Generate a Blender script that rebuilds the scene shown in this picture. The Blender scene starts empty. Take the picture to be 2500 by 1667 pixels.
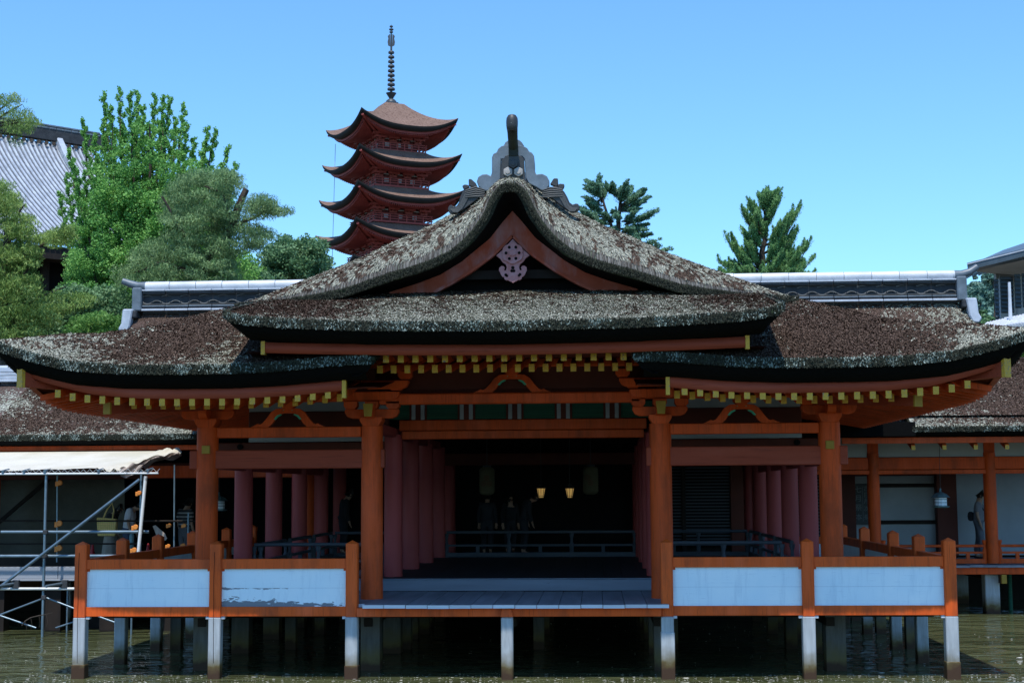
import bpy, math, random
import numpy as np
from mathutils import Vector, noise as mnoise
random.seed(7)
rng = np.random.default_rng(11)
PI = math.pi
scene = bpy.context.scene
col = scene.collection

# ------------------------------------------------------------------ camera
CF, CYAW, CPIT, CROL = 3651.36, .0555, .0999, -.0063
CAM = np.array([1.4115, 0.0, 2.934])
def _axes():
    cy, sy, cp, sp, cr, sr = math.cos(CYAW), math.sin(CYAW), math.cos(CPIT), math.sin(CPIT), math.cos(CROL), math.sin(CROL)
    f = np.array([-sy*cp, cy*cp, sp]); r = np.array([cy, sy, 0.]); u = np.cross(r, f)
    return cr*r+sr*u, -sr*r+cr*u, f
RT, UP, FW = _axes()
def at(px, py, Y):
    """world point on the plane at distance Y that is seen at photo pixel px, py"""
    d = FW + RT*(px-1250)/CF - UP*(py-833.5)/CF
    p = CAM + d*(Y/d[1])
    return (float(p[0]), float(p[1]), float(p[2]))
cam_data = bpy.data.cameras.new('camera')
cam = bpy.data.objects.new('camera', cam_data); col.objects.link(cam)
cam_data.sensor_width = 36; cam_data.lens = CF/2500*36
cam_data.clip_start = .1; cam_data.clip_end = 6000
from mathutils import Matrix
cam.matrix_world = Matrix(((RT[0], UP[0], -FW[0], CAM[0]), (RT[1], UP[1], -FW[1], CAM[1]), (RT[2], UP[2], -FW[2], CAM[2]), (0, 0, 0, 1)))
scene.camera = cam

# ------------------------------------------------------------------ sky and sun
SUN_EL, SUN_AZ = math.radians(64.2), math.radians(182.5)    # azimuth clockwise from +Y; the sun stands behind the camera
world = bpy.data.worlds.new('World'); scene.world = world; world.use_nodes = True
wn = world.node_tree.nodes; wl = world.node_tree.links; wn.clear()
sky = wn.new('ShaderNodeTexSky'); sky.sky_type = 'NISHITA'; sky.sun_disc = False
sky.sun_elevation = SUN_EL; sky.sun_rotation = SUN_AZ; sky.altitude = 0
sky.air_density = 1.15; sky.dust_density = .25; sky.ozone_density = 1.6
bg = wn.new('ShaderNodeBackground'); bg.inputs['Strength'].default_value = .19
wo = wn.new('ShaderNodeOutputWorld')
sky_tint = wn.new('ShaderNodeMix'); sky_tint.data_type = 'RGBA'; sky_tint.blend_type = 'MULTIPLY'; sky_tint.inputs[0].default_value = 1
sky_tint.inputs[7].default_value = (.54, .865, 1.17, 1)
wl.new(sky.outputs[0], sky_tint.inputs[6]); wl.new(sky_tint.outputs[2], bg.inputs[0]); wl.new(bg.outputs[0], wo.inputs[0])
sun_data = bpy.data.lights.new('sun', 'SUN'); sun_data.energy = 4.4; sun_data.angle = math.radians(.53); sun_data.color = (1, .96, .9)
sun = bpy.data.objects.new('sun', sun_data); col.objects.link(sun)
sd = Vector((math.sin(SUN_AZ)*math.cos(SUN_EL), math.cos(SUN_AZ)*math.cos(SUN_EL), math.sin(SUN_EL)))
sun.rotation_euler = sd.to_track_quat('Z', 'Y').to_euler()
scene.view_settings.view_transform = 'Standard'; scene.view_settings.look = 'None'
scene.view_settings.exposure = 0.10; scene.view_settings.gamma = 1; scene.view_settings.use_curve_mapping = False
scene.cycles.max_bounces = 6; scene.cycles.diffuse_bounces = 2; scene.cycles.glossy_bounces = 3
scene.cycles.transparent_max_bounces = 8; scene.cycles.use_denoising = True
scene.cycles.sample_clamp_indirect = 6

# ------------------------------------------------------------------ helpers
W = {}
class MB:
    def __init__(s): s.v = []; s.f = []
    def add(s, vs, fs):
        n = len(s.v); s.v += [tuple(map(float, v)) for v in vs]; s.f += [tuple(i+n for i in f) for f in fs]; return s
    def box(s, x0, x1, y0, y1, z0, z1):
        return s.add([(x0,y0,z0),(x1,y0,z0),(x1,y1,z0),(x0,y1,z0),(x0,y0,z1),(x1,y0,z1),(x1,y1,z1),(x0,y1,z1)],
                     [(0,3,2,1),(4,5,6,7),(0,1,5,4),(1,2,6,5),(2,3,7,6),(3,0,4,7)])
    def beam(s, p, q, w, h, up=(0,0,1)):
        p = Vector(p); q = Vector(q); d = (q-p).normalized(); u = Vector(up); a = d.cross(u).normalized()*w/2; b = a.cross(d).normalized()*h/2
        vs = [p-a-b, p+a-b, p+a+b, p-a+b, q-a-b, q+a-b, q+a+b, q-a+b]
        return s.add(vs, [(0,3,2,1),(4,5,6,7),(0,1,5,4),(1,2,6,5),(2,3,7,6),(3,0,4,7)])
    def tube(s, pts, r, n=10, caps=True):
        pts = [Vector(p) for p in pts]; rs = r if isinstance(r, (list, tuple)) else [r]*len(pts)
        vs = []; fs = []; ref = None
        for i, p in enumerate(pts):
            d = (pts[min(i+1, len(pts)-1)]-pts[max(i-1, 0)]).normalized()
            if ref is None: ref = Vector((0,0,1)) if abs(d.z) < .9 else Vector((1,0,0))
            a = d.cross(ref).normalized(); b = a.cross(d).normalized(); ref = b
            for k in range(n):
                t = 2*PI*k/n; vs.append(p+a*(rs[i]*math.cos(t))+b*(rs[i]*math.sin(t)))
        for i in range(len(pts)-1):
            for k in range(n):
                k2 = (k+1) % n; fs.append((i*n+k, i*n+k2, (i+1)*n+k2, (i+1)*n+k))
        if caps: fs.append(tuple(range(n-1, -1, -1))); fs.append(tuple(range((len(pts)-1)*n, len(pts)*n)))
        return s.add(vs, fs)
    def lathe(s, prof, c=(0,0,0), n=20, sx=1, sy=1):
        vs = []; fs = []
        for r, z in prof:
            for k in range(n):
                t = 2*PI*k/n; vs.append((c[0]+sx*r*math.cos(t), c[1]+sy*r*math.sin(t), c[2]+z))
        for i in range(len(prof)-1):
            for k in range(n):
                k2 = (k+1) % n; fs.append((i*n+k, i*n+k2, (i+1)*n+k2, (i+1)*n+k))
        fs.append(tuple(range(n-1, -1, -1))); fs.append(tuple(range((len(prof)-1)*n, len(prof)*n)))
        return s.add(vs, fs)
    def extrude(s, poly, y0, y1):
        """outline in x, z pushed from y0 to y1"""
        n = len(poly)
        vs = [(x, y0, z) for x, z in poly]+[(x, y1, z) for x, z in poly]
        fs = [tuple(range(n)), tuple(range(2*n-1, n-1, -1))]+[(i, i+n, (i+1) % n+n, (i+1) % n) for i in range(n)]
        return s.add(vs, fs)
    def build(s, name, m, parent=None, at=None, smooth=False, bev=0, kind=None):
        me = bpy.data.meshes.new(name)
        base = Vector(W.get(parent, (0,0,0))) if parent is not None else Vector((0,0,0))
        vs = s.v
        if at is None:
            a = np.array(vs); c = np.array([(a[:,0].min()+a[:,0].max())/2, (a[:,1].min()+a[:,1].max())/2, a[:,2].min()])
            vs = (a-c).tolist(); at = tuple(c)
        me.from_pydata(vs, [], s.f); me.materials.append(m)
        if smooth: me.polygons.foreach_set('use_smooth', [True]*len(me.polygons))
        o = bpy.data.objects.new(name, me); col.objects.link(o)
        if parent is not None: o.parent = parent
        o.location = Vector(at)-base; W[o] = tuple(at)
        if smooth and smooth != 'all':
            me.set_sharp_from_angle(angle=math.radians(38))
        if bev:
            b = o.modifiers.new('bevel', 'BEVEL'); b.width = bev; b.segments = 1; b.limit_method = 'ANGLE'
        if kind: o['kind'] = kind
        return o
def tag(o, label=None, cat=None, group=None, kind=None):
    for k, v in (('label', label), ('category', cat), ('group', group), ('kind', kind)):
        if v: o[k] = v
    return o
def empty(name, loc, label=None, cat=None, group=None):
    o = bpy.data.objects.new(name, None); col.objects.link(o); o.location = loc; W[o] = tuple(loc)
    o.empty_display_size = .3
    return tag(o, label, cat, group)
def inst(src, parent, at, name=None, rz=None):
    """a copy of one object that shares its mesh"""
    o = src.copy(); col.objects.link(o); o.parent = parent
    base = Vector(W.get(parent, (0,0,0))) if parent is not None else Vector((0,0,0))
    o.location = Vector(at)-base; W[o] = tuple(at)
    if rz is not None: o.rotation_euler = (0,0,rz)
    if name: o.name = name
    return o
def copy_thing(src, at, label=None, rz=None):
    o = src.copy(); col.objects.link(o); o.parent = None; o.location = at; W[o] = tuple(at)
    if rz is not None: o.rotation_euler = (0,0,rz)
    if label: o['label'] = label
    def kids(a, b):
        for ch in list(a.children):
            c = ch.copy(); col.objects.link(c); c.parent = b; kids(ch, c)
    kids(src, o)
    return o
def np_mesh(name, V, F, m, parent=None, smooth=False, attrs=None, uv=None, extra=()):
    """V (n,3), F (m,k) numpy arrays, world coordinates"""
    V = np.asarray(V, dtype=np.float64)
    c = np.array([(V[:,0].min()+V[:,0].max())/2, (V[:,1].min()+V[:,1].max())/2, V[:,2].min()])
    me = bpy.data.meshes.new(name); k = F.shape[1]
    me.vertices.add(len(V)); me.vertices.foreach_set('co', (V-c).astype(np.float32).ravel())
    me.loops.add(F.size); me.loops.foreach_set('vertex_index', F.astype(np.int32).ravel())
    me.polygons.add(len(F)); me.polygons.foreach_set('loop_start', np.arange(0, F.size, k, dtype=np.int32))
    me.polygons.foreach_set('loop_total', np.full(len(F), k, dtype=np.int32))
    me.materials.append(m)
    for e in extra: me.materials.append(e)
    me.update(calc_edges=True)
    if uv is not None:
        l = me.uv_layers.new(name='UVMap'); l.data.foreach_set('uv', np.asarray(uv, dtype=np.float32)[F.ravel()].ravel())
    for an, av in (attrs or {}).items():
        a = me.attributes.new(an, 'FLOAT', 'POINT'); a.data.foreach_set('value', np.asarray(av, dtype=np.float32))
    if smooth: me.polygons.foreach_set('use_smooth', np.ones(len(F), dtype=bool))
    o = bpy.data.objects.new(name, me); col.objects.link(o)
    base = Vector(W.get(parent, (0,0,0))) if parent is not None else Vector((0,0,0))
    if parent is not None: o.parent = parent
    o.location = Vector(c)-base; W[o] = tuple(c)
    return o
def grid_faces(nu, nv):
    i = np.arange(nu-1)[:,None]; j = np.arange(nv-1)[None,:]
    a = (i*nv+j).ravel(); return np.stack([a, a+nv, a+nv+1, a+1], 1)
def interp(x, tab):
    xs = [t[0] for t in tab]; ys = [t[1] for t in tab]
    return np.interp(x, xs, ys)
def smooth_tab(tab, n=200, k=9):
    xs = np.linspace(tab[0][0], tab[-1][0], n); ys = np.interp(xs, [t[0] for t in tab], [t[1] for t in tab])
    p = np.concatenate([2*ys[0]-ys[k:0:-1], ys, 2*ys[-1]-ys[-2:-k-2:-1]])
    ys2 = np.convolve(p, np.hanning(2*k+3)[1:-1]/np.hanning(2*k+3)[1:-1].sum(), mode='same')[k:-k]
    return list(zip(xs, ys2))

# value noise for numpy arrays (cheap lattice noise, a few octaves)
_lat = rng.random((64, 64, 64))
def vnoise(x, y, z=0., s=1., oct=3):
    x = np.asarray(x)*s; y = np.asarray(y)*s; z = np.asarray(z)*s+np.zeros_like(x); out = 0; amp = 1; tot = 0
    for _ in range(oct):
        xi = np.floor(x).astype(int); yi = np.floor(y).astype(int); zi = np.floor(z).astype(int)
        fx = x-xi; fy = y-yi; fz = z-zi
        fx = fx*fx*(3-2*fx); fy = fy*fy*(3-2*fy); fz = fz*fz*(3-2*fz)
        g = lambda a, b, c: _lat[(xi+a) % 64, (yi+b) % 64, (zi+c) % 64]
        v = ((g(0,0,0)*(1-fx)+g(1,0,0)*fx)*(1-fy)+(g(0,1,0)*(1-fx)+g(1,1,0)*fx)*fy)*(1-fz)+((g(0,0,1)*(1-fx)+g(1,0,1)*fx)*(1-fy)+(g(0,1,1)*(1-fx)+g(1,1,1)*fx)*fy)*fz
        out = out+amp*v; tot += amp; amp *= .5; x = x*2.03+5.1; y = y*2.03+1.7; z = z*2.03+3.3
    return out/tot

# ------------------------------------------------------------------ materials
MATS = {}
def _bsdf(name, rough=.6, spec=.5):
    m = bpy.data.materials.new(name); m.use_nodes = True; nt = m.node_tree; b = nt.nodes['Principled BSDF']
    b.inputs['Roughness'].default_value = rough; b.inputs['Specular IOR Level'].default_value = spec
    return m, nt, b
def N(nt, typ, **kw):
    n = nt.nodes.new(typ)
    for k, v in kw.items():
        if k in n.inputs: n.inputs[k].default_value = v
        else: setattr(n, k, v)
    return n
def ramp(nt, fac, stops):
    r = nt.nodes.new('ShaderNodeValToRGB'); e = r.color_ramp.elements
    while len(e) < len(stops): e.new(.5)
    for i, (p, c) in enumerate(stops): e[i].position = p; e[i].color = (*c, 1) if len(c) == 3 else c
    nt.links.new(fac, r.inputs[0]); return r
def mixc(nt, fac, a, b, bt='MIX'):
    n = nt.nodes.new('ShaderNodeMix'); n.data_type = 'RGBA'; n.blend_type = bt
    for s, v in ((n.inputs[0], fac), (n.inputs[6], a), (n.inputs[7], b)):
        if hasattr(v, 'is_output'): nt.links.new(v, s)
        elif isinstance(v, tuple): s.default_value = (*v, 1) if len(v) == 3 else v
        else: s.default_value = v
    return n.outputs[2]
def mth(nt, op, a, b=0., c=None, clamp=False):
    n = nt.nodes.new('ShaderNodeMath'); n.operation = op; n.use_clamp = clamp
    for s, v in zip(n.inputs, (a, b, c)):
        if v is None: continue
        if hasattr(v, 'is_output'): nt.links.new(v, s)
        else: s.default_value = v
    return n.outputs[0]
def coords(nt, scale=(1,1,1), rnd=True, kind='Object'):
    tc = nt.nodes.new('ShaderNodeTexCoord'); mp = nt.nodes.new('ShaderNodeMapping'); mp.inputs['Scale'].default_value = scale
    src = tc.outputs[kind]
    if rnd:
        oi = nt.nodes.new('ShaderNodeObjectInfo'); va = nt.nodes.new('ShaderNodeVectorMath'); va.operation = 'ADD'
        m = mth(nt, 'MULTIPLY', oi.outputs['Random'], 37.)
        nt.links.new(src, va.inputs[0]); nt.links.new(m, va.inputs[1]); src = va.outputs[0]
    nt.links.new(src, mp.inputs['Vector']); return mp.outputs[0]
def noise(nt, vec, scale=5., detail=4., rough=.55, dist=0.):
    n = N(nt, 'ShaderNodeTexNoise', Scale=scale, Detail=detail, Roughness=rough, Distortion=dist); nt.links.new(vec, n.inputs['Vector']); return n.outputs['Fac']
def bump(nt, b, h, strength=.4, dist=.01):
    n = N(nt, 'ShaderNodeBump', Strength=strength, Distance=dist); nt.links.new(h, n.inputs['Height']); nt.links.new(n.outputs[0], b.inputs['Normal'])
def plain(name, c1, c2=None, scale=4., stretch=(1,1,1), rough=.6, spec=.5, bm=.15, bd=.004, chips=None, chip_at=.72, metal=0., grime=None, coat=0., grain=None):
    """two-tone surface with grain, optional chips of a third colour and optional dark grime patches"""
    m, nt, b = _bsdf(name, rough, spec); b.inputs['Metallic'].default_value = metal
    if coat: b.inputs['Coat Weight'].default_value = coat; b.inputs['Coat Roughness'].default_value = .25
    v = coords(nt, stretch)
    c2 = c2 or tuple(x*.7 for x in c1)
    n1 = noise(nt, v, scale, 5., .6)
    r = ramp(nt, n1, [(.3, c2), (.7, c1)])
    c = r.outputs[0]
    if grime:
        g = noise(nt, coords(nt, (1,1,.35)), 2.3, 5., .65)
        gm = ramp(nt, g, [(.5, (0,0,0)), (.72, (1,1,1))]); c = mixc(nt, gm.outputs[0], c, grime)
    if grain:      # checks and water stains that follow the wood
        gl = noise(nt, coords(nt, grain), 3., 4., .75); c = mixc(nt, ramp(nt, gl, [(.34, (1,1,1)), (.46, (0,0,0))]).outputs[0], c, tuple(x*.74 for x in c2))
        gw_ = noise(nt, coords(nt, tuple(max(x*.12, .25) for x in grain)), 1.5, 4., .6); c = mixc(nt, ramp(nt, gw_, [(.52, (0,0,0)), (.72, (.5,.5,.5))]).outputs[0], c, tuple(min(1, x*1.1+.035) for x in c1))
    if chips:
        ch = noise(nt, coords(nt, tuple(s*1.0 for s in stretch)), scale*6, 6., .7)
        cm = ramp(nt, ch, [(chip_at, (0,0,0)), (chip_at+.02, (1,1,1))]); c = mixc(nt, cm.outputs[0], c, chips)
    nt.links.new(c, b.inputs['Base Color'])
    f = noise(nt, coords(nt, stretch), scale*7, 4., .6)
    bump(nt, b, f, bm, bd)
    MATS[name] = m; return m
M = MATS
plain('vermilion', (.68,.086,.010), (.50,.062,.008), 2.2, (1,1,.25), .55, .22, .12, .003, chips=(.40,.30,.27), chip_at=.78, grime=(.25,.04,.008), grain=(14,14,.5))
plain('vermilion_post', (.72,.108,.014), (.58,.082,.011), 2.5, (1,1,.15), .55, .22, .4, .008, chips=(.55,.42,.38), chip_at=.755, grime=(.30,.055,.015), grain=(16,16,.6))
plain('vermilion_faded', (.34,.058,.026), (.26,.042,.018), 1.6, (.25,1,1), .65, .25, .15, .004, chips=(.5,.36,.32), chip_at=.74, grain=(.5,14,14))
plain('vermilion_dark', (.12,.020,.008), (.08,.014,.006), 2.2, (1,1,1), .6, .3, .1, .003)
plain('vermilion_shaded', (.38,.058,.052), (.27,.038,.036), 1.5, (1,1,.2), .5, .25, .1, .003)  # same vermilion paint, with the shade of the hall interior put into its colour
plain('gable_board_paint', (.40,.10,.06), (.34,.065,.03), 3.5, (1,1,1), .75, .2, .35, .006, grime=(.40,.20,.19))
plain('pendant_paint', (.46,.26,.28), (.38,.15,.14), 9., (1,1,1), .75, .3, .4, .006)
plain('yellow_cap', (.62,.36,.035), (.52,.28,.022), 5., (1,1,1), .55, .4, .15, .002, chips=(.12,.12,.16), chip_at=.60)
plain('yellow_ochre', (.36,.22,.02), (.30,.17,.015), 5., (1,1,1), .6, .4, .1, .002)
plain('plaster', (.42,.43,.44), (.34,.35,.36), 1.2, (1,1,1), .85, .2, .1, .003)
plain('white_paint', (.78,.82,.86), (.70,.75,.80), 1.1, (.3,1,1), .55, .35, .12, .003)
plain('weathered_wood', (.26,.27,.30), (.15,.16,.18), 3., (1,.12,1), .7, .3, .5, .006, chips=(.08,.08,.09), chip_at=.7)
plain('weathered_beam', (.22,.24,.28), (.13,.14,.17), 3., (.1,1,1), .7, .3, .5, .006, chips=(.06,.06,.07), chip_at=.7)
plain('edge_wood', (.62,.66,.72), (.45,.48,.52), 3., (.12,1,1), .7, .3, .4, .006)
plain('rail_wood', (.07,.078,.09), (.045,.05,.06), 3., (.2,1,1), .65, .3, .3, .004)
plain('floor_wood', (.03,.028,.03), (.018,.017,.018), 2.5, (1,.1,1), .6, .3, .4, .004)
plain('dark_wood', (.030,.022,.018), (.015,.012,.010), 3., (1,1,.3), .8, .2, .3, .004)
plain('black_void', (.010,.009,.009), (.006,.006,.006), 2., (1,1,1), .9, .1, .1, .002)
plain('green_blind', (.02,.13,.075), (.012,.08,.05), 3., (.1,1,9), .6, .3, .2, .003)
plain('green_accent', (.05,.42,.27), (.04,.33,.2), 4., (1,1,1), .5, .4, .1, .002)
plain('pale_board', (.34,.36,.40), (.24,.26,.29), 3., (.12,1,1), .7, .3, .4, .006)
plain('scaffold_steel', (.19,.26,.32), (.12,.17,.21), 5., (1,1,1), .38, .5, .1, .001, metal=.55, chips=(.14,.10,.08), chip_at=.7)
plain('white_pole', (.75,.75,.74), (.62,.62,.6), 3., (1,1,.2), .5, .4, .1, .002, chips=(.12,.13,.14), chip_at=.62)
plain('orange_plastic', (.75,.25,.03), (.6,.17,.02), 8., (1,1,1), .45, .5, .05, .001)
plain('cone_red', (.45,.02,.03), (.35,.015,.02), 8., (1,1,1), .5, .5, .05, .001)
plain('tarp_dark', (.12,.11,.085), (.07,.065,.05), .9, (1,1,1), .75, .3, .6, .03)
plain('bronze', (.16,.28,.30), (.07,.13,.14), 6., (1,1,1), .5, .5, .2, .003, metal=.4)
plain('paper_lantern', (.13,.11,.06), (.10,.085,.045), 3., (1,1,1), .8, .2, .1, .002)
plain('crest_red', (.18,.015,.015), (.14,.012,.012), 4., (1,1,1), .7, .2, .05, .001)
plain('sign_black', (.02,.025,.025), (.012,.015,.015), 3., (1,1,1), .5, .4, .1, .002)
plain('sign_letter', (.20,.22,.22), (.17,.19,.19), 3., (1,1,1), .7, .2, .05, .001)
plain('tile_grey', (.50,.54,.60), (.32,.36,.41), 3., (1,1,1), .32, .6, .2, .005, chips=(.6,.58,.55), chip_at=.66)
plain('tile_bed_grey', (.17,.185,.21), (.10,.11,.13), 4., (1,1,1), .5, .4, .3, .006)
plain('relief_grey', (.17,.17,.16), (.09,.09,.088), 4., (1,1,1), .6, .3, .3, .006)
plain('tile_pale', (.50,.54,.59), (.29,.32,.36), 1.6, (1,1,1), .35, .6, .3, .006, chips=(.32,.28,.25), chip_at=.68)
plain('tile_dark', (.055,.06,.066), (.03,.033,.037), 4., (1,1,1), .85, .2, .3, .006, chips=(.20,.21,.19), chip_at=.68)
plain('oni_grey', (.15,.185,.22), (.07,.09,.105), 3., (1,1,1), .42, .5, .3, .006, chips=(.42,.47,.42), chip_at=.66)
plain('oni_mid', (.10,.105,.105), (.06,.065,.065), 5., (1,1,1), .6, .3, .3, .006)
plain('cloth_pale', (.24,.23,.25), (.19,.18,.20), 3., (1,1,1), .85, .2, .2, .003)
plain('oni_black', (.035,.036,.035), (.02,.02,.02), 5., (1,1,1), .5, .5, .3, .006, chips=(.25,.3,.26), chip_at=.66)
plain('oni_moss', (.035,.038,.022), (.022,.022,.018), 5., (1,1,1), .8, .3, .3, .006)
plain('crest_stone', (.42,.39,.35), (.26,.24,.22), 9., (1,1,1), .6, .4, .3, .004)
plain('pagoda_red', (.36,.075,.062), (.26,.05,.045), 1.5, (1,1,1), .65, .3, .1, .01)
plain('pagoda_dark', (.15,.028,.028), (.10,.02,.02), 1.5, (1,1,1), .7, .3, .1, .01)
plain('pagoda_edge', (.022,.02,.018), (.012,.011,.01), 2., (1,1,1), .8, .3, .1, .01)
plain('pagoda_bark', (.23,.15,.115), (.16,.10,.075), 1.2, (1,1,1), .85, .2, .5, .05, chips=(.10,.055,.04), chip_at=.56)
plain('spire_metal', (.07,.08,.085), (.04,.045,.05), 3., (1,1,1), .5, .5, .1, .004, metal=.3)
plain('concrete', (.45,.46,.45), (.36,.37,.36), 1., (1,1,1), .8, .3, .1, .005)
plain('louver_dark', (.045,.055,.065), (.03,.038,.045), 1., (1,1,1), .6, .4, .1, .005)
plain('metal_roof', (.10,.13,.15), (.07,.09,.1), 2., (1,1,1), .4, .5, .1, .005)
plain('white_tile', (.66,.67,.69), (.46,.48,.51), 2., (1,1,1), .4, .5, .2, .01)
plain('bark', (.09,.07,.055), (.04,.032,.026), 6., (1,1,.3), .9, .2, .8, .03)
plain('stone_wall', (.26,.24,.22), (.14,.13,.12), 2., (1,1,1), .9, .2, .5, .03)
plain('skin', (.42,.25,.17), (.38,.22,.15), 4., (1,1,1), .55, .3, .05, .001)
plain('hair', (.012,.010,.009), (.008,.007,.006), 9., (1,1,.2), .5, .4, .3, .003)
plain('cloth_white', (.66,.64,.66), (.52,.50,.54), 3., (14,1,1), .85, .2, .2, .003)
plain('cloth_black', (.03,.03,.035), (.02,.02,.024), 5., (1,1,1), .85, .2, .2, .003)
plain('cloth_grey', (.16,.16,.18), (.11,.11,.125), 5., (1,1,1), .85, .2, .2, .003)
plain('cloth_navy', (.07,.10,.17), (.05,.07,.12), 5., (1,1,1), .85, .2, .2, .003)
plain('cloth_beige', (.42,.37,.33), (.34,.29,.26), 3., (6,1,1), .85, .2, .2, .003)
plain('foam_white', (.75,.74,.70), (.55,.54,.48), 3., (1,1,1), .6, .4, .1, .002)
plain('ground_earth', (.10,.085,.06), (.06,.05,.035), .6, (1,1,1), .95, .2, .5, .05)

def tote_mat():
    m, nt, b = _bsdf('tote_canvas', .85, .2); v = coords(nt, (1,1,1))
    br = nt.nodes.new('ShaderNodeTexBrick'); br.offset = 0
    for k, x in (('Scale', 22.), ('Mortar Size', .06), ('Color1', (.95,.66,.26,1)), ('Color2', (.88,.60,.22,1)), ('Mortar', (.42,.31,.10,1)), ('Brick Width', 1.), ('Row Height', 1.)): br.inputs[k].default_value = x
    sx = nt.nodes.new('ShaderNodeSeparateXYZ'); cx = nt.nodes.new('ShaderNodeCombineXYZ'); nt.links.new(v, sx.inputs[0])
    nt.links.new(sx.outputs[0], cx.inputs[0]); nt.links.new(sx.outputs[2], cx.inputs[1]); nt.links.new(cx.outputs[0], br.inputs[0])
    nt.links.new(br.outputs[0], b.inputs['Base Color']); M['tote_canvas'] = m
tote_mat()
def stripes(name, ca, cb, freq):
    m, nt, b = _bsdf(name, .85, .2); v = coords(nt, (1,1,1), rnd=False)
    sx = nt.nodes.new('ShaderNodeSeparateXYZ'); nt.links.new(v, sx.inputs[0])
    f = mth(nt, 'FRACT', mth(nt, 'MULTIPLY', sx.outputs[2], freq)); g = mth(nt, 'GREATER_THAN', f, .62)
    nt.links.new(mixc(nt, g, ca, cb), b.inputs['Base Color']); M[name] = m
stripes('striped_cloth', (.035,.035,.04), (.30,.29,.28), 11.)

def glow(name, c, s):
    m, nt, b = _bsdf(name); b.inputs['Base Color'].default_value = (*c, 1); b.inputs['Emission Color'].default_value = (*c, 1); b.inputs['Emission Strength'].default_value = s; M[name] = m
glow('lamp_glow', (1., .60, .18), .27)
glow('lantern_glow', (1., .60, .25), .035)
def pale_tarp():
    m, nt, b = _bsdf('tarp_white', .6, .3); v = coords(nt, (1,1,1), rnd=False)
    n1 = noise(nt, v, 1.3, 5.); nt.links.new(ramp(nt, n1, [(.3, (.52,.48,.37)), (.6, (.62,.58,.48))]).outputs[0], b.inputs['Base Color'])
    bump(nt, b, noise(nt, coords(nt, (1,3,1), rnd=False), 2.6, 4., .6, 1.), .5, .03); M['tarp_white'] = m
pale_tarp()

def thatch(name, brown=(.105,.070,.054), dark=(.020,.013,.010), pale=(.60,.61,.50), bd=.03, sc=1., lean=0.):
    """cypress-bark thatch: fibres run down the slope (v of the UV map), lichen grows where the 'moss' attribute is high"""
    m, nt, b = _bsdf(name, .92, .15)
    uv = coords(nt, (1,1,1), rnd=False, kind='UV')
    def mp(s, rot=lean):
        n = nt.nodes.new('ShaderNodeMapping'); n.inputs['Scale'].default_value = s; n.inputs['Rotation'].default_value = (0,0,rot); nt.links.new(uv, n.inputs['Vector']); return n.outputs[0]
    fib = noise(nt, mp((30*sc, 8*sc, 1)), 1., 5., .72, .3)
    fine = noise(nt, mp((46*sc, 24*sc, 1)), 1., 3., .7)
    big = noise(nt, mp((1.1, .8, 1)), 1., 4., .6)
    base = ramp(nt, fib, [(.36, dark), (.48, tuple((a+c)/2 for a, c in zip(brown, dark))), (.57, brown), (.70, tuple(min(1, x*1.9+.03) for x in brown))]).outputs[0]
    base = mixc(nt, mth(nt, 'MULTIPLY', big, .5), base, (.10,.062,.045))
    at_ = nt.nodes.new('ShaderNodeAttribute'); at_.attribute_name = 'moss'
    # granular lichen: grains fill in as the moss attribute rises
    gr = noise(nt, mp((24*sc, 17*sc, 1), rot=.5), 1., 2., .5)
    gr2 = noise(nt, mp((6*sc, 4.5*sc, 1), rot=.2), 1., 3., .6)
    s = mth(nt, 'ADD', mth(nt, 'ADD', mth(nt, 'MULTIPLY', gr, .7), mth(nt, 'MULTIPLY', gr2, .3)), mth(nt, 'MULTIPLY', at_.outputs['Fac'], .36))
    msk = ramp(nt, s, [(.655, (0,0,0)), (.70, (1,1,1))]).outputs[0]
    pc = ramp(nt, fine, [(.38, tuple(x*.07 for x in pale)), (.47, tuple(x*.42 for x in pale)), (.56, tuple(x*.85 for x in pale)), (.66, pale)]).outputs[0]
    g = noise(nt, mp((2.2, 2.0, 1)), 1., 3.)
    pc = mixc(nt, ramp(nt, g, [(.5, (0,0,0)), (.7, (.45,.45,.45))]).outputs[0], pc, (.16,.19,.09))
    c = mixc(nt, msk, base, pc)
    nt.links.new(c, b.inputs['Base Color'])
    h = mth(nt, 'ADD', mth(nt, 'MULTIPLY', fib, .9), mth(nt, 'ADD', mth(nt, 'MULTIPLY', fine, .5), mth(nt, 'MULTIPLY', mth(nt, 'MULTIPLY', msk, gr), 1.2)))
    bump(nt, b, h, 1., bd*1.3)
    M[name] = m
thatch('thatch')
thatch('thatch_gable', brown=(.33,.31,.27), dark=(.024,.020,.016), pale=(.42,.44,.30), bd=.045, sc=1.4)
thatch('thatch_corridor', brown=(.12,.082,.070), dark=(.035,.024,.02), bd=.03, sc=.8)
def tuft_mat():
    m, nt, b = _bsdf('bark_tuft', .9, .12); at_ = nt.nodes.new('ShaderNodeAttribute'); at_.attribute_name = 'tone'
    nt.links.new(ramp(nt, at_.outputs['Fac'], [(0, (.034,.021,.015)), (.28, (.084,.054,.039)), (.50, (.150,.104,.078)), (.56, (.20,.19,.155)), (.80, (.33,.33,.26)), (1., (.50,.50,.41))]).outputs[0], b.inputs['Base Color']); M['bark_tuft'] = m
tuft_mat()
def flake_mat():
    m, nt, b = _bsdf('edge_flake', .95, .1); at_ = nt.nodes.new('ShaderNodeAttribute'); at_.attribute_name = 'tone'
    nt.links.new(ramp(nt, at_.outputs['Fac'], [(0, (.010,.011,.009)), (.30, (.032,.034,.024)), (.52, (.05,.055,.04)), (.56, (.11,.145,.125)), (1., (.31,.36,.32))]).outputs[0], b.inputs['Base Color']); M['edge_flake'] = m
flake_mat()
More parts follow.
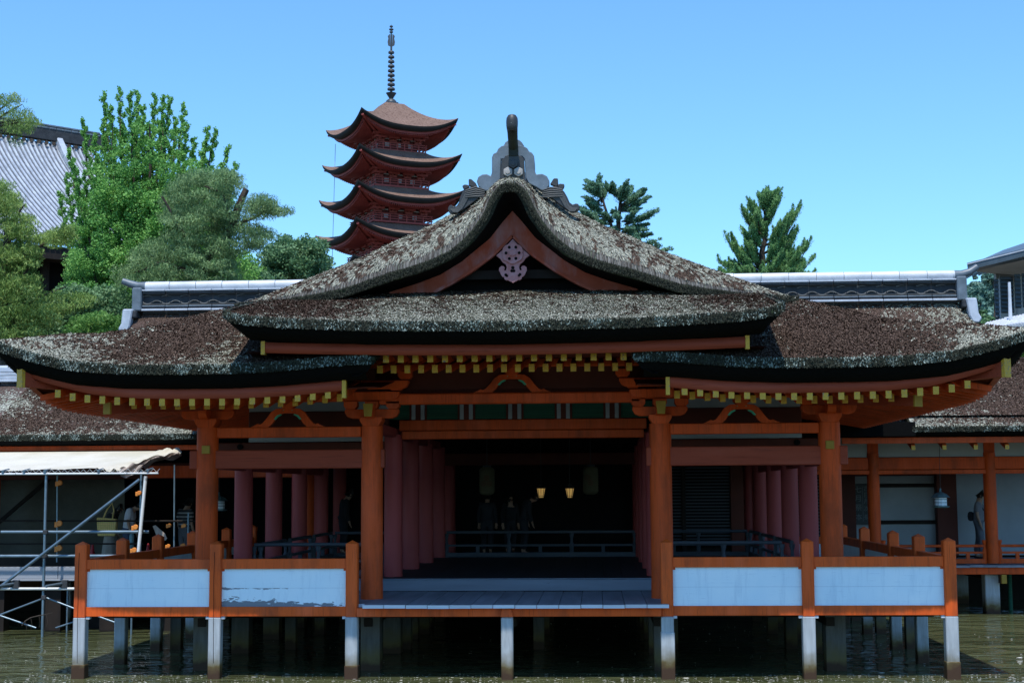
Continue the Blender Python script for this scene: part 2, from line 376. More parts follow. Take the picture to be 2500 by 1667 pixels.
def edge_mat(nm='thatch_edge', lo=.54):
    m, nt, b = _bsdf(nm, .95, .1); v = coords(nt, (1,1,1), rnd=False)
    n1 = noise(nt, v, 9., 6., .75); n2 = noise(nt, v, 3.1, 3.); f = noise(nt, v, 60., 3., .7)
    base = ramp(nt, f, [(.35, (.012,.013,.010)), (.65, (.06,.065,.045))]).outputs[0]
    base = mixc(nt, ramp(nt, n2, [(.5, (0,0,0)), (.7, (.6,.6,.6))]).outputs[0], base, (.035,.06,.022))
    c = mixc(nt, ramp(nt, n1, [(lo, (0,0,0)), (lo+.08, (1,1,1))]).outputs[0], base, mixc(nt, f, (.10,.13,.115), (.40,.47,.42)))
    nt.links.new(c, b.inputs['Base Color']); bump(nt, b, mth(nt, 'ADD', f, n1), 1., .03); M[nm] = m
edge_mat(); edge_mat('verge_dark', .66)
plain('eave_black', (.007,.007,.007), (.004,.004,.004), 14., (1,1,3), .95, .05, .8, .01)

def leaf_mat(name, c1, c2, c3, trans=.35):
    m, nt, b = _bsdf(name, .55, .3); at_ = nt.nodes.new('ShaderNodeAttribute'); at_.attribute_name = 'tone'
    r = ramp(nt, at_.outputs['Fac'], [(0, c1), (.5, c2), (1, c3)])
    nt.links.new(r.outputs[0], b.inputs['Base Color'])
    t = nt.nodes.new('ShaderNodeBsdfTranslucent'); nt.links.new(r.outputs[0], t.inputs[0])
    mx = nt.nodes.new('ShaderNodeMixShader'); mx.inputs[0].default_value = trans
    o = nt.nodes['Material Output']; nt.links.new(b.outputs[0], mx.inputs[1]); nt.links.new(t.outputs[0], mx.inputs[2]); nt.links.new(mx.outputs[0], o.inputs[0]); M[name] = m
leaf_mat('ginkgo_leaf', (.10,.26,.06), (.18,.41,.09), (.33,.60,.16))
leaf_mat('pine_grey', (.09,.17,.065), (.17,.28,.11), (.30,.44,.18), .25)
leaf_mat('pine_yellow', (.10,.18,.04), (.21,.32,.075), (.36,.48,.14), .3)
leaf_mat('pine_dark', (.07,.18,.065), (.15,.32,.11), (.32,.52,.18), .25)
leaf_mat('fir_leaf', (.06,.15,.09), (.13,.27,.16), (.30,.48,.29), .25)
leaf_mat('broad_leaf', (.06,.14,.06), (.12,.24,.10), (.27,.42,.21), .3)
leaf_mat('maple_leaf', (.09,.20,.04), (.14,.29,.06), (.22,.40,.10), .4)
leaf_mat('hill_leaf', (.10,.20,.16), (.14,.26,.20), (.22,.34,.26), .1)

def water_mat():
    m, nt, b = _bsdf('water', .03, .5); v = coords(nt, (1,1,1), rnd=False)
    b.inputs['IOR'].default_value = 1.33
    n0 = noise(nt, v, .35, 3.)
    nt.links.new(ramp(nt, n0, [(.35, (.062,.072,.032)), (.65, (.095,.105,.048))]).outputs[0], b.inputs['Base Color'])
    a1 = noise(nt, coords(nt, (.75,1.5,1), rnd=False), 1., 3., .5, .5)
    a2 = noise(nt, coords(nt, (2.0,3.6,1), rnd=False), 1.3, 2., .5, .4)
    h = mth(nt, 'ADD', mth(nt, 'MULTIPLY', a1, 1.), mth(nt, 'MULTIPLY', a2, .22))
    bump(nt, b, h, 1., .11); M['water'] = m
water_mat()
def pile_mat(name, z_wet=.45, a=(.42,.45,.47), bcol=(.28,.30,.31)):
    """weathered pile: pale grey wood, brown and mossy where the tide reaches (heights above the water in the object's own z)"""
    m, nt, b = _bsdf(name, .75, .3); v = coords(nt, (1,1,.12)); n1 = noise(nt, v, 16., 5., .65)
    c = ramp(nt, n1, [(.3, bcol), (.7, a)]).outputs[0]
    tc = nt.nodes.new('ShaderNodeTexCoord'); sx = nt.nodes.new('ShaderNodeSeparateXYZ'); nt.links.new(tc.outputs['Object'], sx.inputs[0])
    z = mth(nt, 'ADD', sx.outputs[2], mth(nt, 'MULTIPLY', mth(nt, 'SUBTRACT', noise(nt, coords(nt), 5., 4.), .5), .30))
    moss = ramp(nt, z, [(.0, (1,1,1)), (1., (0,0,0))]); moss.color_ramp.elements[0].position = z_wet*.35+PD; moss.color_ramp.elements[1].position = z_wet+PD
    c = mixc(nt, moss.outputs[0], c, (.13,.10,.035))
    wet = ramp(nt, z, [(PD+.08, (1,1,1)), (PD+.2, (0,0,0))])
    c = mixc(nt, wet.outputs[0], c, (.055,.028,.014))
    nt.links.new(c, b.inputs['Base Color']); bump(nt, b, n1, .5, .006); M[name] = m
PD = .5     # piles go this deep under the water line
pile_mat('pile_wood')
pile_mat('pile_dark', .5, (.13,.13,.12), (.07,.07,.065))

# ================================================================== SETTING
def setting(name, mb, m): return tag(mb.build(name, m), kind='structure')
wv = np.concatenate([np.linspace(-400, 400, 60)])
setting('water', MB().add([(-900,-300,0),(900,-300,0),(900,44,0),(-900,44,0)], [(0,1,2,3)]), M['water'])
setting('seabed', MB().box(-900, 900, -300, 44, -2.2, -2.0), M['ground_earth'])
# shore and hillside rising behind the shrine
gx = np.linspace(-700, 700, 141); gy = np.concatenate([np.linspace(41.9, 120, 60), np.linspace(125, 900, 60)])
GX, GY = np.meshgrid(gx, gy, indexing='ij')
def ground_z(x, y):
    base = np.interp(y, [41, 44, 60, 80, 110, 160, 400, 900], [-.6, .8, 2.2, 3.8, 6.5, 7., 7., 9.])
    left = np.clip((-x-6)/30, 0, 1)*np.clip((y-50)/30, 0, 1)*5
    rk = .06 + .94/(1+np.exp(-(x/np.maximum(y,1)-.02)*14))
    far = np.interp(y, [110, 150, 200, 300, 420, 900], [0, 5, 15, 25, 36, 40])*np.clip((x/np.maximum(y,1)-.10)/.15, 0, 1.15)
    return base+left+far+vnoise(x, y, 0, .03, 3)*np.clip((y-44)/60, 0, 1)*3
GZ = ground_z(GX, GY)
tag(np_mesh('hillside_ground', np.stack([GX.ravel(), GY.ravel(), GZ.ravel()], 1), grid_faces(len(gx), len(gy)), M['ground_earth'], smooth=True), kind='structure')

# ================================================================== MAIN HALL
X0 = .05                 # axis of the hall
XE, YE, YB = 7.75, 22.2, 39.
hall = empty('shrine_hall', (X0, 25.2, 1.1), 'vermilion open-sided shrine hall with mossy bark roof and front gable over the water', 'shrine hall')
E_TAB = [(0,4.85),(.5,5.05),(1,5.27),(1.5,5.50),(2.0,5.73),(2.4,5.90),(2.8,6.06),(3.4,6.28),(4.1,6.55),(4.6,6.74),(5.2,6.98),(5.8,7.27),(6.25,7.46),(6.65,7.68),(7.1,7.97),(7.4,8.13),(7.6,8.22),(7.75,8.25)]
V_TAB = [(0,7.98),(.12,7.97),(.22,7.91),(.33,7.75),(.44,7.48),(.6,7.25),(.76,7.07),(1.0,6.87),(1.35,6.71),(1.7,6.6),(2.0,6.52),(2.3,6.42),(2.75,6.27),(3.2,6.20),(3.7,6.155),(4.1,6.125),(4.5,6.10),(4.78,6.085)]
def yv(ax): return 24.2+.92*np.clip((np.abs(ax)-2.8)/1.98, 0, 1)**1.5
def uplift(t, d=0.):
    t = np.asarray(t, float); d = np.asarray(d, float)
    a = np.maximum(t, d); b = np.minimum(t, d)
    ge = np.interp(a, [0,.1,.35,.64,1.15,1.9,2.6], [.42,.37,.28,.20,.08,.015,0])
    gh = np.interp(a, [0,.45,.8,1.2,1.9], [.42,.34,.27,.13,.0])
    r = np.where(a > 1e-6, b/np.maximum(a, 1e-6), 1)
    return ge*(1-r)+gh*r
def inner_lift(ax): return np.interp(ax, [1.9, 2.6, 3.4, 4.2], [.13, .10, .03, 0])
def roof_z(x, y):
    ax = np.abs(x); dx = XE-ax; dy = y-YE
    z = interp(np.clip(np.minimum(dx, dy), 0, 7.75), E_TAB)+uplift(dy, dx)
    return z+inner_lift(ax)*np.clip(1-dy/1.5, 0, 1)
def gable_z(x, y):
    ax = np.abs(x); s = interp(7.75-ax, E_TAB); v = interp(ax, V_TAB)
    t = np.clip((y-yv(x))/(25.42-yv(x)), 0, 1); f = np.sqrt(np.clip(1-(1-t)**2, 0, 1))*.75+t*.25
    return v+(s-v)*f
def moss_noise(x, y): return vnoise(x+50, y+50, 0, .9, 4)
VV = []; FF = []; UV = []; MO = []; nv0 = 0
def add_patch(P, U, mo, nu, nv, flip=False):
    global nv0
    F = grid_faces(nu, nv); F = F[:, ::-1] if flip else F
    VV.append(P); UV.append(U); MO.append(mo); FF.append(F+nv0); nv0 += len(P)
def rough(x, y, a=.018): return (vnoise(x, y, .3, 9., 3)-.5)*a*2
for s in (-1, 1):
    # front skirt
    xs = np.linspace(1.98, XE, 150); ys = np.linspace(YE, 25.4, 82); X, Y = np.meshgrid(xs, ys, indexing='ij')
    Z = roof_z(X, Y)+rough(X*s, Y)
    side = (XE-X) < (Y-YE)
    U = np.stack([np.where(side, Y, X*s).ravel(), np.where(side, XE-X, Y-YE).ravel()], 1)
    d = np.minimum(XE-X, Y-YE)
    mo = .55*np.exp(-d/.30)+.62*np.exp(-((XE-X)+(Y-YE))/.9)+.60*np.exp(-((X-4.45)**2/.10+(Y-23.0)**2/.7))*(s < 0)+.9*(moss_noise(X*s*1.4, Y*1.4)-.5)+(.12 if s < 0 else .16)+.25*np.exp(-((X-6.9)**2/.5))
    mo = np.where(X < 3.9, mo-.30, mo)
    add_patch(np.stack([(X0+X*s).ravel(), Y.ravel(), Z.ravel()], 1), U, mo.ravel(), 150, 82, s < 0)
    # side slope
    xs = np.linspace(4.5, XE, 52); ys = np.linspace(25.4, YB, 150); X, Y = np.meshgrid(xs, ys, indexing='ij')
    Z = roof_z(X, Y)+rough(X*s, Y)
    mo = .5*np.exp(-(XE-X)/.35)+.3*(moss_noise(X*s, Y)-.5)+.15
    add_patch(np.stack([(X0+X*s).ravel(), Y.ravel(), Z.ravel()], 1), np.stack([Y.ravel(), (XE-X).ravel()], 1), mo.ravel(), 52, 150, s < 0)
roof = np_mesh('lower_roof', np.concatenate(VV), np.concatenate(FF), M['thatch'], hall, True, {'moss': np.concatenate(MO)}, np.concatenate(UV))
# upper gable roof with the rolled verge
ts = np.linspace(0, 1, 130); prof_x = np.sign(ts-.5)*5.55*(np.abs(ts-.5)*2)**1.35
prof_x = np.linspace(-1, 1, 260); prof_x = np.sign(prof_x)*4.76*np.abs(prof_x)**1.5
ys = np.concatenate([24.2+1.2*np.linspace(0, 1, 40)**1.5, np.linspace(25.5, YB, 60)])
X, Y = np.meshgrid(prof_x, ys, indexing='ij'); Y = np.where(Y < 25.42, 25.42-(25.42-Y)*(25.42-yv(X))/1.22, Y); Z = gable_z(X, Y)+rough(X, Y, .014)
arc = np.cumsum(np.concatenate([[0], np.hypot(np.diff(prof_x), np.diff(gable_z(prof_x, prof_x*0+25.4)))]))
# fibres fan out from the ridge towards the verge
AS = np.repeat(arc, len(ys))-arc[-1]/2; SG = np.sign(AS); DY = Y.ravel()-24.2
U = np.stack([np.abs(AS)*.80+.60*DY+SG*40, np.abs(AS)*.60-.80*DY], 1)
mo = .10+.7*(moss_noise(X, Y)-.5)+.30*np.exp(-np.abs(X)/1.6)+.25*np.exp(-(25.4-np.minimum(Y,25.4))/.3)
mo = mo-.22*np.clip((np.abs(X)-3.0)/1.2, 0, 1)
np_mesh('upper_roof', np.stack([(X0+X).ravel(), Y.ravel(), Z.ravel()], 1), grid_faces(260, len(ys))[:, ::-1], M['thatch_gable'], hall, True, {'moss': mo.ravel()}, U)
def tufts(name, fn, x0, x1, y0, y1, n, parent, mossfn, fib, l=.075, w=.024, lift=.012, keep=None, tilt=.35, pale_bias=0.):
    """ragged bark ends and lichen flakes standing on a roof given as z = fn(x, y); fib gives the fall direction"""
    x = rng.uniform(x0, x1, n); y = rng.uniform(y0, y1, n)
    if keep is not None: k = keep(x, y); x, y = x[k], y[k]
    n = len(x); e = .02; z = fn(x, y); zx = (fn(x+e, y)-fn(x-e, y))/(2*e); zy = (fn(x, y+e)-fn(x, y-e))/(2*e)
    Nn = np.stack([-zx, -zy, np.ones(n)], 1); Nn /= np.linalg.norm(Nn, axis=1)[:,None]
    fx, fy = fib(x, y); D = np.stack([fx, fy, fx*zx+fy*zy], 1); D /= np.linalg.norm(D, axis=1)[:,None]
    D = D+rng.normal(size=(n,3))*.22; D /= np.linalg.norm(D, axis=1)[:,None]
    S = np.cross(D, Nn); S /= np.linalg.norm(S, axis=1)[:,None]
    P = np.stack([X0+x, y, z], 1)+Nn*lift*.4; ll = l*(.5+rng.random(n))[:,None]; ww = w*(.5+rng.random(n))[:,None]
    up = Nn*(ll*tilt*rng.random(n)[:,None]); tw = Nn*(ww*rng.normal(size=n)[:,None]*.35)
    V = np.stack([P-D*ll*.5-S*ww*.5, P-D*ll*.5+S*ww*.5, P+D*ll*.5+S*ww*.4+up+tw, P+D*ll*.5-S*ww*.4+up-tw], 1).reshape(-1, 3)
    m_ = mossfn(x, y); clump = vnoise(x, y, .7, 6.5, 3)*.45+vnoise(x, y, 3.3, 20., 2)*.55
    lich = (clump+m_*.42+pale_bias) > .72
    tone = np.where(lich, .55+.45*rng.random(n), .10+.40*rng.random(n))
    o = np_mesh(name, V, np.arange(4*n).reshape(n, 4), M['bark_tuft'], parent, False, {'tone': np.repeat(tone, 4)}); o['kind'] = 'stuff'; return o
def lower_moss(s):
    def f(x, y):
        X = np.abs(x); d = np.minimum(XE-X, y-YE)
        m = .35*np.exp(-d/.25)+.62*np.exp(-((XE-X)+(y-YE))/.9)+.60*np.exp(-((X-4.45)**2/.10+(y-23.0)**2/.7))*(s < 0)+.9*(moss_noise(x*1.4, y*1.4)-.5)+.32+.2*np.exp(-((X-6.9)**2/.5))
        return np.where(X < 3.9, m-.25, m)
    return f
for s in (-1, 1):
    def fib(x, y): sd = (XE-np.abs(x)) < (y-YE); return np.where(sd, np.sign(x), 0.), np.where(sd, 0., -1.)
    a_, b_ = sorted((s*2.0, s*(XE-.02))); tufts('bark_tufts', roof_z, a_, b_, YE+.01, 25.3, 90000, hall, lower_moss(s), fib, .030, .016, pale_bias=-.115)
def gfib(x, y): t = np.clip((y-24.2)/1.2, 0, 1); return np.sign(x)*(.55+.45*t), -(.85-.6*t)
tufts('bark_tufts', gable_z, -4.7, 4.7, 24.22, 26.2, 130000, hall, lambda x, y: .62+.5*(moss_noise(x, y)-.5)+.25*np.exp(-np.abs(x)/1.5), gfib, .055, .009, pale_bias=-.03, keep=lambda x, y: y > yv(x)+.02, tilt=.3)
def edge_flakes(path, outs, n, parent, zr=(-.125, .01), l=.035, w=.014, pale=.5, drop=.0):
    P = np.array(path, float); O = np.array(outs, float); O = O/np.linalg.norm(O, axis=1)[:,None]; k = rng.integers(0, len(P)-1, n); t = rng.random(n)[:,None]
    c = P[k]*(1-t)+P[k+1]*t; o = O[k]; zf = rng.random(n); c = c+np.concatenate([o*(.028+.035*rng.random(n))[:,None], (zr[0]+(zr[1]-zr[0])*zf)[:,None]], 1)
    D = np.concatenate([o*.25, np.full((n,1), -1.)], 1)+rng.normal(size=(n,3))*.45; D /= np.linalg.norm(D, axis=1)[:,None]
    S = np.cross(D, np.concatenate([o, np.zeros((n,1))], 1)); S /= np.linalg.norm(S, axis=1)[:,None]+1e-6; ll = l*(.4+rng.random(n))[:,None]; ww = w*(.5+rng.random(n))[:,None]
    V = np.stack([c-D*ll*.5-S*ww*.5, c-D*ll*.5+S*ww*.5, c+D*ll*.5+S*ww*.4, c+D*ll*.5-S*ww*.4], 1).reshape(-1, 3)
    cl = vnoise(c[:,0], c[:,1], c[:,2], 5., 3)*.6+rng.random(n)*.4
    tone = np.where(cl > 1-pale*1.0, .54+.36*rng.random(n), .5*rng.random(n)); o_ = np_mesh('edge_lichen', V, np.arange(4*n).reshape(n, 4), M['edge_flake'], parent, False, {'tone': np.repeat(tone, 4)}); o_['kind'] = 'stuff'; return o_
# raised canopy over the middle bay
PX, PYF, PYB = 4.07, 21.7, 25.0
def canopy_z(x, y):
    ax = np.abs(x); zf = np.interp(ax, [0,2,3.3,3.75,4.0,PX], [5.395,5.42,5.48,5.525,5.57,5.63]); zb = 6.31-.09*(ax/PX)**2
    t = np.clip((y-PYF)/(PYB-PYF), 0, 1); return zf+(zb-zf)*t**.93
xs = np.linspace(-PX, PX, 240); ys = np.linspace(PYF, PYB, 60); X, Y = np.meshgrid(xs, ys, indexing='ij')
t = (Y-PYF)/(PYB-PYF)
mo = .85*np.clip(.95-t, 0, 1)**.4*np.clip(1.2-np.abs(X-.35)/3.2, .0, 1)**.8+.30*np.exp(-t*2.5/.28)+.7*(moss_noise(X*1.3, Y*1.3)-.5)+.2*np.exp(-(PX-np.abs(X))/.4)-.02
np_mesh('canopy_roof', np.stack([(X0+X).ravel(), Y.ravel(), (canopy_z(X, Y)+rough(X, Y, .02)).ravel()], 1), grid_faces(240, 60)[:, ::-1], M['thatch'], hall, True, {'moss': mo.ravel()}, np.stack([X.ravel(), (Y-PYF).ravel()], 1))

def sweep(name, path, outs, sec, m, parent, jag=0., jagz=0., keep=()):
    """sweep a cross-section (out, dz) along path points with a horizontal outward direction at each"""
    P = np.array(path, float); O = np.array(outs, float); n = len(P); k = len(sec); V = np.zeros((n, k, 3))
    for j, (o, dz) in enumerate(sec):
        w = 1 if j not in keep else 0
        q = P+np.concatenate([O*o, np.full((n,1), dz)], 1)
        nz = (vnoise(q[:,0]+j*3.1, q[:,1], q[:,2], 11., 3)-.5)*2
        q[:, :2] += O[:, :2]*(nz*jag*w)[:,None]; q[:,2] += (vnoise(q[:,0], q[:,1]+j*1.7, q[:,2], 11., 2)-.5)*2*jagz*w
        V[:, j] = q
    return np_mesh(name, V.reshape(-1, 3), grid_faces(n, k), m, parent, True)
def eave_path(s):
    pts = []; outs = []
    for y in np.linspace(23.6, YE, 20)[:-1]: pts.append((X0+s*1.98, y, float(roof_z(1.98, y)))); outs.append((-s, 0))
    for i, x in enumerate(np.linspace(1.98, XE, 160)):
        c = np.clip(1-(XE-x)/.25, 0, 1); c0 = np.clip(1-(x-1.98)/.1, 0, 1)
        o = (s*c-s*c0, -1.); pts.append((X0+s*x, YE, float(roof_z(x, YE)))); outs.append(o)
    for y in np.linspace(YE, YB, 120)[1:]:
        c = np.clip(1-(y-YE)/.25, 0, 1); pts.append((X0+s*XE, y, float(roof_z(XE, y)))); outs.append((s, -c))
    return pts, outs
def offset_path(s, ins, dz):
    """line inside the eave that follows its height"""
    pts = []
    for x in np.linspace(2.45, XE-ins, 90): pts.append((X0+s*x, YE+ins, float(roof_z(x+ins*(x/XE), YE))+dz))
    return pts
for s in (-1, 1):
    p, o = eave_path(s)
    sweep('eave_edge', p, o, [(-.04,.0),(.02,-.005),(.045,-.04),(.045,-.085),(.02,-.125)], M['thatch_edge'], hall, .035, .028, (0,))
    edge_flakes(p, o, 20000, hall, pale=.37)
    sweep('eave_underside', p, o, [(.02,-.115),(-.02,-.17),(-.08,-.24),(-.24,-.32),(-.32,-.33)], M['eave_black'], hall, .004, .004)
pts = []; outs = []
for y in np.linspace(24.3, PYF, 50)[:-1]: pts.append((X0-PX, y, float(canopy_z(PX, y)))); outs.append((-1, 0))
for x in np.linspace(-PX, PX, 220):
    c = np.clip(1-(PX-abs(x))/.2, 0, 1); pts.append((X0+x, PYF, float(canopy_z(x, PYF)))); outs.append((np.sign(x)*c, -1.))
for y in np.linspace(PYF, 24.3, 50)[1:]: pts.append((X0+PX, y, float(canopy_z(PX, y)))); outs.append((1, 0))
sweep('eave_edge', pts, outs, [(-.04,.0),(.02,-.005),(.045,-.04),(.045,-.085),(.02,-.125)], M['thatch_edge'], hall, .038, .028, (0,))
edge_flakes(pts, outs, 17000, hall, pale=.37)
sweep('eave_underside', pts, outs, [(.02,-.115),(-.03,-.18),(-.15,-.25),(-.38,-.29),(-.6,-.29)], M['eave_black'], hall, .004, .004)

def can_moss(x, y):
    t = (y-PYF)/(PYB-PYF); return .80*np.clip(.95-t, 0, 1)**.4*np.clip(1.2-np.abs(x-.35)/3.2, .0, 1)**.8+.25*np.exp(-t*2.5/.28)+.7*(moss_noise(x*1.3, y*1.3)-.5)+.30
tufts('bark_tufts', canopy_z, -PX+.02, PX-.02, PYF+.01, PYB-.02, 90000, hall, can_moss, lambda x, y: (0*x, 0*x-1.), .028, .016, pale_bias=-.05)
# verge of the gable: mossy rim, black soffit, painted barge boards
def half_curve(tab, n): 
    x = np.array([t[0] for t in tab]); z = np.array([t[1] for t in tab]); a = np.concatenate([[0], np.cumsum(np.hypot(np.diff(x), np.diff(z)))])
    q = np.linspace(0, a[-1], n); return np.interp(q, a, x), np.interp(q, a, z)
VS = smooth_tab(V_TAB, 240, 3)
vx, vz = half_curve(VS, 150); 
B_TAB = ([(0,7.56),(.15,7.39),(.38,7.1),(.85,6.72),(1.2,6.51),(1.58,6.37),(2.05,6.23),(3.2,6.03),(4.2,5.9),(4.75,5.9)])
B_TAB = [(x_*1.018, 2.934+(z_-2.934)*1.018) for x_, z_ in B_TAB]
bx, bz = half_curve(B_TAB, 150)
for s in (-1, 1):
    dxs = np.gradient(vx); dzs = np.gradient(vz); L = np.hypot(dxs, dzs); nx = dzs/L; nz = -dxs/L       # inward normal
    nx[0] = 0; nz[0] = -1
    th = .155*np.clip((4.75-vx)/.9, .05, 1); ya = yv(vx)-24.2
    rows = []
    for (off, yy) in ((0, 24.2), (.02, 24.14), (.07, 24.12), (.12, 24.14), (1., 24.17)):
        k = off if off < 1 else th
        j = (vnoise(vx*s+9, vz, off*3, 9., 3)-.5)*.03
        rows.append(np.stack([X0+s*(vx+nx*k), yy+ya+j, vz+nz*k+j*.6], 1))
    V = np.stack(rows, 1).reshape(-1, 3)
    np_mesh('verge_edge', V, grid_faces(150, 5), M['verge_dark'], hall, True)
    edge_flakes(np.stack([X0+s*(vx+nx*th*.5), 24.16+ya, vz+nz*th*.5], 1), np.tile([0., -1.], (150, 1)), 7000, hall, (-.07, .07), .030, .010, .03)
    rows = [np.stack([X0+s*(vx+nx*th), 24.17+ya, vz+nz*th], 1)]
    for f, yy in ((.5, 24.5), (1., 24.89)):
        rows.append(np.stack([X0+s*((vx+nx*th)*(1-f)+bx*f), yy+ya, (vz+nz*th)*(1-f)+bz*f], 1))
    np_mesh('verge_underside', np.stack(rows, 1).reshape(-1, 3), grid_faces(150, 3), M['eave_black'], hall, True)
    L_TAB = ([(0,7.11),(.29,6.82),(.69,6.53),(1.04,6.32),(1.2,6.24),(1.6,6.05),(2.2,5.95)])
    L_TAB = [(x_*1.018, 2.934+(z_-2.934)*1.018) for x_, z_ in L_TAB]; lx, lz = half_curve(L_TAB, 40); ux, uz = half_curve([(a, b) for a, b in B_TAB if a < 3.0], 40)
    poly = [(X0+s*x, z) for x, z in zip(ux, uz)]+[(X0+s*x, z) for x, z in zip(lx[::-1], lz[::-1])]
    MB().extrude(poly if s > 0 else poly[::-1], 24.87, 24.95).build('barge_board', M['gable_board_paint'], hall)
    mb = MB(); a = [(X0+s*x, 24.85, z+.03) for x, z in zip(lx, lz)]
    for p, q in zip(a[:-1], a[1:]): mb.beam(p, q, .035, .05)
    mb.build('barge_moulding', M['gable_board_paint'], hall)
gw = [(X0+x, z) for x, z in zip(bx[::6], bz[::6])]; gw = gw+[(X0+4.4, 5.6), (X0-4.4, 5.6)]+[(2*X0-x, z) for x, z in gw[::-1]][:-1]
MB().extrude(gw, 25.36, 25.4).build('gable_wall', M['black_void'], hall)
MB().box(X0-2.0, X0+2.0, 25.1, 25.2, 6.52, 6.67).build('gable_tie_beam', M['dark_wood'], hall)
MB().box(X0-.1, X0+.1, 25.12, 25.22, 6.6, 7.3).build('gable_strut', M['dark_wood'], hall)

# pendant under the gable peak (outline and holes from the carved board)
def disc(cx, cz, r, n=12, a0=0): return [(cx+r*math.cos(a0+2*PI*k/n), cz+r*math.sin(a0+2*PI*k/n)) for k in range(n)]
def cw(c): # photo crop pixels of the pendant to metres
    return at(1180+c[0]*.10204, 560+c[1]*.10204, 24.82)
out = [(705,240),(905,450),(1105,625),(1010,700),(960,775),(880,840),(855,905),(870,975),(905,990),(925,955),(900,925),(930,880),(985,875),(1035,915),(1045,975),(1015,1035),(995,1085),(960,1130),(925,1140),(915,1190),(870,1218),(830,1215),(800,1240),(755,1255),(713,1285)]
poly = [(cw(c)[0], cw(c)[2]) for c in out]; cxp = cw((708, 700))[0]
poly2 = poly+[(2*cxp-x, z) for x, z in poly[::-1][1:-1]]
pend = MB().extrude(poly2, 24.79, 24.84).build('gable_pendant', M['pendant_paint'], hall)
ro = MB(); c0 = cw((705, 580)); R = .165
ro.extrude([(c0[0]+(R*(1+.10*abs(math.sin(3*a)))-.0)*math.cos(a), c0[2]+(R*(1+.10*abs(math.sin(3*a))))*math.sin(a)) for a in [2*PI*k/48 for k in range(48)]], 24.75, 24.79)
ro.build('rosette', M['pendant_paint'], pend)
MB().extrude(disc(c0[0], c0[2], .06, 6, PI/6), 24.72, 24.75).build('rosette_boss', M['pendant_paint'], pend)
for k in range(6):
    a = PI/6+k*PI/3+PI/6
    MB().extrude(disc(c0[0]+.11*math.cos(a), c0[2]+.11*math.sin(a), .026, 10), 24.746, 24.75).build('rosette_hole', M['black_void'], pend)
for cx, cy, r in ((708,925,38),(683,1000,34),(735,1000,34),(540,1095,32),(568,1118,28),(880,1085,32),(855,1112,28)):
    q = cw((cx, cy)); MB().extrude(disc(q[0], q[2], r*.10204/CF*24.8*1.1, 12), 24.785, 24.789).build('pierced_hole', M['black_void'], pend)

# ridge-end ornament
def outl(pts, Y, x0=1080, y0=270, s=.185): return [(at(x0+a*s, y0+b*s, Y)[0], at(x0+a*s, y0+b*s, Y)[2]) for a, b in pts]
oni = [(800,600),(775,650),(770,900),(740,960),(640,1060),(560,1065),(480,1010),(455,940),(475,880),(530,848),(590,845),(640,870),(655,820),(655,620),(675,575),(720,555),(735,510),(780,475),(830,460),
       (1010,460),(1060,470),(1120,500),(1145,545),(1180,560),(1210,600),(1220,700),(1222,800),(1240,850),(1265,845),(1320,840),(1380,870),(1412,930),(1410,1000),(1370,1050),(1310,1060),(1230,1010),(1140,965),(1100,900),(1085,650),(1050,610)]
oni2 = oni[1:]; 
MB().extrude(outl(oni2, 24.55), 24.52, 24.68).build('ridge_ornament_plate', M['oni_grey'], hall, bev=.012)
MB().box(at(1080+800*.185, 400, 24.6)[0], at(1080+1080*.185, 400, 24.6)[0], 24.54, 24.66, at(1253, 445, 24.6)[2], at(1253, 372, 24.6)[2]).build('ridge_ornament_core', M['oni_black'], hall)
MB().extrude(outl([(805,470),(830,420),(880,385),(1010,385),(1050,420),(1080,470)], 24.7), 24.7, 24.82).build('ridge_ornament_top', M['oni_grey'], hall, bev=.01)
MB().extrude(outl([(770,950),(780,660),(815,640),(830,605),(870,596),(1010,598),(1050,615),(1080,650),(1095,900),(1135,975),(1135,1100),(750,1100)], 24.5), 24.46, 24.52).build('ridge_crest_panel', M['oni_black'], hall, bev=.008)
for (a, b, m) in ((935,705,'oni_black'),(865,812,'crest_stone'),(1005,812,'crest_stone')):
    q = at(1080+a*.185, 270+b*.185, 24.44)
    h = MB().extrude(disc(q[0], q[2], .082, 6, PI/2), 24.41, 24.46).build('hexagon_crest', M[m], hall, bev=.008)
    MB().extrude(disc(q[0], q[2], .044, 6, PI/2), 24.395, 24.41).build('hexagon_core', M[m], h, bev=.004)
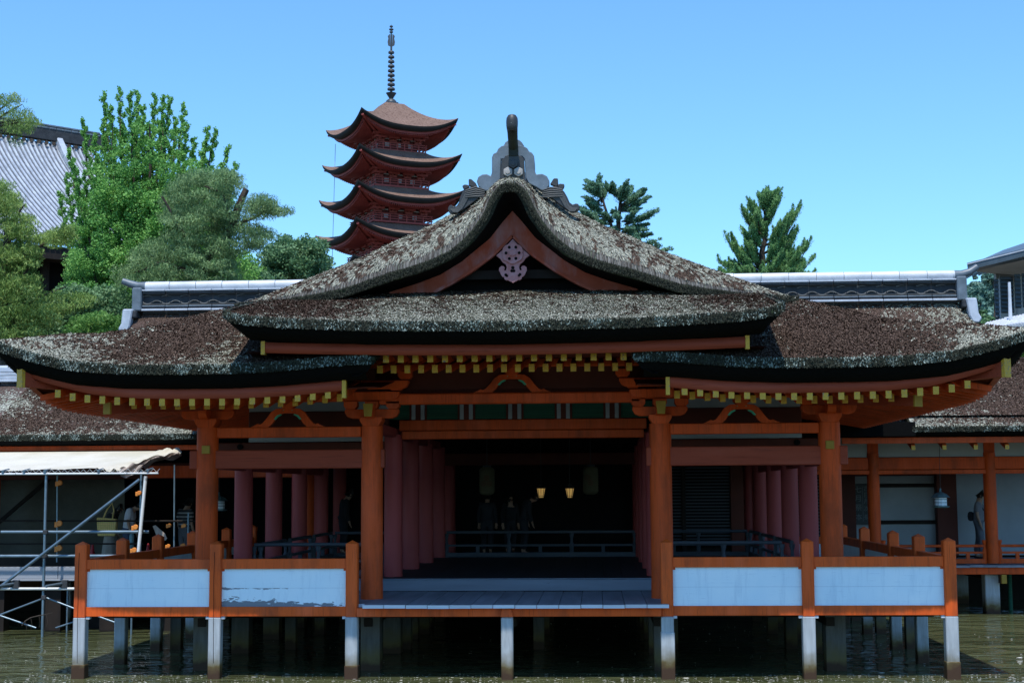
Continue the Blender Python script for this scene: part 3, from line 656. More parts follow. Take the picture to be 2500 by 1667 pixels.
# toribusuma: the raised tube above the ornament, curving out and up towards the viewer
a = at(1080+935*.185, 270+480*.185, 24.45)
tub = MB().tube([(a[0], 24.75, a[2]-.05), (a[0], 24.5, a[2]), (a[0], 24.34, a[2]+.10), (a[0], 24.26, a[2]+.19), (a[0], 24.18, a[2]+.25)], [.082,.082,.082,.085,.09], 20)
tub.build('ridge_finial', M['oni_moss'], hall, smooth=True)
MB().box(a[0]-.078, a[0]+.078, 24.44, 24.52, a[2]-.15, a[2]+.02).build('ridge_finial_neck', M['oni_moss'], hall)
MB().lathe([(.06,-.03),(.088,.0),(.096,.06),(.098,.13),(.092,.19),(.065,.235),(.025,.25)], (a[0], 24.14, a[2]+.22), 18).build('ridge_finial_cap', M['oni_black'], hall, smooth=True)
for s in (-1, 1):   # fins either side: lotus leaves and a curling tail
    m0 = (lambda v: v) if s > 0 else (lambda v: v)
    R_out = [(1310,1080),(1400,1020),(1500,1010),(1560,1030),(1610,1080),(1650,1150),(1680,1220),(1720,1250),(1760,1235),(1795,1240),(1808,1280),(1800,1320),(1760,1345),(1700,1345),(1640,1315),(1560,1260),(1480,1190),(1380,1130)]
    L_out = [(560,1075),(470,1025),(380,1018),(310,1050),(265,1090),(240,1150),(222,1220),(190,1270),(150,1275),(120,1250),(90,1270),(76,1310),(90,1350),(130,1370),(200,1360),(280,1320),(370,1250),(480,1170)]
    o_ = R_out if s > 0 else L_out[::-1]
    fin = MB().extrude(outl(o_, 24.6)[::1] if s > 0 else outl(o_, 24.6), 24.54, 24.66).build('ridge_fin', M['oni_black'], hall, bev=.01)
    base = [(1500,1060),(1560,1110),(1600,1180),(1640,1260),(1700,1310),(1765,1310)] if s > 0 else [(380,1060),(330,1110),(290,1190),(240,1280),(180,1325),(120,1320)]
    for k in range(6):
        off = (k-2.5)*13
        pts = [at(1080+(x+off*(.8 if s > 0 else -.8)*(1-i*.08))*.185, 270+(y-off*.35*(1 if i < 4 else 1.6))*.185, 24.53) for i, (x, y) in enumerate(base)]
        MB().tube(pts, [.010,.011,.011,.010,.009,.006], 6).build('fin_groove', M['oni_mid'], fin, smooth=True)
    for c in ([(1420,980),(1470,900),(1525,900),(1532,990),(1505,1015)], [(1510,1005),(1545,970),(1610,975),(1612,1010),(1580,1065)]) if s > 0 else ([(350,1000),(348,910),(380,908),(440,960),(470,1020),(400,1015)], [(290,1060),(262,1000),(300,980),(350,990),(360,1020),(300,1050)]):
        MB().extrude(outl(c if s > 0 else c, 24.6), 24.56, 24.64).build('ridge_leaf', M['oni_black'], fin, bev=.012)
    lf = [(1320,1085),(1430,1050),(1590,1075)] if s > 0 else [(560,1080),(440,1045),(300,1090)]
    for k in range(5):
        q = [at(1080+x*.185, 270+(y+(k-1.5)*22+(8*k if i == 1 else 0))*.185, 24.52) for i, (x, y) in enumerate(lf)]
        MB().tube(q, [.008,.016,.008], 6).build('leaf_vein', M['oni_mid'], fin, smooth=True)
# rear ridge line of the hall
MB().box(X0-.20, X0+.20, 24.7, YB, 8.12, 8.42).build('ridge_beam', M['oni_grey'], hall, bev=.02)

# ------------------------------------------------ eaves: fascia, rafters, soffits
def loft(name, rows, m, parent, smooth=True):
    V = np.stack([np.array(r, float) for r in rows], 1); return np_mesh(name, V.reshape(-1, 3), grid_faces(V.shape[0], V.shape[1]), m, parent, smooth)
def fascia(name, line, h, t, m, parent, out=(0,-1)):
    """curved board: line gives its top front edge"""
    L = np.array(line); o = np.array([out[0]*t, out[1]*t, 0])
    a = L; b = L-[0,0,h]; c = b-o; d = a-o
    ob = np_mesh(name, np.stack([d, a, b, c], 1).reshape(-1, 3), grid_faces(len(L), 4), m, parent, False); return ob
for s in (-1, 1):
    ln = offset_path(s, .30, -.30)
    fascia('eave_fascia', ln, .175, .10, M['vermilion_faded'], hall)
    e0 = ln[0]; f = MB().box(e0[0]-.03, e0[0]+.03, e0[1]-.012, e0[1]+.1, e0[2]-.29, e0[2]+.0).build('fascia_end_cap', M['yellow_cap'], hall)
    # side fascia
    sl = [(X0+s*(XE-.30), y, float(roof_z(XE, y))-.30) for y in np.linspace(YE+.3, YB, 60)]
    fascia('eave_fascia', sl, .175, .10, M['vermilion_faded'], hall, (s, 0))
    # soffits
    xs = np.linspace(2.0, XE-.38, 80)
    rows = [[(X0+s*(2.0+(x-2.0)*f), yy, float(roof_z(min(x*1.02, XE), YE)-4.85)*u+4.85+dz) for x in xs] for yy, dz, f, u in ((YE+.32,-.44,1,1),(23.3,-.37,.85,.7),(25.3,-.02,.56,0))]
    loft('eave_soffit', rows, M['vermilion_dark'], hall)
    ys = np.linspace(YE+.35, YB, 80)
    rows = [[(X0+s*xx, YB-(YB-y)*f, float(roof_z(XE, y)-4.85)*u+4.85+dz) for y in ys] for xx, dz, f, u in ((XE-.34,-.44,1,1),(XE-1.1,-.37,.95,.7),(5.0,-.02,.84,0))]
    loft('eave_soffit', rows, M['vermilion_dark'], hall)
def rafter_set(xs, y0, length, rise, w, h, zf, name='rafter'):
    src = None
    for x in xs:
        z = zf(x)
        if src is None:
            src = MB().beam((0,0,0), (0,length,rise), w, h).build(name, M['vermilion'], hall, at=(X0+x, y0, z))
            src_cap = MB().box(-w/2-.002, w/2+.002, -.012, 0, -h/2-.002, h/2+.002).build('rafter_cap', M['yellow_cap'], src, at=(X0+x, y0, z))
            cap = src_cap
        else:
            r = inst(src, hall, (X0+x, y0, z)); inst(cap, r, (X0+x, y0, z))
edge = lambda x: float(roof_z(min(abs(x)+.0, XE), YE))
xs1 = [s*(2.70+.2325*k) for s in (-1, 1) for k in range(19)]
rafter_set(xs1, 22.53, .95, .20, .082, .112, lambda x: edge(x)-.525)
xs2 = [s*(2.62+.2325*k) for s in (-1, 1) for k in range(16)]
rafter_set(xs2, 23.12, 2.1, .42, .082, .115, lambda x: edge(x)-.545)
rafter_set([-1.80+.2245*k for k in range(17)], 22.45, .95, .12, .085, .105, lambda x: 4.94)
rafter_set([-1.99+.2155*k for k in range(19)], 23.12, 2.2, .30, .085, .118, lambda x: 4.84)
# centre fascia and soffit
ln = [(X0+x, PYF+.40, float(canopy_z(abs(x)*1.1, PYF))-.295) for x in np.linspace(-3.6, 3.6, 80)]
ln = [(x, y, 5.115+.07*(abs(x-X0)/3.6)**2) for x, y, z in ln]
fascia('eave_fascia', ln, .155, .10, M['vermilion_faded'], hall)
for s in (-1, 1): MB().box(X0+s*3.61-.03, X0+s*3.61+.03, PYF+.385, PYF+.50, 5.0, 5.20).build('fascia_end_cap', M['yellow_cap'], hall)
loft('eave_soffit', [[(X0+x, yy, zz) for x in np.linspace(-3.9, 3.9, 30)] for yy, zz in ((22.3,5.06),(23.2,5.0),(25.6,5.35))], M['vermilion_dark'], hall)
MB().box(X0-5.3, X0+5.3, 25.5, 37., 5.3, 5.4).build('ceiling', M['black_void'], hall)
for s in (-1, 1):
    # hip beams with long yellow end plates
    z = edge(7.3)-.22
    hb = MB().beam((X0+s*5.1, 25.1, 4.62), (X0+s*7.42, 22.46, z-.17), .15, .27).build('hip_rafter', M['vermilion_faded'], hall)
    MB().beam((X0+s*7.42, 22.46, z-.17), (X0+s*7.455, 22.42, z-.17), .165, .29).build('rafter_cap', M['yellow_cap'], hb)
    hb = MB().beam((X0+s*5.1, 25.1, 4.42), (X0+s*6.22, 22.9, 4.26), .13, .16).build('hip_rafter', M['vermilion_faded'], hall)
    MB().beam((X0+s*6.22, 22.9, 4.26), (X0+s*6.235, 22.87, 4.26), .145, .18).build('rafter_cap', M['yellow_ochre'], hb)
    # side eave rafters
    src = None
    for k in range(50):
        y = 23.2+.24*k; z = float(roof_z(XE, y))-.515
        if src is None: src = MB().beam((0,0,0), (-s*2.3,0,.42), .10, .085).build('side_rafter', M['vermilion'], hall, at=(X0+s*7.40, y, z))
        else: inst(src, hall, (X0+s*7.40, y, z))

# ------------------------------------------------ columns, beams, brackets
ROWS = [25.2, 27.85, 30.5, 33.15, 35.8]
def col_mesh(r, h, name, m, at_):
    return MB().lathe([(r*1.02,0),(r*1.02,.25),(r,.3),(r,h*.5),(r*.985,h)], n=24).build(name, m, hall, at=at_, smooth=True)
cf = col_mesh(.185, 2.90, 'column', M['vermilion'], (X0-5.24, 25.2, 1.15))
for x in (-2.42, 2.44, 5.24): inst(cf, hall, (X0+x, 25.2, 1.15))
ci = col_mesh(.172, 3.15, 'inner_column', M['vermilion_shaded'], (X0-5.24, ROWS[1], 1.385))
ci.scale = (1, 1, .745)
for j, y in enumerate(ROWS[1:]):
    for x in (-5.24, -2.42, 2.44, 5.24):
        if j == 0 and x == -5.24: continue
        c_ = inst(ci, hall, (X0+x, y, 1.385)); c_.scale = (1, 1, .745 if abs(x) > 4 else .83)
# round ground joint rings are absent; square stepped piles carry the columns
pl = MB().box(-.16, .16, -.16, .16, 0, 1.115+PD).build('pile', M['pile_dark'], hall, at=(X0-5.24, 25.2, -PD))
for y in ROWS:
    for x in (-5.24, -2.42, 2.44, 5.24):
        if not (y == 25.2 and x == -5.24): inst(pl, hall, (X0+x, y, -PD))
def beam(name, x0, x1, y0, y1, z0, z1, m='vermilion', bev=.012, parent=hall): return MB().box(x0, x1, y0, y1, z0, z1).build(name, M[m], parent, bev=bev)
for s in (-1, 1):
    a, b = sorted((X0+s*2.60, X0+s*5.07)); beam('head_tie_beam', a, b, 25.12, 25.28, 3.87, 4.045)
    a, b = sorted((X0+s*2.20, X0+s*5.53)); beam('tie_beam', a, b, 25.11, 25.29, 3.345, 3.66, 'vermilion_faded', .015)
    c = beam('nail_cover', X0+s*5.24-.07-.02*s, X0+s*5.24+.07-.02*s, 24.985, 25.03, 3.60, 3.74, 'yellow_ochre', .008)
    # side tie beams running back
    for r0, r1 in zip(ROWS[:-1], ROWS[1:]):
        for x in (5.24, 2.42):
            beam('side_tie_beam', X0+s*x-.08, X0+s*x+.08, r0+.16, r1-.16, 3.35 if x > 4 else 3.95, 3.66 if x > 4 else 4.12, 'vermilion_shaded')
    for r in ROWS[1:]:
        a, b = sorted((X0+s*2.30, X0+s*5.72)); beam('inner_tie_beam', a, b, r-.07, r+.07, 3.73, 3.875, 'vermilion_dark')
    # plaster wall strips above the second row of columns
    a, b = sorted((X0+s*2.5, X0+s*5.15))
    beam('plaster_strip', a, b, 27.83, 27.89, 3.885, 3.98, 'plaster', 0); beam('plaster_strip', a, b, 27.83, 27.89, 4.40, 4.75, 'plaster', 0)
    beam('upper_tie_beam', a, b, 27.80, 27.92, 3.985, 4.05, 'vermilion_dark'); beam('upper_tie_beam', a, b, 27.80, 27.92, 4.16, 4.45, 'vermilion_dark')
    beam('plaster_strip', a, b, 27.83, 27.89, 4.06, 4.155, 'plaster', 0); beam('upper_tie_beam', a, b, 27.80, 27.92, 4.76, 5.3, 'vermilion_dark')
    q = MB().lathe([(.0,0),(.055,0),(.055,.03),(.0,.03)], n=12); q.v = [(x, -z, y) for x, y, z in q.v]
    q.build('nail_cover', M['black_void'], hall, at=(X0+s*(5.30 if s < 0 else 5.05), 27.78, 3.80))
# centre: curved main beam, transom with green blinds, double lintel
beam('rainbow_beam', X0-2.30, X0+2.12, 25.10, 25.30, 4.41, 4.59, 'vermilion', .02)
beam('lintel', X0-2.3, X0+2.3, 27.77, 27.93, 4.075, 4.27, 'vermilion', .01); beam('lintel', X0-2.25, X0+2.25, 27.75, 27.93, 3.915, 4.065, 'vermilion', .01)
beam('lintel', X0-2.3, X0+2.3, 27.77, 27.93, 4.60, 5.35, 'vermilion_dark', .01)
cx = X0-.14
for k in range(-3, 4):
    x = cx+k*.905
    if abs(x-X0) > 2.5: continue
    for d in (-.085, .085):
        if abs(x+d-X0) < 2.45: beam('transom_post', x+d-.036, x+d+.036, 27.79, 27.86, 4.275, 4.60, 'plaster', .004)
    beam('transom_frame', x-.05, x+.05, 27.80, 27.88, 4.275, 4.6, 'vermilion_dark', .003)
for k in range(-3, 3):
    x = cx+(k+.5)*.905; 
    bl = MB()
    for j in range(10): bl.box(x-.29, x+.29, 27.85+.004*(j % 2), 27.87, 4.285+j*.031, 4.285+j*.031+.027)
    bl.build('bamboo_blind', M['green_blind'], hall)
    for e in (-.31, .31): beam('transom_frame', x+e-.02, x+e+.02, 27.81, 27.88, 4.275, 4.6, 'vermilion_dark', .003)

def bracket(x, y, z, low=True, nose=True):
    """bearing block, boat-shaped arm and three small blocks over a column head"""
    mb = MB(); mb.extrude([(-.13,0),(.13,0),(.175,.07),(.19,.10),(.19,.155),(-.19,.155),(-.19,.10),(-.175,.07)], -.19, .19)
    b = mb.build('bracket_block', M['vermilion'], hall, at=(x, y, z), bev=.006)
    arm = [(-.46,.10),(-.42,.03),(-.34,0),(.34,0),(.42,.03),(.46,.10),(.46,.155),(-.46,.155)]
    MB().extrude([(a, c) for a, c in arm], -.075, .075).build('bracket_arm', M['vermilion'], hall, at=(x, y, z+.135), bev=.008)
    MB().extrude([(a*.9, c) for a, c in arm], -.07, .07).build('bracket_arm', M['vermilion'], hall, at=(x, y+.0, z+.135)).rotation_euler = (0, 0, PI/2)
    sm = [(-.075,0),(.075,0),(.115,.05),(.115,.13),(-.115,.13),(-.115,.05)]
    for k, d in enumerate((-.36, 0, .36)):
        MB().extrude(sm, -.10, .10).build('bearing_block', M['vermilion'], hall, at=(x+d, y, z+.292), bev=.005)
    if not nose: MB().extrude(sm, -.10, .10).build('bearing_block', M['vermilion'], hall, at=(x, y-.36, z+.292), bev=.005)
    if nose:
        MB().extrude([(-.058,0),(.058,0),(.081,.215),(-.081,.215)], .013, .30).build('beam_nose', M['vermilion'], hall, at=(x, y-.50, z+.145), bev=.003)
        MB().extrude([(-.062,0),(.062,0),(.085,.215),(-.085,.215)], 0, .012).build('beam_end_plate', M['yellow_ochre'], hall, at=(x, y-.50, z+.145), bev=.003)
for x in (-2.42, 2.44): bracket(X0+x, 25.2, 4.045)
for x in (-5.24, 5.24): bracket(X0+x, 25.2, 4.045, nose=False)
for s in (-1, 1):
    a, b = sorted((X0+s*2.0, X0+s*5.9)); beam('eave_purlin', a, b, 25.13, 25.27, 4.47, 4.60, 'vermilion')
    # second tier arms under the raised canopy
    for k, (dx, z) in enumerate(((-.05, 4.48), (.12, 4.66))):
        arm = [(-.40,.10),(-.36,.03),(-.29,0),(.29,0),(.36,.03),(.40,.10),(.40,.14),(-.40,.14)]
        MB().extrude(arm, -.08, .08).build('bracket_arm', M['vermilion'], hall, at=(X0+s*(2.28-dx), 25.05-.12*k, z), bev=.008)
        MB().extrude([(-.075,0),(.075,0),(.12,.05),(.12,.13),(-.12,.13),(-.12,.05)], -.1, .1).build('bearing_block', M['vermilion'], hall, at=(X0+s*(1.94-dx), 25.05-.12*k, z+.16), bev=.005)
beam('eave_purlin', X0-2.6, X0+2.6, 24.6, 24.76, 4.99, 5.12, 'vermilion')
beam('wall_board', X0-2.4, X0+2.4, 25.35, 25.42, 4.66, 5.05, 'vermilion_dark')

def frog_leg(x, y, z, h, w):
    k = empty('frog_leg_strut', (x, y, z)); k.parent = hall; k.location = Vector((x, y, z))-Vector(W[hall])
    R = [(.18,1),(.34,.97),(.48,.80),(.60,.48),(.72,.22),(.80,.14),(.86,.20),(.92,.13),(1.05,.02),(1.05,0),(.55,0),(.44,.20),(.34,.50),(.25,.68),(.12,.74)]
    poly = [(a*w, b*h) for a, b in R]+[(-a*w, b*h) for a, b in R[::-1]]
    MB().extrude(poly[::-1], -.05, .05).build('frog_leg', M['vermilion'], k, at=(x, y, z), bev=.006)
    for s in (-1, 1):
        MB().extrude([(s*.20*w, .70*h),(s*.30*w,.64*h),(s*.40*w,.42*h),(s*.34*w,.40*h),(s*.27*w,.55*h),(s*.16*w,.66*h)][::s], -.056, -.03).build('leaf_carving', M['green_accent'], k, at=(x, y, z))
        MB().extrude([(s*.10*w, .90*h),(s*.13*w,.92*h),(s*.14*w,.86*h)][::s], -.054, -.05).build('leaf_carving', M['green_accent'], k, at=(x, y, z))
    MB().extrude([(-.075,0),(.075,0),(.14,.05),(.14,.12),(-.14,.12),(-.14,.05)], -.09, .09).build('bearing_block', M['vermilion'], k, at=(x, y, z+h*.98), bev=.005)
frog_leg(X0-.04, 25.2, 4.595, .31, .62); frog_leg(X0-3.86, 25.2, 4.045, .32, .60); frog_leg(X0+3.80, 25.2, 4.045, .32, .60)

# back wall, side walls and shutters inside
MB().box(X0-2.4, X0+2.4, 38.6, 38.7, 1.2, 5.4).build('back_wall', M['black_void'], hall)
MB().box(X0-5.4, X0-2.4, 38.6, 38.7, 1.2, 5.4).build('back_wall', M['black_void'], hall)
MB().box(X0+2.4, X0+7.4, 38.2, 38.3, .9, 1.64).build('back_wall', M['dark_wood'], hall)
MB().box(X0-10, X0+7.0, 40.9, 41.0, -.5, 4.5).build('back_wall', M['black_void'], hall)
for x0, x1 in ((2.62, 3.50), (3.60, 4.72), (5.35, 6.2), (6.3, 7.2)):
    sh = MB().box(X0+x0-.03, X0+x1+.03, 38.14, 38.18, 1.5, 3.6).build('shutter', M['black_void'], hall)
    for k in range(24):
        MB().box(X0+x0, X0+x1, 38.06, 38.13, 1.62+.081*k, 1.62+.081*k+.036).build('shutter_slat', M['rail_wood'], sh) if k == 0 and not sh.get('s') else inst(sh.children[0], sh, (X0+(x0+x1)/2, 38.095, 1.62+.081*k))
beam('door_post', X0+4.72, X0+5.05, 38.0, 38.2, 1.3, 3.8, 'vermilion_dark'); beam('door_post', X0+3.50, X0+3.60, 38.0, 38.14, 1.3, 3.8, 'dark_wood')
beam('back_lintel', X0-5.4, X0+7.3, 37.9, 38.1, 3.6, 3.9, 'vermilion_dark')
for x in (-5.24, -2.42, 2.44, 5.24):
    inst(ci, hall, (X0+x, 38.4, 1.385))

# ================================================================== VERANDA DECK
deck = empty('veranda_deck', (0, 25, .97), 'grey plank veranda deck on piles carrying the shrine hall above the water', 'deck')
src = None; k = 0
for i in list(range(-3, 20))+list(range(-20, -3)):
    x = 1.218+.345*(i-3)+.1
    w = .345
    z = 1.165+random.uniform(-.004, .004); yf = 23.74+random.uniform(-.012, .012)
    if src is None and abs(x) < 2.3:
        src = MB().box(-w/2+.004, w/2-.004, 0, 3.23, -.05, 0).build('plank', M['weathered_wood'], deck, at=(x, yf, z), bev=.006)
        nose = MB().box(-w/2+.005, w/2-.005, -.012, -.0005, -.052, .001).build('plank_end', M['edge_wood'], src, at=(x, yf, z)); s0 = src
    elif src is not None:
        if abs(x) > 6.95: continue
        if abs(x) > 2.36: yf = 24.07
        p = inst(src, deck, (x, yf, z)); inst(nose, p, (x, yf, z))
# side strips of the deck going back past the hall
for s in (-1, 1):
    for k in range(5):
        x0 = s*(5.5+.29*k)
        MB().box(min(x0, x0+s*.285), max(x0, x0+s*.285), 26.99, 36.5, 1.115, 1.165).build('plank', M['weathered_wood'], deck)
beam('step_board', X0-5.45, X0+5.45, 26.985, 27.03, 1.17, 1.375, 'weathered_beam', .008, deck)
src = None
for i in range(31):
    x = X0-5.25+.345*i
    if src is None: src = MB().box(-.17, .17, 0, 11.4, -.05, 0).build('floor_plank', M['floor_wood'], deck, at=(x, 27.0, 1.385))
    else: inst(src, deck, (x, 27.0, 1.385+random.uniform(-.003, .003)))
beam('floor_edge', X0-5.45, X0+5.45, 26.96, 27.06, 1.376, 1.392, 'weathered_beam', .003, deck)
MB().box(-7.2, 7.2, 37.3, 37.45, -.4, 1.1).build('underfloor_light_blocker', M['dark_wood'], deck)  # added dark screen, keeps brightness behind the deck out of the water
beam('edge_beam', -2.41, 2.41, 23.86, 23.98, .975, 1.112, 'vermilion_post', .006, deck)
for y in (25.2, 27.85, 30.5): beam('floor_beam', -6.9, 6.9, y-.09, y+.09, .86, 1.11, 'dark_wood', .006, deck)
for x in (-5.2, -2.4, 0., 2.4, 5.2): beam('floor_joist', x-.07, x+.07, 25.0, 36., .72, .858, 'dark_wood', .006, deck)
mp = MB().box(-.093, .093, 0, .19, 0, .97+PD).build('pile', M['pile_wood'], deck, at=(-.02, 23.81, -PD), bev=.02)
kb = MB(); kb.add([(-.10,-.02,0),(.10,-.02,0),(.10,.1,0),(-.10,.1,0),(-.075,.0,.125),(.075,.0,.125),(.075,.1,.125),(-.075,.1,.125)], [(0,3,2,1),(4,5,6,7),(0,1,5,4),(1,2,6,5),(2,3,7,6),(3,0,4,7)])
kb.build('beam_nose', M['vermilion_post'], deck, at=(-.02, 23.80, .975), bev=.004)
for x in (-6.9, -4.7, -2.5, 0, 2.5, 4.7, 6.9):
    for y in (28.5, 31.5, 34.5):
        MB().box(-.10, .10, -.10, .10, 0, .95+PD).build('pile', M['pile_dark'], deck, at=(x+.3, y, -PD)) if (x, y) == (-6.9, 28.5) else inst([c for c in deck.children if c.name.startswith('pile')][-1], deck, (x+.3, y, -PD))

# ================================================================== VERANDA FENCES
def panel_mat(name, peel):
    m, nt, b = _bsdf(name, .5, .4); v = coords(nt, (1,1,1), rnd=not peel)
    n1 = noise(nt, v, 1.2, 3.); c = ramp(nt, n1, [(.3, (.68,.82,.90)), (.7, (.80,.89,.93))]).outputs[0]  # white paint, with the blue of skylight put into its colour
    gr = noise(nt, coords(nt, (1.2,1,30)), 3., 5., .7); c = mixc(nt, ramp(nt, gr, [(.62, (0,0,0)), (.72, (.6,.6,.6))]).outputs[0], c, (.30,.42,.55))
    dirt = noise(nt, coords(nt, (6,1,.8)), 1.6, 5., .7); c = mixc(nt, ramp(nt, dirt, [(.52, (0,0,0)), (.75, (.45,.45,.45))]).outputs[0], c, (.42,.55,.66))
    sz = nt.nodes.new('ShaderNodeSeparateXYZ'); nt.links.new(nt.nodes.new('ShaderNodeTexCoord').outputs['Object'], sz.inputs[0])
    seam = mth(nt, 'LESS_THAN', mth(nt, 'ABSOLUTE', mth(nt, 'SUBTRACT', sz.outputs[2], .293)), .0022); c = mixc(nt, mth(nt, 'MULTIPLY', seam, .6), c, (.2,.3,.4))
    if peel:
        sx = nt.nodes.new('ShaderNodeSeparateXYZ'); nt.links.new(v, sx.inputs[0]); z = sx.outputs[2]; x = sx.outputs[0]
        pn = noise(nt, coords(nt, (1,1,3.5), rnd=False), 4.5, 6., .62)
        low = mth(nt, 'MULTIPLY', mth(nt, 'SUBTRACT', .16, z), 2.2)                   # towards the bottom edge
        mid = mth(nt, 'MULTIPLY', mth(nt, 'SUBTRACT', .022, mth(nt, 'ABSOLUTE', mth(nt, 'SUBTRACT', z, .285))), 8.)
        lft = mth(nt, 'MULTIPLY', x, -.11)
        f = mth(nt, 'ADD', pn, mth(nt, 'ADD', mth(nt, 'MAXIMUM', mth(nt, 'MINIMUM', low, .3), mth(nt, 'MAXIMUM', mid, -.3)), lft))
        c = mixc(nt, ramp(nt, f, [(.695, (0,0,0)), (.705, (1,1,1))]).outputs[0], c, (.17,.19,.22))
    nt.links.new(c, b.inputs['Base Color']); bump(nt, b, gr, .25, .003); M[name] = m
panel_mat('panel_paint', False); panel_mat('panel_peeled', True)
PZ0, PZ1, PZ2, PZ3 = .978, 1.129, 1.729, 1.886
post_src = pile_src = cap_src = None
def post(fence, x, y, lean=0, far=False):
    """square post with chamfered edges and a low pyramid top, standing on its own pile"""
    global post_src, pile_src
    if post_src is None:
        mb = MB(); h = PZ3-.97+.235; r = .095; c = .014; zz = [0, h]
        ring = [(-r+c,-r),(r-c,-r),(r,-r+c),(r,r-c),(r-c,r),(-r+c,r),(-r,r-c),(-r,-r+c)]
        vs = [(a, b, z) for z in zz for a, b in ring]+[(0,0,h+.055)]
        fs = [(i, (i+1) % 8, (i+1) % 8+8, i+8) for i in range(8)]+[(i+8, (i+1) % 8+8, 16) for i in range(8)]+[tuple(range(7,-1,-1))]
        post_src = mb.add(vs, fs).build('post', M['vermilion_post'], fence, at=(x, y, .97))
        pile_src = MB().box(-.098, .098, -.098, .098, 0, .966+PD).build('pile', M['pile_wood'], post_src, at=(x, y, -PD), bev=.014)
        return post_src
    p = inst(post_src, fence, (x, y, .97)); q = inst(pile_src, p, (x, y, -PD)); p.rotation_euler = (0, random.uniform(-.004, .004), 0); return p
def bay(fence, a, b, pm='panel_paint'):
    """rails and boarded panel between two posts given as (x, y)"""
    a = Vector((*a, 0)); b = Vector((*b, 0)); d = (b-a).normalized(); a = a+d*.093; b = b-d*.093
    for z0, z1, nm, w in ((PZ2, PZ3, 'top_rail', .12), (PZ0, PZ1, 'bottom_rail', .12)):
        MB().beam(a+Vector((0,0,(z0+z1)/2)), b+Vector((0,0,(z0+z1)/2)), w, z1-z0).build(nm, M['vermilion_post'], fence, bev=.006)
    MB().beam(a+Vector((0,0,(PZ1+PZ2)/2)), b+Vector((0,0,(PZ1+PZ2)/2)), .03, PZ2-PZ1).build('panel', M[pm], fence)
    # small notched corner pieces
    nrm = d.cross(Vector((0,0,1)))
    for e, sg in ((a, 1), (b, -1)):
        p = e+nrm*.0+Vector((0,0,PZ2)); MB().beam(p-Vector((0,0,.018)), p+d*sg*.045-Vector((0,0,.018)), .05, .036).build('corner_notch', M['vermilion_post'], fence)
        q = e+Vector((0,0,.955)); MB().beam(q-d*sg*.0, q+d*sg*.06, .09, .04).build('tie_end', M['edge_wood'], fence)
for s, nm, lab in ((-1, 'veranda_fence', 'vermilion fence on the left wing of the veranda, white panels tinted skylight blue, one peeling'), (1, 'veranda_fence', 'vermilion fence with clean white panels tinted skylight blue on the right wing of the veranda')):
    f = empty(nm, (s*4.7, 24, .97), lab, 'fence', 'fences around the shrine veranda')
    xs = [2.503, 4.706, 6.907]
    for x in xs: post(f, s*x, 24.0)
    bay(f, (s*xs[0], 24), (s*xs[1], 24), 'panel_peeled' if s < 0 else 'panel_paint'); bay(f, (s*xs[1], 24), (s*xs[2], 24))
    ys = [24.0]+[24.05+d for d in ((2.03, 4.16, 6.6, 9.47, 12.0) if s < 0 else (2.13, 4.35, 7.34, 10.1))]
    for y in ys[1:]: post(f, s*6.907, y)
    for a, b in zip(ys[:-1], ys[1:]): bay(f, (s*6.907, a), (s*6.907, b))
    if s > 0: bay(f, (6.907, ys[-1]), (5.6, ys[-1])); post(f, 5.6, ys[-1])
for x, top in ((-6.907, .22), (-2.503, .21), (2.503, .72), (6.907, .27)):
    fo = [o for o in scene.objects if o.name.startswith('veranda_fence')][0 if x < 0 else 1]
    MB().box(x-.107, x+.107, 23.892, 24.105, -.4, top).build('pile_sleeve', M['pile_wood'], fo, bev=.008)
# worn vertical splits in the front posts
for x, dz in ((-6.925, 0), (-4.715, .0)):
    f = [o for o in scene.objects if o.name.startswith('veranda_fence')][0]
    MB().tube([(x, 23.903, 2.0), (x-.008, 23.903, 1.6), (x-.003, 23.903, 1.2), (x-.004, 23.903, .98)], .004, 5).build('crack', M['black_void'], f)
    MB().tube([(x-.004, 23.900, .96), (x, 23.900, .6), (x+.006, 23.900, .25)], .004, 5).build('crack', M['black_void'], f)

# ================================================================== GREY INNER RAILINGS
def railing(a, b, z, label, n=3, mat='rail_wood', h=(.0, .26, .59), name='handrail', endk=True, group='grey wooden railings between the inner columns'):
    A = Vector((*a, z)); B = Vector((*b, z)); t = empty(name, tuple((A+B)/2), label, 'railing', group); d = (B-A).normalized(); up = Vector((0,0,1))
    MB().beam(A+up*(h[0]+.06), B+up*(h[0]+.06), .10, .11).build('bottom_rail', M[mat], t, bev=.006)
    MB().beam(A+up*(h[1]+.02), B+up*(h[1]+.02), .07, .05).build('middle_rail', M[mat], t, bev=.005)
    MB().tube([A+up*h[2], B+up*h[2]], .035, 10).build('top_rail', M[mat], t, smooth=True)
    for i in range(n+1):
        p = A.lerp(B, i/n)
        MB().lathe([(.05,0),(.05,.22),(.055,.24),(.055,.30),(.032,.36),(.030,.44),(.05,.50),(.055,.56)], tuple(p), 8).build('post', M[mat], t)
        if i < n: q = A.lerp(B, (i+.5)/n); MB().box(q.x-.04, q.x+.04, q.y-.035, q.y+.035, z+.1, z+h[1]).build('short_post', M[mat], t)
    return t
FZ = 1.385
railing((X0-2.22, 35.8), (X0+2.25, 35.8), FZ, 'grey wooden railing closing the back of the dark entrance hall')
railing((X0-5.05, 27.95), (X0-2.62, 27.95), FZ, 'grey wooden railing behind the left fence panels, between orange columns', 2)
railing((X0+2.62, 27.95), (X0+4.75, 27.95), FZ, 'grey wooden railing behind the right fence panels, between orange columns', 2)
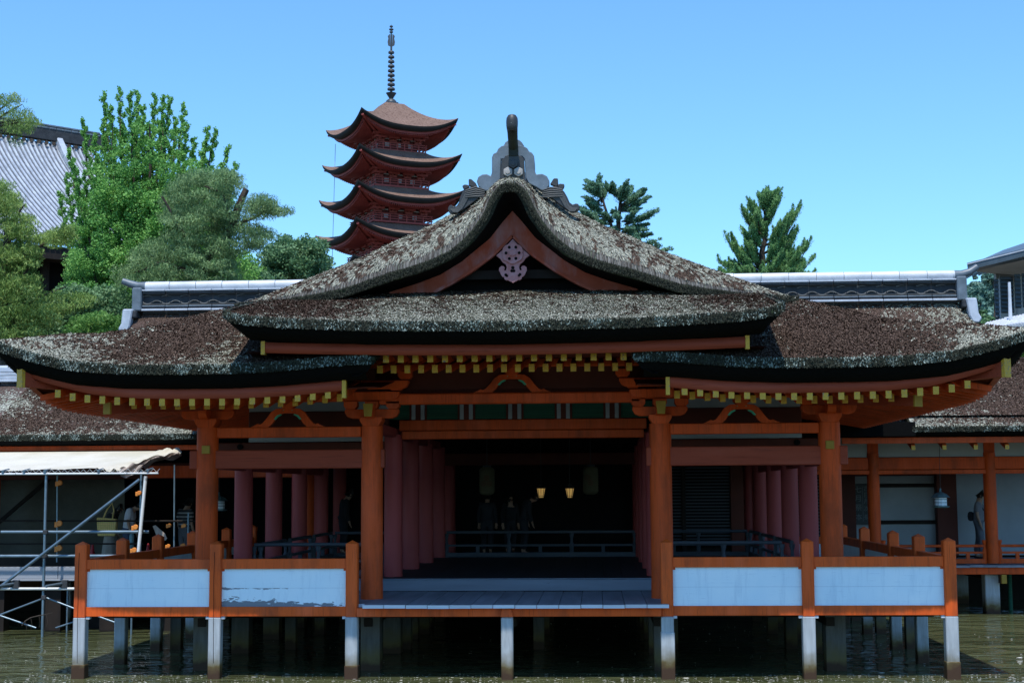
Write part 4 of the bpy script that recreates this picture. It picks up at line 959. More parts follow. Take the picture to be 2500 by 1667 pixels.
for s in (-1, 1):
    for i, (a, b) in enumerate(zip(ROWS[1:-1], ROWS[2:])):
        railing((X0+s*4.95, a+.2), (X0+s*4.95, b-.2), FZ, 'grey wooden railing running inward past the %s %s inner red columns' % (('first', 'second', 'third')[i], 'left-hand' if s < 0 else 'right-hand'), 1)
railing((X0+2.6, 35.8), (X0+4.9, 35.8), FZ, 'grey wooden railing in front of the dark slatted shutters', 2)
railing((X0-4.9, 35.8), (X0-2.7, 35.8), FZ, 'grey wooden railing in the dark left bay beside the draped figure', 2)

# ================================================================== HANGING LANTERNS IN THE HALL
def hexring(mb, x, z, y, r, t=.012):
    for k in range(6):
        a0 = PI/2+k*PI/3; a1 = a0+PI/3
        mb.beam((x+r*math.cos(a0), y, z+r*math.sin(a0)), (x+r*math.cos(a1), y, z+r*math.sin(a1)), .006, t, up=(0,1,0))
for i, (px, lab) in enumerate(((1189, 'tall cylindrical paper lantern with red hexagon crest, over the dark seated heads'), (1442, 'tall cylindrical paper lantern with red hexagon crest turned aside, beside the lit lamps'))):
    p = at(px, 1172, 35.2); t = empty('paper_lantern', (p[0], p[1], 2.85), lab, 'paper lantern', 'paper lanterns in the entrance hall')
    pr = [(.08,0),(.15,.03)]+[(.178+.006*(k % 2), .08+k*.032) for k in range(17)]+[(.15,.64),(.08,.67)]
    MB().lathe(pr, (p[0], p[1], 2.85), 20).build('lantern_paper', M['lantern_glow' if False else 'paper_lantern'], t, smooth=True)
    MB().lathe([(.10,0),(.10,.035)], (p[0], p[1], 3.515), 16).build('lantern_rim', M['oni_black'], t)
    MB().tube([(p[0], p[1], 3.55), (p[0], p[1], 5.3)], .008, 6).build('hanging_wire', M['oni_black'], t)
    mb = MB(); ox = 0 if i == 0 else -.075
    for dx, dz in ((0, .40), (-.075, .275), (.075, .275)):
        if i == 1 and dx < 0: continue
        hexring(mb, p[0]+ox+dx, 2.85+dz, p[1]-.19, .062); hexring(mb, p[0]+ox+dx, 2.85+dz, p[1]-.19, .030, .008)
    mb.build('crest', M['crest_red'], t)
for px, lab in ((1321, 'small lit yellow lamp, nearer the middle of the dark hall'), (1391, 'small lit yellow lamp, next to the right paper lantern')):
    p = at(px, 1203, 36.5); t = empty('hanging_lamp', (p[0], p[1], p[2]-.11), lab, 'lamp', 'lit lamps in the entrance hall')
    MB().lathe([(.055,0),(.062,.03),(.10,.22)], (p[0], p[1], p[2]-.11), 8).build('lamp_glass', M['lamp_glow'], t)
    for k in range(8):
        a = 2*PI*k/8; MB().beam((p[0]+.06*math.cos(a), p[1]+.06*math.sin(a), p[2]-.11), (p[0]+.104*math.cos(a), p[1]+.104*math.sin(a), p[2]+.11), .010, .010).build('lamp_rib', M['oni_black'], t)
    MB().lathe([(.07,0),(.07,.01)], (p[0], p[1], p[2]-.075), 8).build('lamp_ring', M['oni_black'], t)
    MB().lathe([(.14,0),(.05,.08),(.02,.12)], (p[0], p[1], p[2]+.11), 8).build('lamp_cap', M['oni_black'], t)
    MB().tube([(p[0], p[1], p[2]+.2), (p[0], p[1], 5.3)], .006, 5).build('hanging_wire', M['oni_black'], t)

# ================================================================== RIGHT CORRIDOR
def roof_sheet(name, xs, prof, m, parent, moss=.1, edge_m=.5, ridge_m=0., spots=(), zx=None):
    """corridor roof: xs along, prof = [(y, z)] from eave to ridge and down the back"""
    ys = np.array([p[0] for p in prof]); zs = np.array([p[1] for p in prof])
    q = np.linspace(0, 1, 60); a = np.concatenate([[0], np.cumsum(np.hypot(np.diff(ys), np.diff(zs)))]); a /= a[-1]; y = np.interp(q, a, ys); z = np.interp(q, a, zs)
    X, T = np.meshgrid(xs, q, indexing='ij'); Y = np.interp(T, q, y); Z = np.interp(T, q, z)+(vnoise(X, Y, 0, 7., 3)-.5)*.03
    if zx is not None: Z = Z+zx(X)
    mo = moss+.3*(moss_noise(X*1.3, Y)-.5)+edge_m*np.exp(-(Y-ys[0])/.25)
    for cx_, cy_, r, am in spots: mo = mo+am*np.exp(-((X-cx_)**2+(Y-cy_)**2)/r**2)
    return np_mesh(name, np.stack([X.ravel(), Y.ravel(), Z.ravel()], 1), grid_faces(len(xs), 60)[:, ::-1], m, parent, True, {'moss': mo.ravel()}, np.stack([X.ravel(), Y.ravel()], 1))
cr = empty('covered_corridor', (12, 37, 1.1), 'red-columned covered corridor with low bark roof and white walls, right of the hall', 'corridor', 'corridors either side of the shrine hall')
roof_sheet('corridor_roof', np.linspace(8.55, 16, 150), [(34.2,4.32),(35,4.72),(36,5.2),(37.2,5.75),(38.3,6.15),(39.2,6.3),(41,5.4),(43,4.5)], M['thatch_corridor'], cr, .06, .75, 0, ((9.0,34.6,.9,.5),(13.2,35.0,1.0,.5),(11.7,34.4,.4,.3)))
p = [(x, 34.2, 4.32+.0*x) for x in np.linspace(8.55, 16, 110)]
p = [(8.55, y, float(np.interp(y, [34.2,35,36,37.2,38.3,39.2], [4.32,4.72,5.2,5.75,6.15,6.3]))) for y in np.linspace(39, 34.2, 40)[:-1]]+p
o = [(-1, 0)]*39+[(-.5 if i < 3 else 0, -1) for i in range(110)]
sweep('eave_edge', p, o, [(-.03,0),(.03,-.02),(.04,-.07),(.01,-.11)], M['thatch_edge'], cr, .035, .02, (0,))
sweep('eave_underside', p, o, [(.01,-.10),(-.03,-.16),(-.12,-.20),(-.5,-.2)], M['eave_black'], cr, .004, .004)
edge_flakes(p, o, 9000, cr, (-.10, .01), .04, .016, .30)
rf_ = lambda x, y: np.interp(y, [34.2,35,36,37.2,38.3,39.2], [4.32,4.72,5.2,5.75,6.15,6.3])
tufts('bark_tufts', lambda x, y: rf_(x, y), 8.6, 13.5, 34.22, 38.8, 60000, cr, lambda x, y: .10+.5*np.exp(-(y-34.2)/.2)+.5*np.exp(-((x-9.0)**2+(y-34.6)**2)/.5)+.4*np.exp(-((x-13.2)**2+(y-35)**2))+.4*(moss_noise(x,y)-.5), lambda x, y: (0*x, 0*x-1.), .035, .018)
# inner stretch of roof that carries on behind the main hall, thick black edge
roof_sheet('corridor_roof', np.linspace(5.6, 8.5, 40), [(34.6,4.42),(36,5.0),(38,5.9),(39.2,6.2)], M['thatch_corridor'], cr, .1, .5)
MB().box(5.6, 8.6, 34.15, 34.7, 4.12, 4.44).build('eave_underside', M['eave_black'], cr)
beam('eave_fascia', 7.0, 16, 34.42, 34.52, 3.965, 4.10, 'vermilion', .006, cr)
src = None
for k in range(9):
    x = 8.62+.70*k
    if src is None:
        src = MB().beam((0,0,0), (0,2.1,.72), .085, .12).build('rafter', M['vermilion'], cr, at=(x, 34.56, 3.88)); cap = MB().box(-.045,.045,-.012,0,-.062,.062).build('rafter_cap', M['yellow_cap'], src, at=(x, 34.56, 3.88))
    else: r = inst(src, cr, (x, 34.56, 3.88)); inst(cap, r, (x, 34.56, 3.88))
MB().add([(5.6,34.5,4.10),(16,34.5,4.10),(16,38.5,5.4),(5.6,38.5,5.4)], [(0,1,2,3)]).build('eave_soffit', M['vermilion_dark'], cr)
cc = MB().lathe([(.15,0),(.148,2.62)], n=20).build('column', M['vermilion'], cr, at=(8.05, 36.5, 1.17), smooth=True)
for x in (10.80, 13.55): inst(cc, cr, (x, 36.5, 1.17))
beam('tie_beam', 5.6, 16, 36.42, 36.58, 3.40, 3.69, 'vermilion', .01, cr); beam('tie_beam', 5.6, 16, 36.40, 36.60, 3.29, 3.39, 'vermilion', .01, cr)
beam('plaster_strip', 5.6, 16, 36.46, 36.54, 3.70, 4.6, 'plaster', 0, cr)
for x in (8.05, 10.80, 13.55):
    MB().lathe([(0,0),(.035,0),(.035,.02),(0,.02)], n=10).build('nail_cover', M['oni_black'], cr, at=(x, 36.39, 3.545)).rotation_euler = (PI/2, 0, 0)
    b = beam('short_post', x-.13, x+.13, 36.44, 36.50, 3.70, 4.1, 'vermilion', .006, cr)
# back wall with doors
beam('wall_panel', 7.35, 16, 40.2, 40.3, 1.2, 4.4, 'plaster', 0, cr)
for x0, x1 in ((7.3, 8.20), (10.30, 10.82), (13.9, 14.5)): beam('door_post', x0, x1, 39.9, 40.18, 1.2, 3.45, 'vermilion_dark', .01, cr)
beam('wall_beam', 7.3, 16, 39.95, 40.18, 3.36, 3.9, 'vermilion_dark', .01, cr)
beam('wall_beam', 8.2, 10.3, 40.02, 40.19, 3.28, 3.355, 'vermilion_dark', .01, cr)
for z0, z1 in ((2.98, 3.08), (2.02, 2.12)): beam('wall_rail', 8.20, 10.30, 40.12, 40.19, z0, z1, 'dark_wood', .005, cr)
MB().add([(5.6,34.6,4.6),(16,34.6,4.6),(16,43,4.6),(5.6,43,4.6)], [(3,2,1,0)]).build('ceiling', M['black_void'], cr)
# floor and red edge
for i in range(28):
    x = 7.1+.32*i; MB().box(x-.158, x+.158, 36.0, 40.2, 1.095, 1.15+random.uniform(-.006,.006)).build('floor_plank', M['weathered_wood'], cr) if i == 0 else inst([c for c in cr.children if c.name.startswith('floor_plank')][-1], cr, (x, 38.1, 1.095+random.uniform(-.006,.006)))
beam('edge_beam', 6.9, 16, 36.08, 36.2, .93, 1.09, 'vermilion', .008, cr)
beam('joist_end', 10.86, 10.98, 35.98, 36.07, .72, .925, 'yellow_ochre', .006, cr); beam('floor_beam', 10.86, 10.98, 36.09, 40, .72, .925, 'pile_dark', .006, cr)
pc = MB().box(-.17, .17, -.17, .17, 0, .925+PD).build('pile', M['pile_wood'], cr, at=(8.05, 36.45, -PD), bev=.02)
for x, y in ((10.72, 36.45), (13.55, 36.45), (8.05, 39.8), (10.8, 39.8), (13.5, 39.8)): inst(pc, cr, (x, y, -PD))
MB().tube([(11.45, 37.5, -.4), (11.45, 37.5, 1.0)], .05, 8).build('drain_pipe', M['green_blind'], cr)
railing((8.25, 36.5), (10.62, 36.5), 1.16, 'vermilion railing between the two slim corridor columns', 3, 'vermilion', (.0, .24, .42), 'corridor_railing', group='vermilion railings of the right corridor')
railing((10.98, 36.5), (13.4, 36.5), 1.16, 'vermilion railing at the right edge of the picture', 3, 'vermilion', (.0, .24, .42), 'corridor_railing', group='vermilion railings of the right corridor')
railing((5.7, 36.5), (7.85, 36.5), 1.16, 'vermilion railing half hidden behind the stepped fence posts', 3, 'vermilion', (.0, .24, .42), 'corridor_railing', group='vermilion railings of the right corridor')
# notice board with brushed characters
sg = empty('notice_board', (8.33, 40.05, 2.5), 'tall black notice board with pale brushed characters beside the dark red door post', 'notice board')
MB().box(8.19, 8.68, 40.03, 40.07, 2.02, 3.07).build('board', M['sign_black'], sg)
MB().box(8.40, 8.408, 40.024, 40.029, 2.1, 3.0).build('column_line', M['sign_letter'], sg)
def text(body, size, x, y, z, m, parent, name='lettering'):
    cu = bpy.data.curves.new(name, 'FONT'); cu.body = body; cu.size = size; cu.align_x = 'CENTER'; cu.align_y = 'CENTER'; cu.extrude = .001; cu.resolution_u = 2
    tmp = bpy.data.objects.new(name, cu); col.objects.link(tmp); dg = bpy.context.evaluated_depsgraph_get(); dg.update()
    me = bpy.data.meshes.new_from_object(tmp.evaluated_get(dg)); bpy.data.objects.remove(tmp); me.materials.clear(); me.materials.append(m)
    o = bpy.data.objects.new(name, me); col.objects.link(o); o.rotation_euler = (PI/2, 0, 0)
    o.parent = parent; o.location = Vector((x, y, z))-Vector(W[parent]); return o
for ch, z in zip('七月祭本', (2.92, 2.69, 2.45, 2.20)): text(ch, .19, 8.29, 40.022, z, M['sign_letter'], sg)
for ch, z in zip('古日月次祭', (2.95, 2.78, 2.62, 2.42, 2.20)): text(ch, .15, 8.50, 40.022, z, M['sign_letter'], sg)
# bronze hanging lantern
def bronze_lantern(x, y, z, top, label, s=1.):
    t = empty('bronze_lantern', (x, y, z), label, 'lantern')
    MB().tube([(x+.02, y, top), (x, y, z+.47*s)], .007, 5).build('hanging_wire', M['oni_black'], t)
    MB().lathe([(.02,0),(.035,.02),(.02,.05),(.03,.07),(.015,.10)], (x, y, z+.36*s), 10).build('lantern_finial', M['bronze'], t, smooth=True)
    MB().lathe([(.235*s,0),(.20*s,.02),(.15*s,.075),(.08*s,.11),(.02,.125)], (x, y, z+.245*s), 6).build('lantern_roof', M['bronze'], t)
    MB().lathe([(.145*s,.0),(.145*s,.21*s)], (x, y, z+.035*s), 12).build('lantern_paper', M['white_paint'], t)
    for k in range(12):
        a = 2*PI*k/12; MB().beam((x+.152*s*math.cos(a), y+.152*s*math.sin(a), z+.03*s), (x+.152*s*math.cos(a), y+.152*s*math.sin(a), z+.25*s), .018, .014).build('lantern_bar', M['bronze'], t)
    for zz in (.04, .115, .19, .235): MB().lathe([(.157*s,0),(.157*s,.016)], (x, y, z+zz*s), 12).build('lantern_ring', M['bronze'], t)
    MB().lathe([(.15*s,0),(.21*s,.02),(.21*s,.035)], (x, y, z), 12).build('lantern_base', M['bronze'], t)
    MB().tube([(x+.08, y, z), (x+.08, y, z-.06)], .006, 5).build('lantern_tassel', M['oni_black'], t); return t
q = at(2297, 1239, 36.0); bronze_lantern(q[0], 36.0, q[2], 4.4, 'weathered bronze lantern hanging before the dark red door post of the right corridor')
q = at(534, 1247, 36.0); bronze_lantern(q[0], 36.0, q[2], 4.3, 'small latticed lantern glinting in the dark beside the left outer column')

# ================================================================== LEFT CORRIDOR
cl = empty('covered_corridor', (-11, 36, 1.1), 'bark-roofed covered corridor behind scaffolding on the left of the hall', 'corridor', 'corridors either side of the shrine hall')
roof_sheet('corridor_roof', np.linspace(-17, -7.55, 180), [(33.5,4.27),(34.3,4.68),(35.2,5.15),(36.1,5.55),(36.8,5.7),(38,5.3),(40,4.5)], M['thatch_corridor'], cl, .03, .6, 0, ((-8.4,34.2,1.0,.55),(-12.6,34.9,.5,.45),(-12.9,35.6,.7,.4)))
p = [(x, 33.5, 4.27) for x in np.linspace(-17, -7.55, 130)]+[(-7.55, y, float(np.interp(y, [33.5,34.3,35.2,36.1,36.8], [4.27,4.68,5.15,5.55,5.7]))) for y in np.linspace(33.5, 36.8, 30)[1:]]
o = [(.5 if i > 126 else 0, -1) for i in range(130)]+[(1, 0)]*29
sweep('eave_edge', p, o, [(-.03,0),(.03,-.02),(.04,-.08),(.01,-.12)], M['thatch_edge'], cl, .02, .015, (0,))
sweep('eave_underside', p, o, [(.01,-.11),(-.03,-.17),(-.12,-.22),(-.5,-.22)], M['eave_black'], cl, .004, .004)
edge_flakes(p, o, 12000, cl, (-.10, .01), .04, .016, .35)
tufts('bark_tufts', lambda x, y: np.interp(y, [33.5,34.3,35.2,36.1,36.8], [4.27,4.68,5.15,5.55,5.7]), -12.6, -7.6, 33.52, 36.4, 50000, cl, lambda x, y: .12+.45*np.exp(-(y-33.5)/.2)+.5*np.exp(-((x+8.4)**2+(y-34.2)**2))+.5*np.exp(-((x+12.6)**2+(y-35.2)**2)/.4)+.4*(moss_noise(x,y)-.5), lambda x, y: (0*x, 0*x-1.), .035, .018)
beam('eave_fascia', -17, -6.2, 33.8, 33.9, 3.93, 4.04, 'vermilion', .006, cl)
MB().box(-17, -6, 33.75, 38, 4.15, 4.2).build('ceiling', M['black_void'], cl)
for i, z in enumerate((5.72, 5.80, 5.88, 5.96)):
    for k in range(6):
        x1 = -12.72-.9*k; MB().box(x1-.89, x1, 36.35-.03*(i == 0), 36.6, z, z+.072).build('ridge_tile', M['tile_grey'], cl, bev=.012)
for k in range(6): MB().tube([(-12.7-.9*k, 36.48, 6.07), (-13.58-.9*k, 36.48, 6.07)], .075, 10).build('ridge_cap_tile', M['tile_grey'], cl, smooth=True)
MB().lathe([(0,0),(.09,0),(.11,.03),(.10,.10)], (-12.66, 36.4, 5.70), 12).build('ridge_end_tile', M['tile_grey'], cl, smooth=True)
cc2 = inst(cc, cl, (-8.05, 36.5, 1.17)); 
for x in (-13.5, -5.6): inst(cc, cl, (x, 36.5, 1.17))
beam('tie_beam', -17, -5.4, 36.42, 36.58, 3.30, 3.69, 'vermilion_dark', .01, cl)
beam('tie_beam', -9, -5.5, 34.3, 34.4, 3.30, 3.58, 'vermilion', .01, cl)
MB().box(-17, -5.2, 40.3, 40.4, 1.1, 4.6).build('back_wall', M['black_void'], cl)
for i in range(34):
    x = -16.8+.32*i
    if i == 0: fp = MB().box(-.158, .158, 0, 6.2, -.05, 0).build('floor_plank', M['weathered_wood'], cl, at=(x, 33.8, 1.15))
    else: inst(fp, cl, (x, 33.8, 1.15+random.uniform(-.006,.006)))
MB().box(-17, -6.0, 33.72, 33.80, 1.09, 1.55).build('floor_kerb', M['dark_wood'], cl)
for x in (-16, -13.5, -10.8, -8.05):
    for y in (34.2, 37.0): inst(pc, cl, (x, y, -PD))
for y in (34.2, 37.0): beam('floor_beam', -17, -6, y-.08, y+.08, .80, 1.0, 'pile_dark', .006, cl)
# pale boarded walkway edge in front of the corridor
wk = empty('plank_walkway', (-10.5, 32.6, 1.1), 'pale weathered plank walkway on dark piles below the white awning', 'walkway')
for x0, x1 in ((-17, -13.1), (-13.09, -10.2), (-10.19, -7.2)): MB().box(x0, x1, 31.96, 32.02, 1.13, 1.385).build('edge_board', M['pale_board'], wk, bev=.006)
beam('edge_moulding', -17, -7.2, 31.93, 32.03, 1.085, 1.125, 'pale_board', .006, wk)
for i in range(30):
    x = -16.8+.325*i
    if i == 0: fp = MB().box(-.158, .158, 0, 1.68, -.05, 0).build('plank', M['weathered_wood'], wk, at=(x, 32.03, 1.20))
    else: inst(fp, wk, (x, 32.03, 1.20+random.uniform(-.006,.006)))
MB().box(-17, -7.2, 38.0, 38.1, -.5, 1.1).build('underfloor_light_blocker', M['dark_wood'], cl); MB().box(7.2, 17, 41.0, 41.1, -.5, 1.2).build('underfloor_light_blocker', M['dark_wood'], cr)  # added dark screens that keep the space beneath both corridors black
wp = MB().box(-.17, .17, -.17, .17, 0, 1.08+PD).build('pile', M['dark_wood'], wk, at=(-10.35, 32.3, -PD))
for x, y in ((-9.15, 32.3), (-11.6, 32.3), (-7.9, 32.3), (-9.7, 33.2), (-12.8, 32.3)): inst(wp, wk, (x, y, -PD))

# ================================================================== SCAFFOLD, AWNING, SHEETS
sc = empty('scaffold', (-9.5, 31, 0), 'blue-grey steel pipe scaffold standing in the water before the left corridor', 'scaffold')
def pipe(a, b, m='scaffold_steel', r=.026, name='pipe'): return MB().tube([a, b], r, 10).build(name, M[m], sc, smooth=True)
def P31(x, y, Y=31.): return at(x, y, Y)
a = P31(113, 1160); pipe((a[0], 31.0, -.6), (a[0], 31.0, 3.42), r=.030)
a = P31(343, 1160); pipe((a[0], 31.06, 1.5), (a[0]+.0, 31.06, 3.42))
pipe(P31(0, 1298)[:1]+(31.06, 2.155), (-7.95, 31.06, 2.145), r=.034); pipe((-11.9, 31.06, 1.655), (-7.2, 31.06, 1.645), r=.034)
pipe((-12, 30.94, 3.37), (-7.73, 30.94, 3.36), 'white_pole', .022); pipe((-12, 30.94, .985), (-7.3, 30.94, .975), 'white_pole', .030)
b = P31(-30, 1455, 30.88); c = P31(341, 1170, 30.88); pipe(b, c, r=.032)
pipe(P31(356, 1162, 30.8), P31(338, 1347, 30.8), 'white_pole', .036, 'leaning_pole')
for x, y0, y1, Y in ((140, 1160, 1372, 32.6), (426, 1134, 1335, 33.0), (460, 1252, 1328, 32.6)): pipe(at(x, y0, Y), at(x-1, y1, Y), r=.018, name='upright')
for x, y in ((129, 1440), (146, 1445), (165, 1450)): 
    q = at(x, y, 32.2); pipe((q[0], 32.2, -.5), (q[0], 32.2, 1.06), r=.022, name='upright')
for x in (-8.7, -8.42): pipe((x, 31.5, -.5), (x, 31.5, .95), r=.022, name='upright')
pipe((-12, 32.8, 2.36), (-7.4, 32.8, 2.33), 'dark_wood', .022, 'guard_pipe'); pipe((-12, 32.8, 1.85), (-8.6, 32.8, 1.84), 'dark_wood', .02, 'guard_pipe')
for (p, q) in (((0,1500),(100,1462)), ((112,1458),(190,1488)), ((0,1502),(88,1532)), ((136,1532),(190,1514)), ((240,1504),(290,1522))):
    pipe(at(*p, 31.4), at(*q, 31.4), r=.02, name='brace')
for x in (-10.98, -9.95):   # short tubes clamped across the lower pipe
    MB().tube([(x, 30.6, 1.05), (x+.28, 31.0, 1.10)], .03, 10).build('clamped_tube', M['scaffold_steel'], sc, smooth=True)
    MB().box(x+.2, x+.34, 30.9, 31.0, .99, 1.16).build('clamp', M['tile_dark'], sc, bev=.01)
for x, z in ((-10.13, 2.15), (-10.13, 1.65), (-8.1, 2.15), (-10.13, .98), (-10.13, .80)):
    MB().box(x-.05, x+.05, 30.96, 31.03, z-.045, z+.045).build('clamp', M['tile_dark'], sc, bev=.01)
def coupler(px, py, Y, s=1.):
    q = at(px, py, Y); r = .06*s
    mb = MB().lathe([(.018,0),(r,.0),(r,.05),(.018,.05)], n=14); mb.v = [(q[0]+x, q[1]-z, q[2]+y) for x, y, z in mb.v]
    mb.box(q[0]-.10*s, q[0]-.03*s, q[1]-.04, q[1], q[2]-.08*s, q[2]+.03*s); mb.build('orange_clamp', M['orange_plastic'], sc, bev=.008)
for c_ in ((147, 1178, 32.5, 1.), (146, 1277, 32.5, 1.1), (146, 1337, 32.5, 1.1), (341, 1203, 30.95, .8), (332, 1286, 30.95, .9), (329, 1342, 30.95, .9), (414, 1282, 32.9, .7), (412, 1332, 32.9, .7), (451, 1282, 32.5, .7), (449, 1330, 32.5, .7)): coupler(*c_)
# awning: sunlit canvas sheet pulled from the eave to the front pipe
aw = empty('canvas_awning', (-10, 32.3, 3.4), 'sunlit white canvas awning laced to the scaffold pipe, crumpled at its right end', 'awning')
nu, nv = 150, 26; u = np.linspace(0, 1, nu); v = np.linspace(0, 1, nv); U_, V_ = np.meshgrid(u, v, indexing='ij')
xe = -7.93-.0*V_; xr = -8.0-.62*V_
X = -17+(xr+17)*U_; Y = 33.55-2.5*V_; Z = 3.90-.44*V_-.06*np.sin(PI*V_)+.035*np.sin(U_*55+V_*2)*V_**2*.2+(vnoise(X, Y, 0, 1.3, 3)-.5)*.10*V_
cr_ = np.clip((U_-.93)/.07, 0, 1)
Z = Z+cr_*(.05*np.sin(V_*9+U_*60)+.04*(1-V_))+.06*cr_*np.sin(U_*300+V_*7); Y = Y+cr_*.12*np.sin(V_*12+U_*90)
aws = np_mesh('canvas_sheet', np.stack([X.ravel(), Y.ravel(), Z.ravel()], 1), grid_faces(nu, nv), M['tarp_white'], aw, True)
# hanging crumpled corner
uu = np.linspace(0, 1, 30); vv2 = np.linspace(0, 1, 16); U2, V2 = np.meshgrid(uu, vv2, indexing='ij')
X = -8.62+.64*U2+.10*V2*np.sin(U2*7); Y = 31.1+2.2*U2**1.3+.10*np.sin(V2*8+U2*14); Z = 3.46+.40*U2-V2*(.16+.10*np.sin(U2*9)**2)*(1-.6*U2)+.03*np.sin(U2*30+V2*9)
np_mesh('canvas_fold', np.stack([X.ravel(), Y.ravel(), Z.ravel()], 1), grid_faces(30, 16), M['cloth_beige'], aw, True)
mb = MB(); zz = []
for k in range(64):
    x = -12+.068*k; zz.append((x, 30.99, 3.455 if k % 2 else 3.385))
mb.tube(zz, .005, 4); mb.build('lacing', M['white_pole'], aw)
for x in (-11.05, -10.6, -10.15, -9.0, -7.95): MB().tube([(x, 30.9, 3.42), (x, 31.25, 3.46)], .03, 8).build('tube_end', M['scaffold_steel'], sc, smooth=True)
# dark protective sheet and timber behind the scaffold
dk = empty('dust_sheet', (-11, 35, 1.2), 'dark olive dust sheet hung behind the scaffold pipes at the left edge', 'dust sheet')
u = np.linspace(0, 1, 80); X, Z = np.meshgrid(-17+6.55*u, np.linspace(1.2, 4.1, 24), indexing='ij')
Y = 37.3+.10*(vnoise(X, Z, 0, 1.1, 3)-.5)*2+.05*np.sin(X*5)
np_mesh('sheet', np.stack([X.ravel(), Y.ravel(), Z.ravel()], 1), grid_faces(80, 24), M['tarp_dark'], dk, True)
MB().beam(at(-20, 1290, 36.9), at(130, 1160, 36.9), .07, .09).build('diagonal_strut', M['dark_wood'], dk)
tag(MB().box(-13, -8.9, 34.2, 34.3, 1.16, 1.5).build('timber_kerb', M['dark_wood'], bev=.01), 'long dark timber board lying behind the scaffold below the dust sheet', 'timber')
def cone(px, py, Y, label):
    q = at(px, py, Y); t = empty('traffic_cone', (q[0], Y, 1.15), label, 'traffic cone', 'red cones on the left walkway')
    MB().lathe([(.15,.03),(.12,.035),(.025,.62),(.015,.64)], (q[0], Y, 1.15), 16).build('cone_body', M['cone_red'], t, smooth=True)
    MB().box(q[0]-.19, q[0]+.19, Y-.19, Y+.19, 1.15, 1.18).build('cone_base', M['cone_red'], t, bev=.01)
cone(226, 1330, 34.3, 'red traffic cone left of the two visitors looking down'); cone(362, 1320, 34.6, 'dim red traffic cone right of the leaning white pole')
bd = empty('leaning_board', (-7.9, 33.2, 1.6), 'pale oval-ended board tilted behind the second left fence post', 'board')
q = at(390, 1300, 33.2); mb = MB(); mb.extrude([(-.16,.15),(-.10,.17),(.12,-.02),(.17,-.12),(.13,-.17),(.02,-.15),(-.08,-.04)], -.01, .01); mb.build('board', M['cloth_beige'], bd, at=(q[0], 33.2, q[2]))
# driftwood branch
dw = MB(); pts = [at(*p_, 30.6) for p_ in ((53,1527),(62,1515),(75,1507),(95,1502),(113,1499),(128,1495))]; dw.tube(pts, [.012,.014,.014,.012,.01,.007], 6)
for i in (1, 2, 3, 4): q = pts[i]; dw.tube([q, (q[0]+.03, q[1], q[2]-.14), (q[0]+.01, q[1], q[2]-.25)], [.006,.005,.003], 5)
tag(dw.build('driftwood_branch', M['bark']), 'thin bare branch caught on the scaffold legs above the water', 'branch')
bo = at(321, 1340, 33.0); tag(MB().lathe([(.05,0),(.055,.02),(.055,.30),(.03,.36),(.03,.40)], bo, 12).build('blue_canister', M['bronze'], smooth=True), 'small teal canister behind the first stepped post of the left fence', 'canister')

# ================================================================== REAR HALL
rh = empty('rear_hall', (0, 42, 1), 'larger rear hall whose long tiled ridge shows above the front roof', 'hall')
u = np.linspace(-11.35, 11.35, 220); prof = [(36.6,5.4),(37.6,6.0),(38.6,6.75),(39.4,7.42),(39.9,7.86),(40.1,7.95),(40.8,7.5),(44,5.2)]
X, T = np.meshgrid(u, np.linspace(0, 1, 60), indexing='ij'); a = np.linspace(0, 1, len(prof)); Y = np.interp(T, a, [p[0] for p in prof]); Z = np.interp(T, a, [p[1] for p in prof])
ed = np.clip((np.abs(X)-10.6)/.75, 0, 1); Z = Z-.28*ed**2.2+(vnoise(X, Y, 0, 7., 3)-.5)*.03
mo = .12+.3*(moss_noise(X, Y)-.5)+.35*np.exp(-(40-Y)/.35)*(Y < 40)+.45*np.clip((X-9)/2, 0, 1)-.1*(X < 0)
np_mesh('thatch_roof', np.stack([X.ravel(), Y.ravel(), Z.ravel()], 1), grid_faces(220, 60)[:, ::-1], M['thatch_corridor'], rh, True, {'moss': mo.ravel()}, np.stack([X.ravel(), Y.ravel()*1.2], 1))
rhz = lambda x, y: np.interp(y, [36.6,37.6,38.6,39.4,39.9,40.1], [5.4,6.0,6.75,7.42,7.86,7.95])-.28*np.clip((np.abs(x)-10.6)/.75, 0, 1)**2.2
tufts('bark_tufts', rhz, 6.0, 11.3, 37.5, 39.9, 32000, rh, lambda x, y: .22+.35*np.clip((x-9)/2, 0, 1)+.4*(moss_noise(x,y)-.5)+.3*np.exp(-(40-y)/.3), lambda x, y: (0*x, 0*x-1.), .035, .018)
tufts('bark_tufts', rhz, -11.3, -8.0, 38.0, 39.9, 14000, rh, lambda x, y: .05+.4*(moss_noise(x,y)-.5), lambda x, y: (0*x, 0*x-1.), .035, .018)
for s in (-1, 1):
    x = s*11.36; MB().add([(x,36.6,5.1),(x,37.6,5.7),(x,38.6,6.45),(x,39.4,7.1),(x,40.1,7.62),(x,40.8,7.2),(x,44,4.9),(x,44,4.6),(x,38,4.6)], [tuple(range(9)) if s > 0 else tuple(range(8,-1,-1))]).build('verge', M['thatch_corridor'], rh)
MB().box(-10.6, 10.6, 40.5, 40.6, 3, 5.6).build('wall', M['dark_wood'], rh)
zt = lambda x: 0.0
RX0, RX1 = -10.85, 10.95
def rz(px, py): return at(px, py, 39.75)[2]
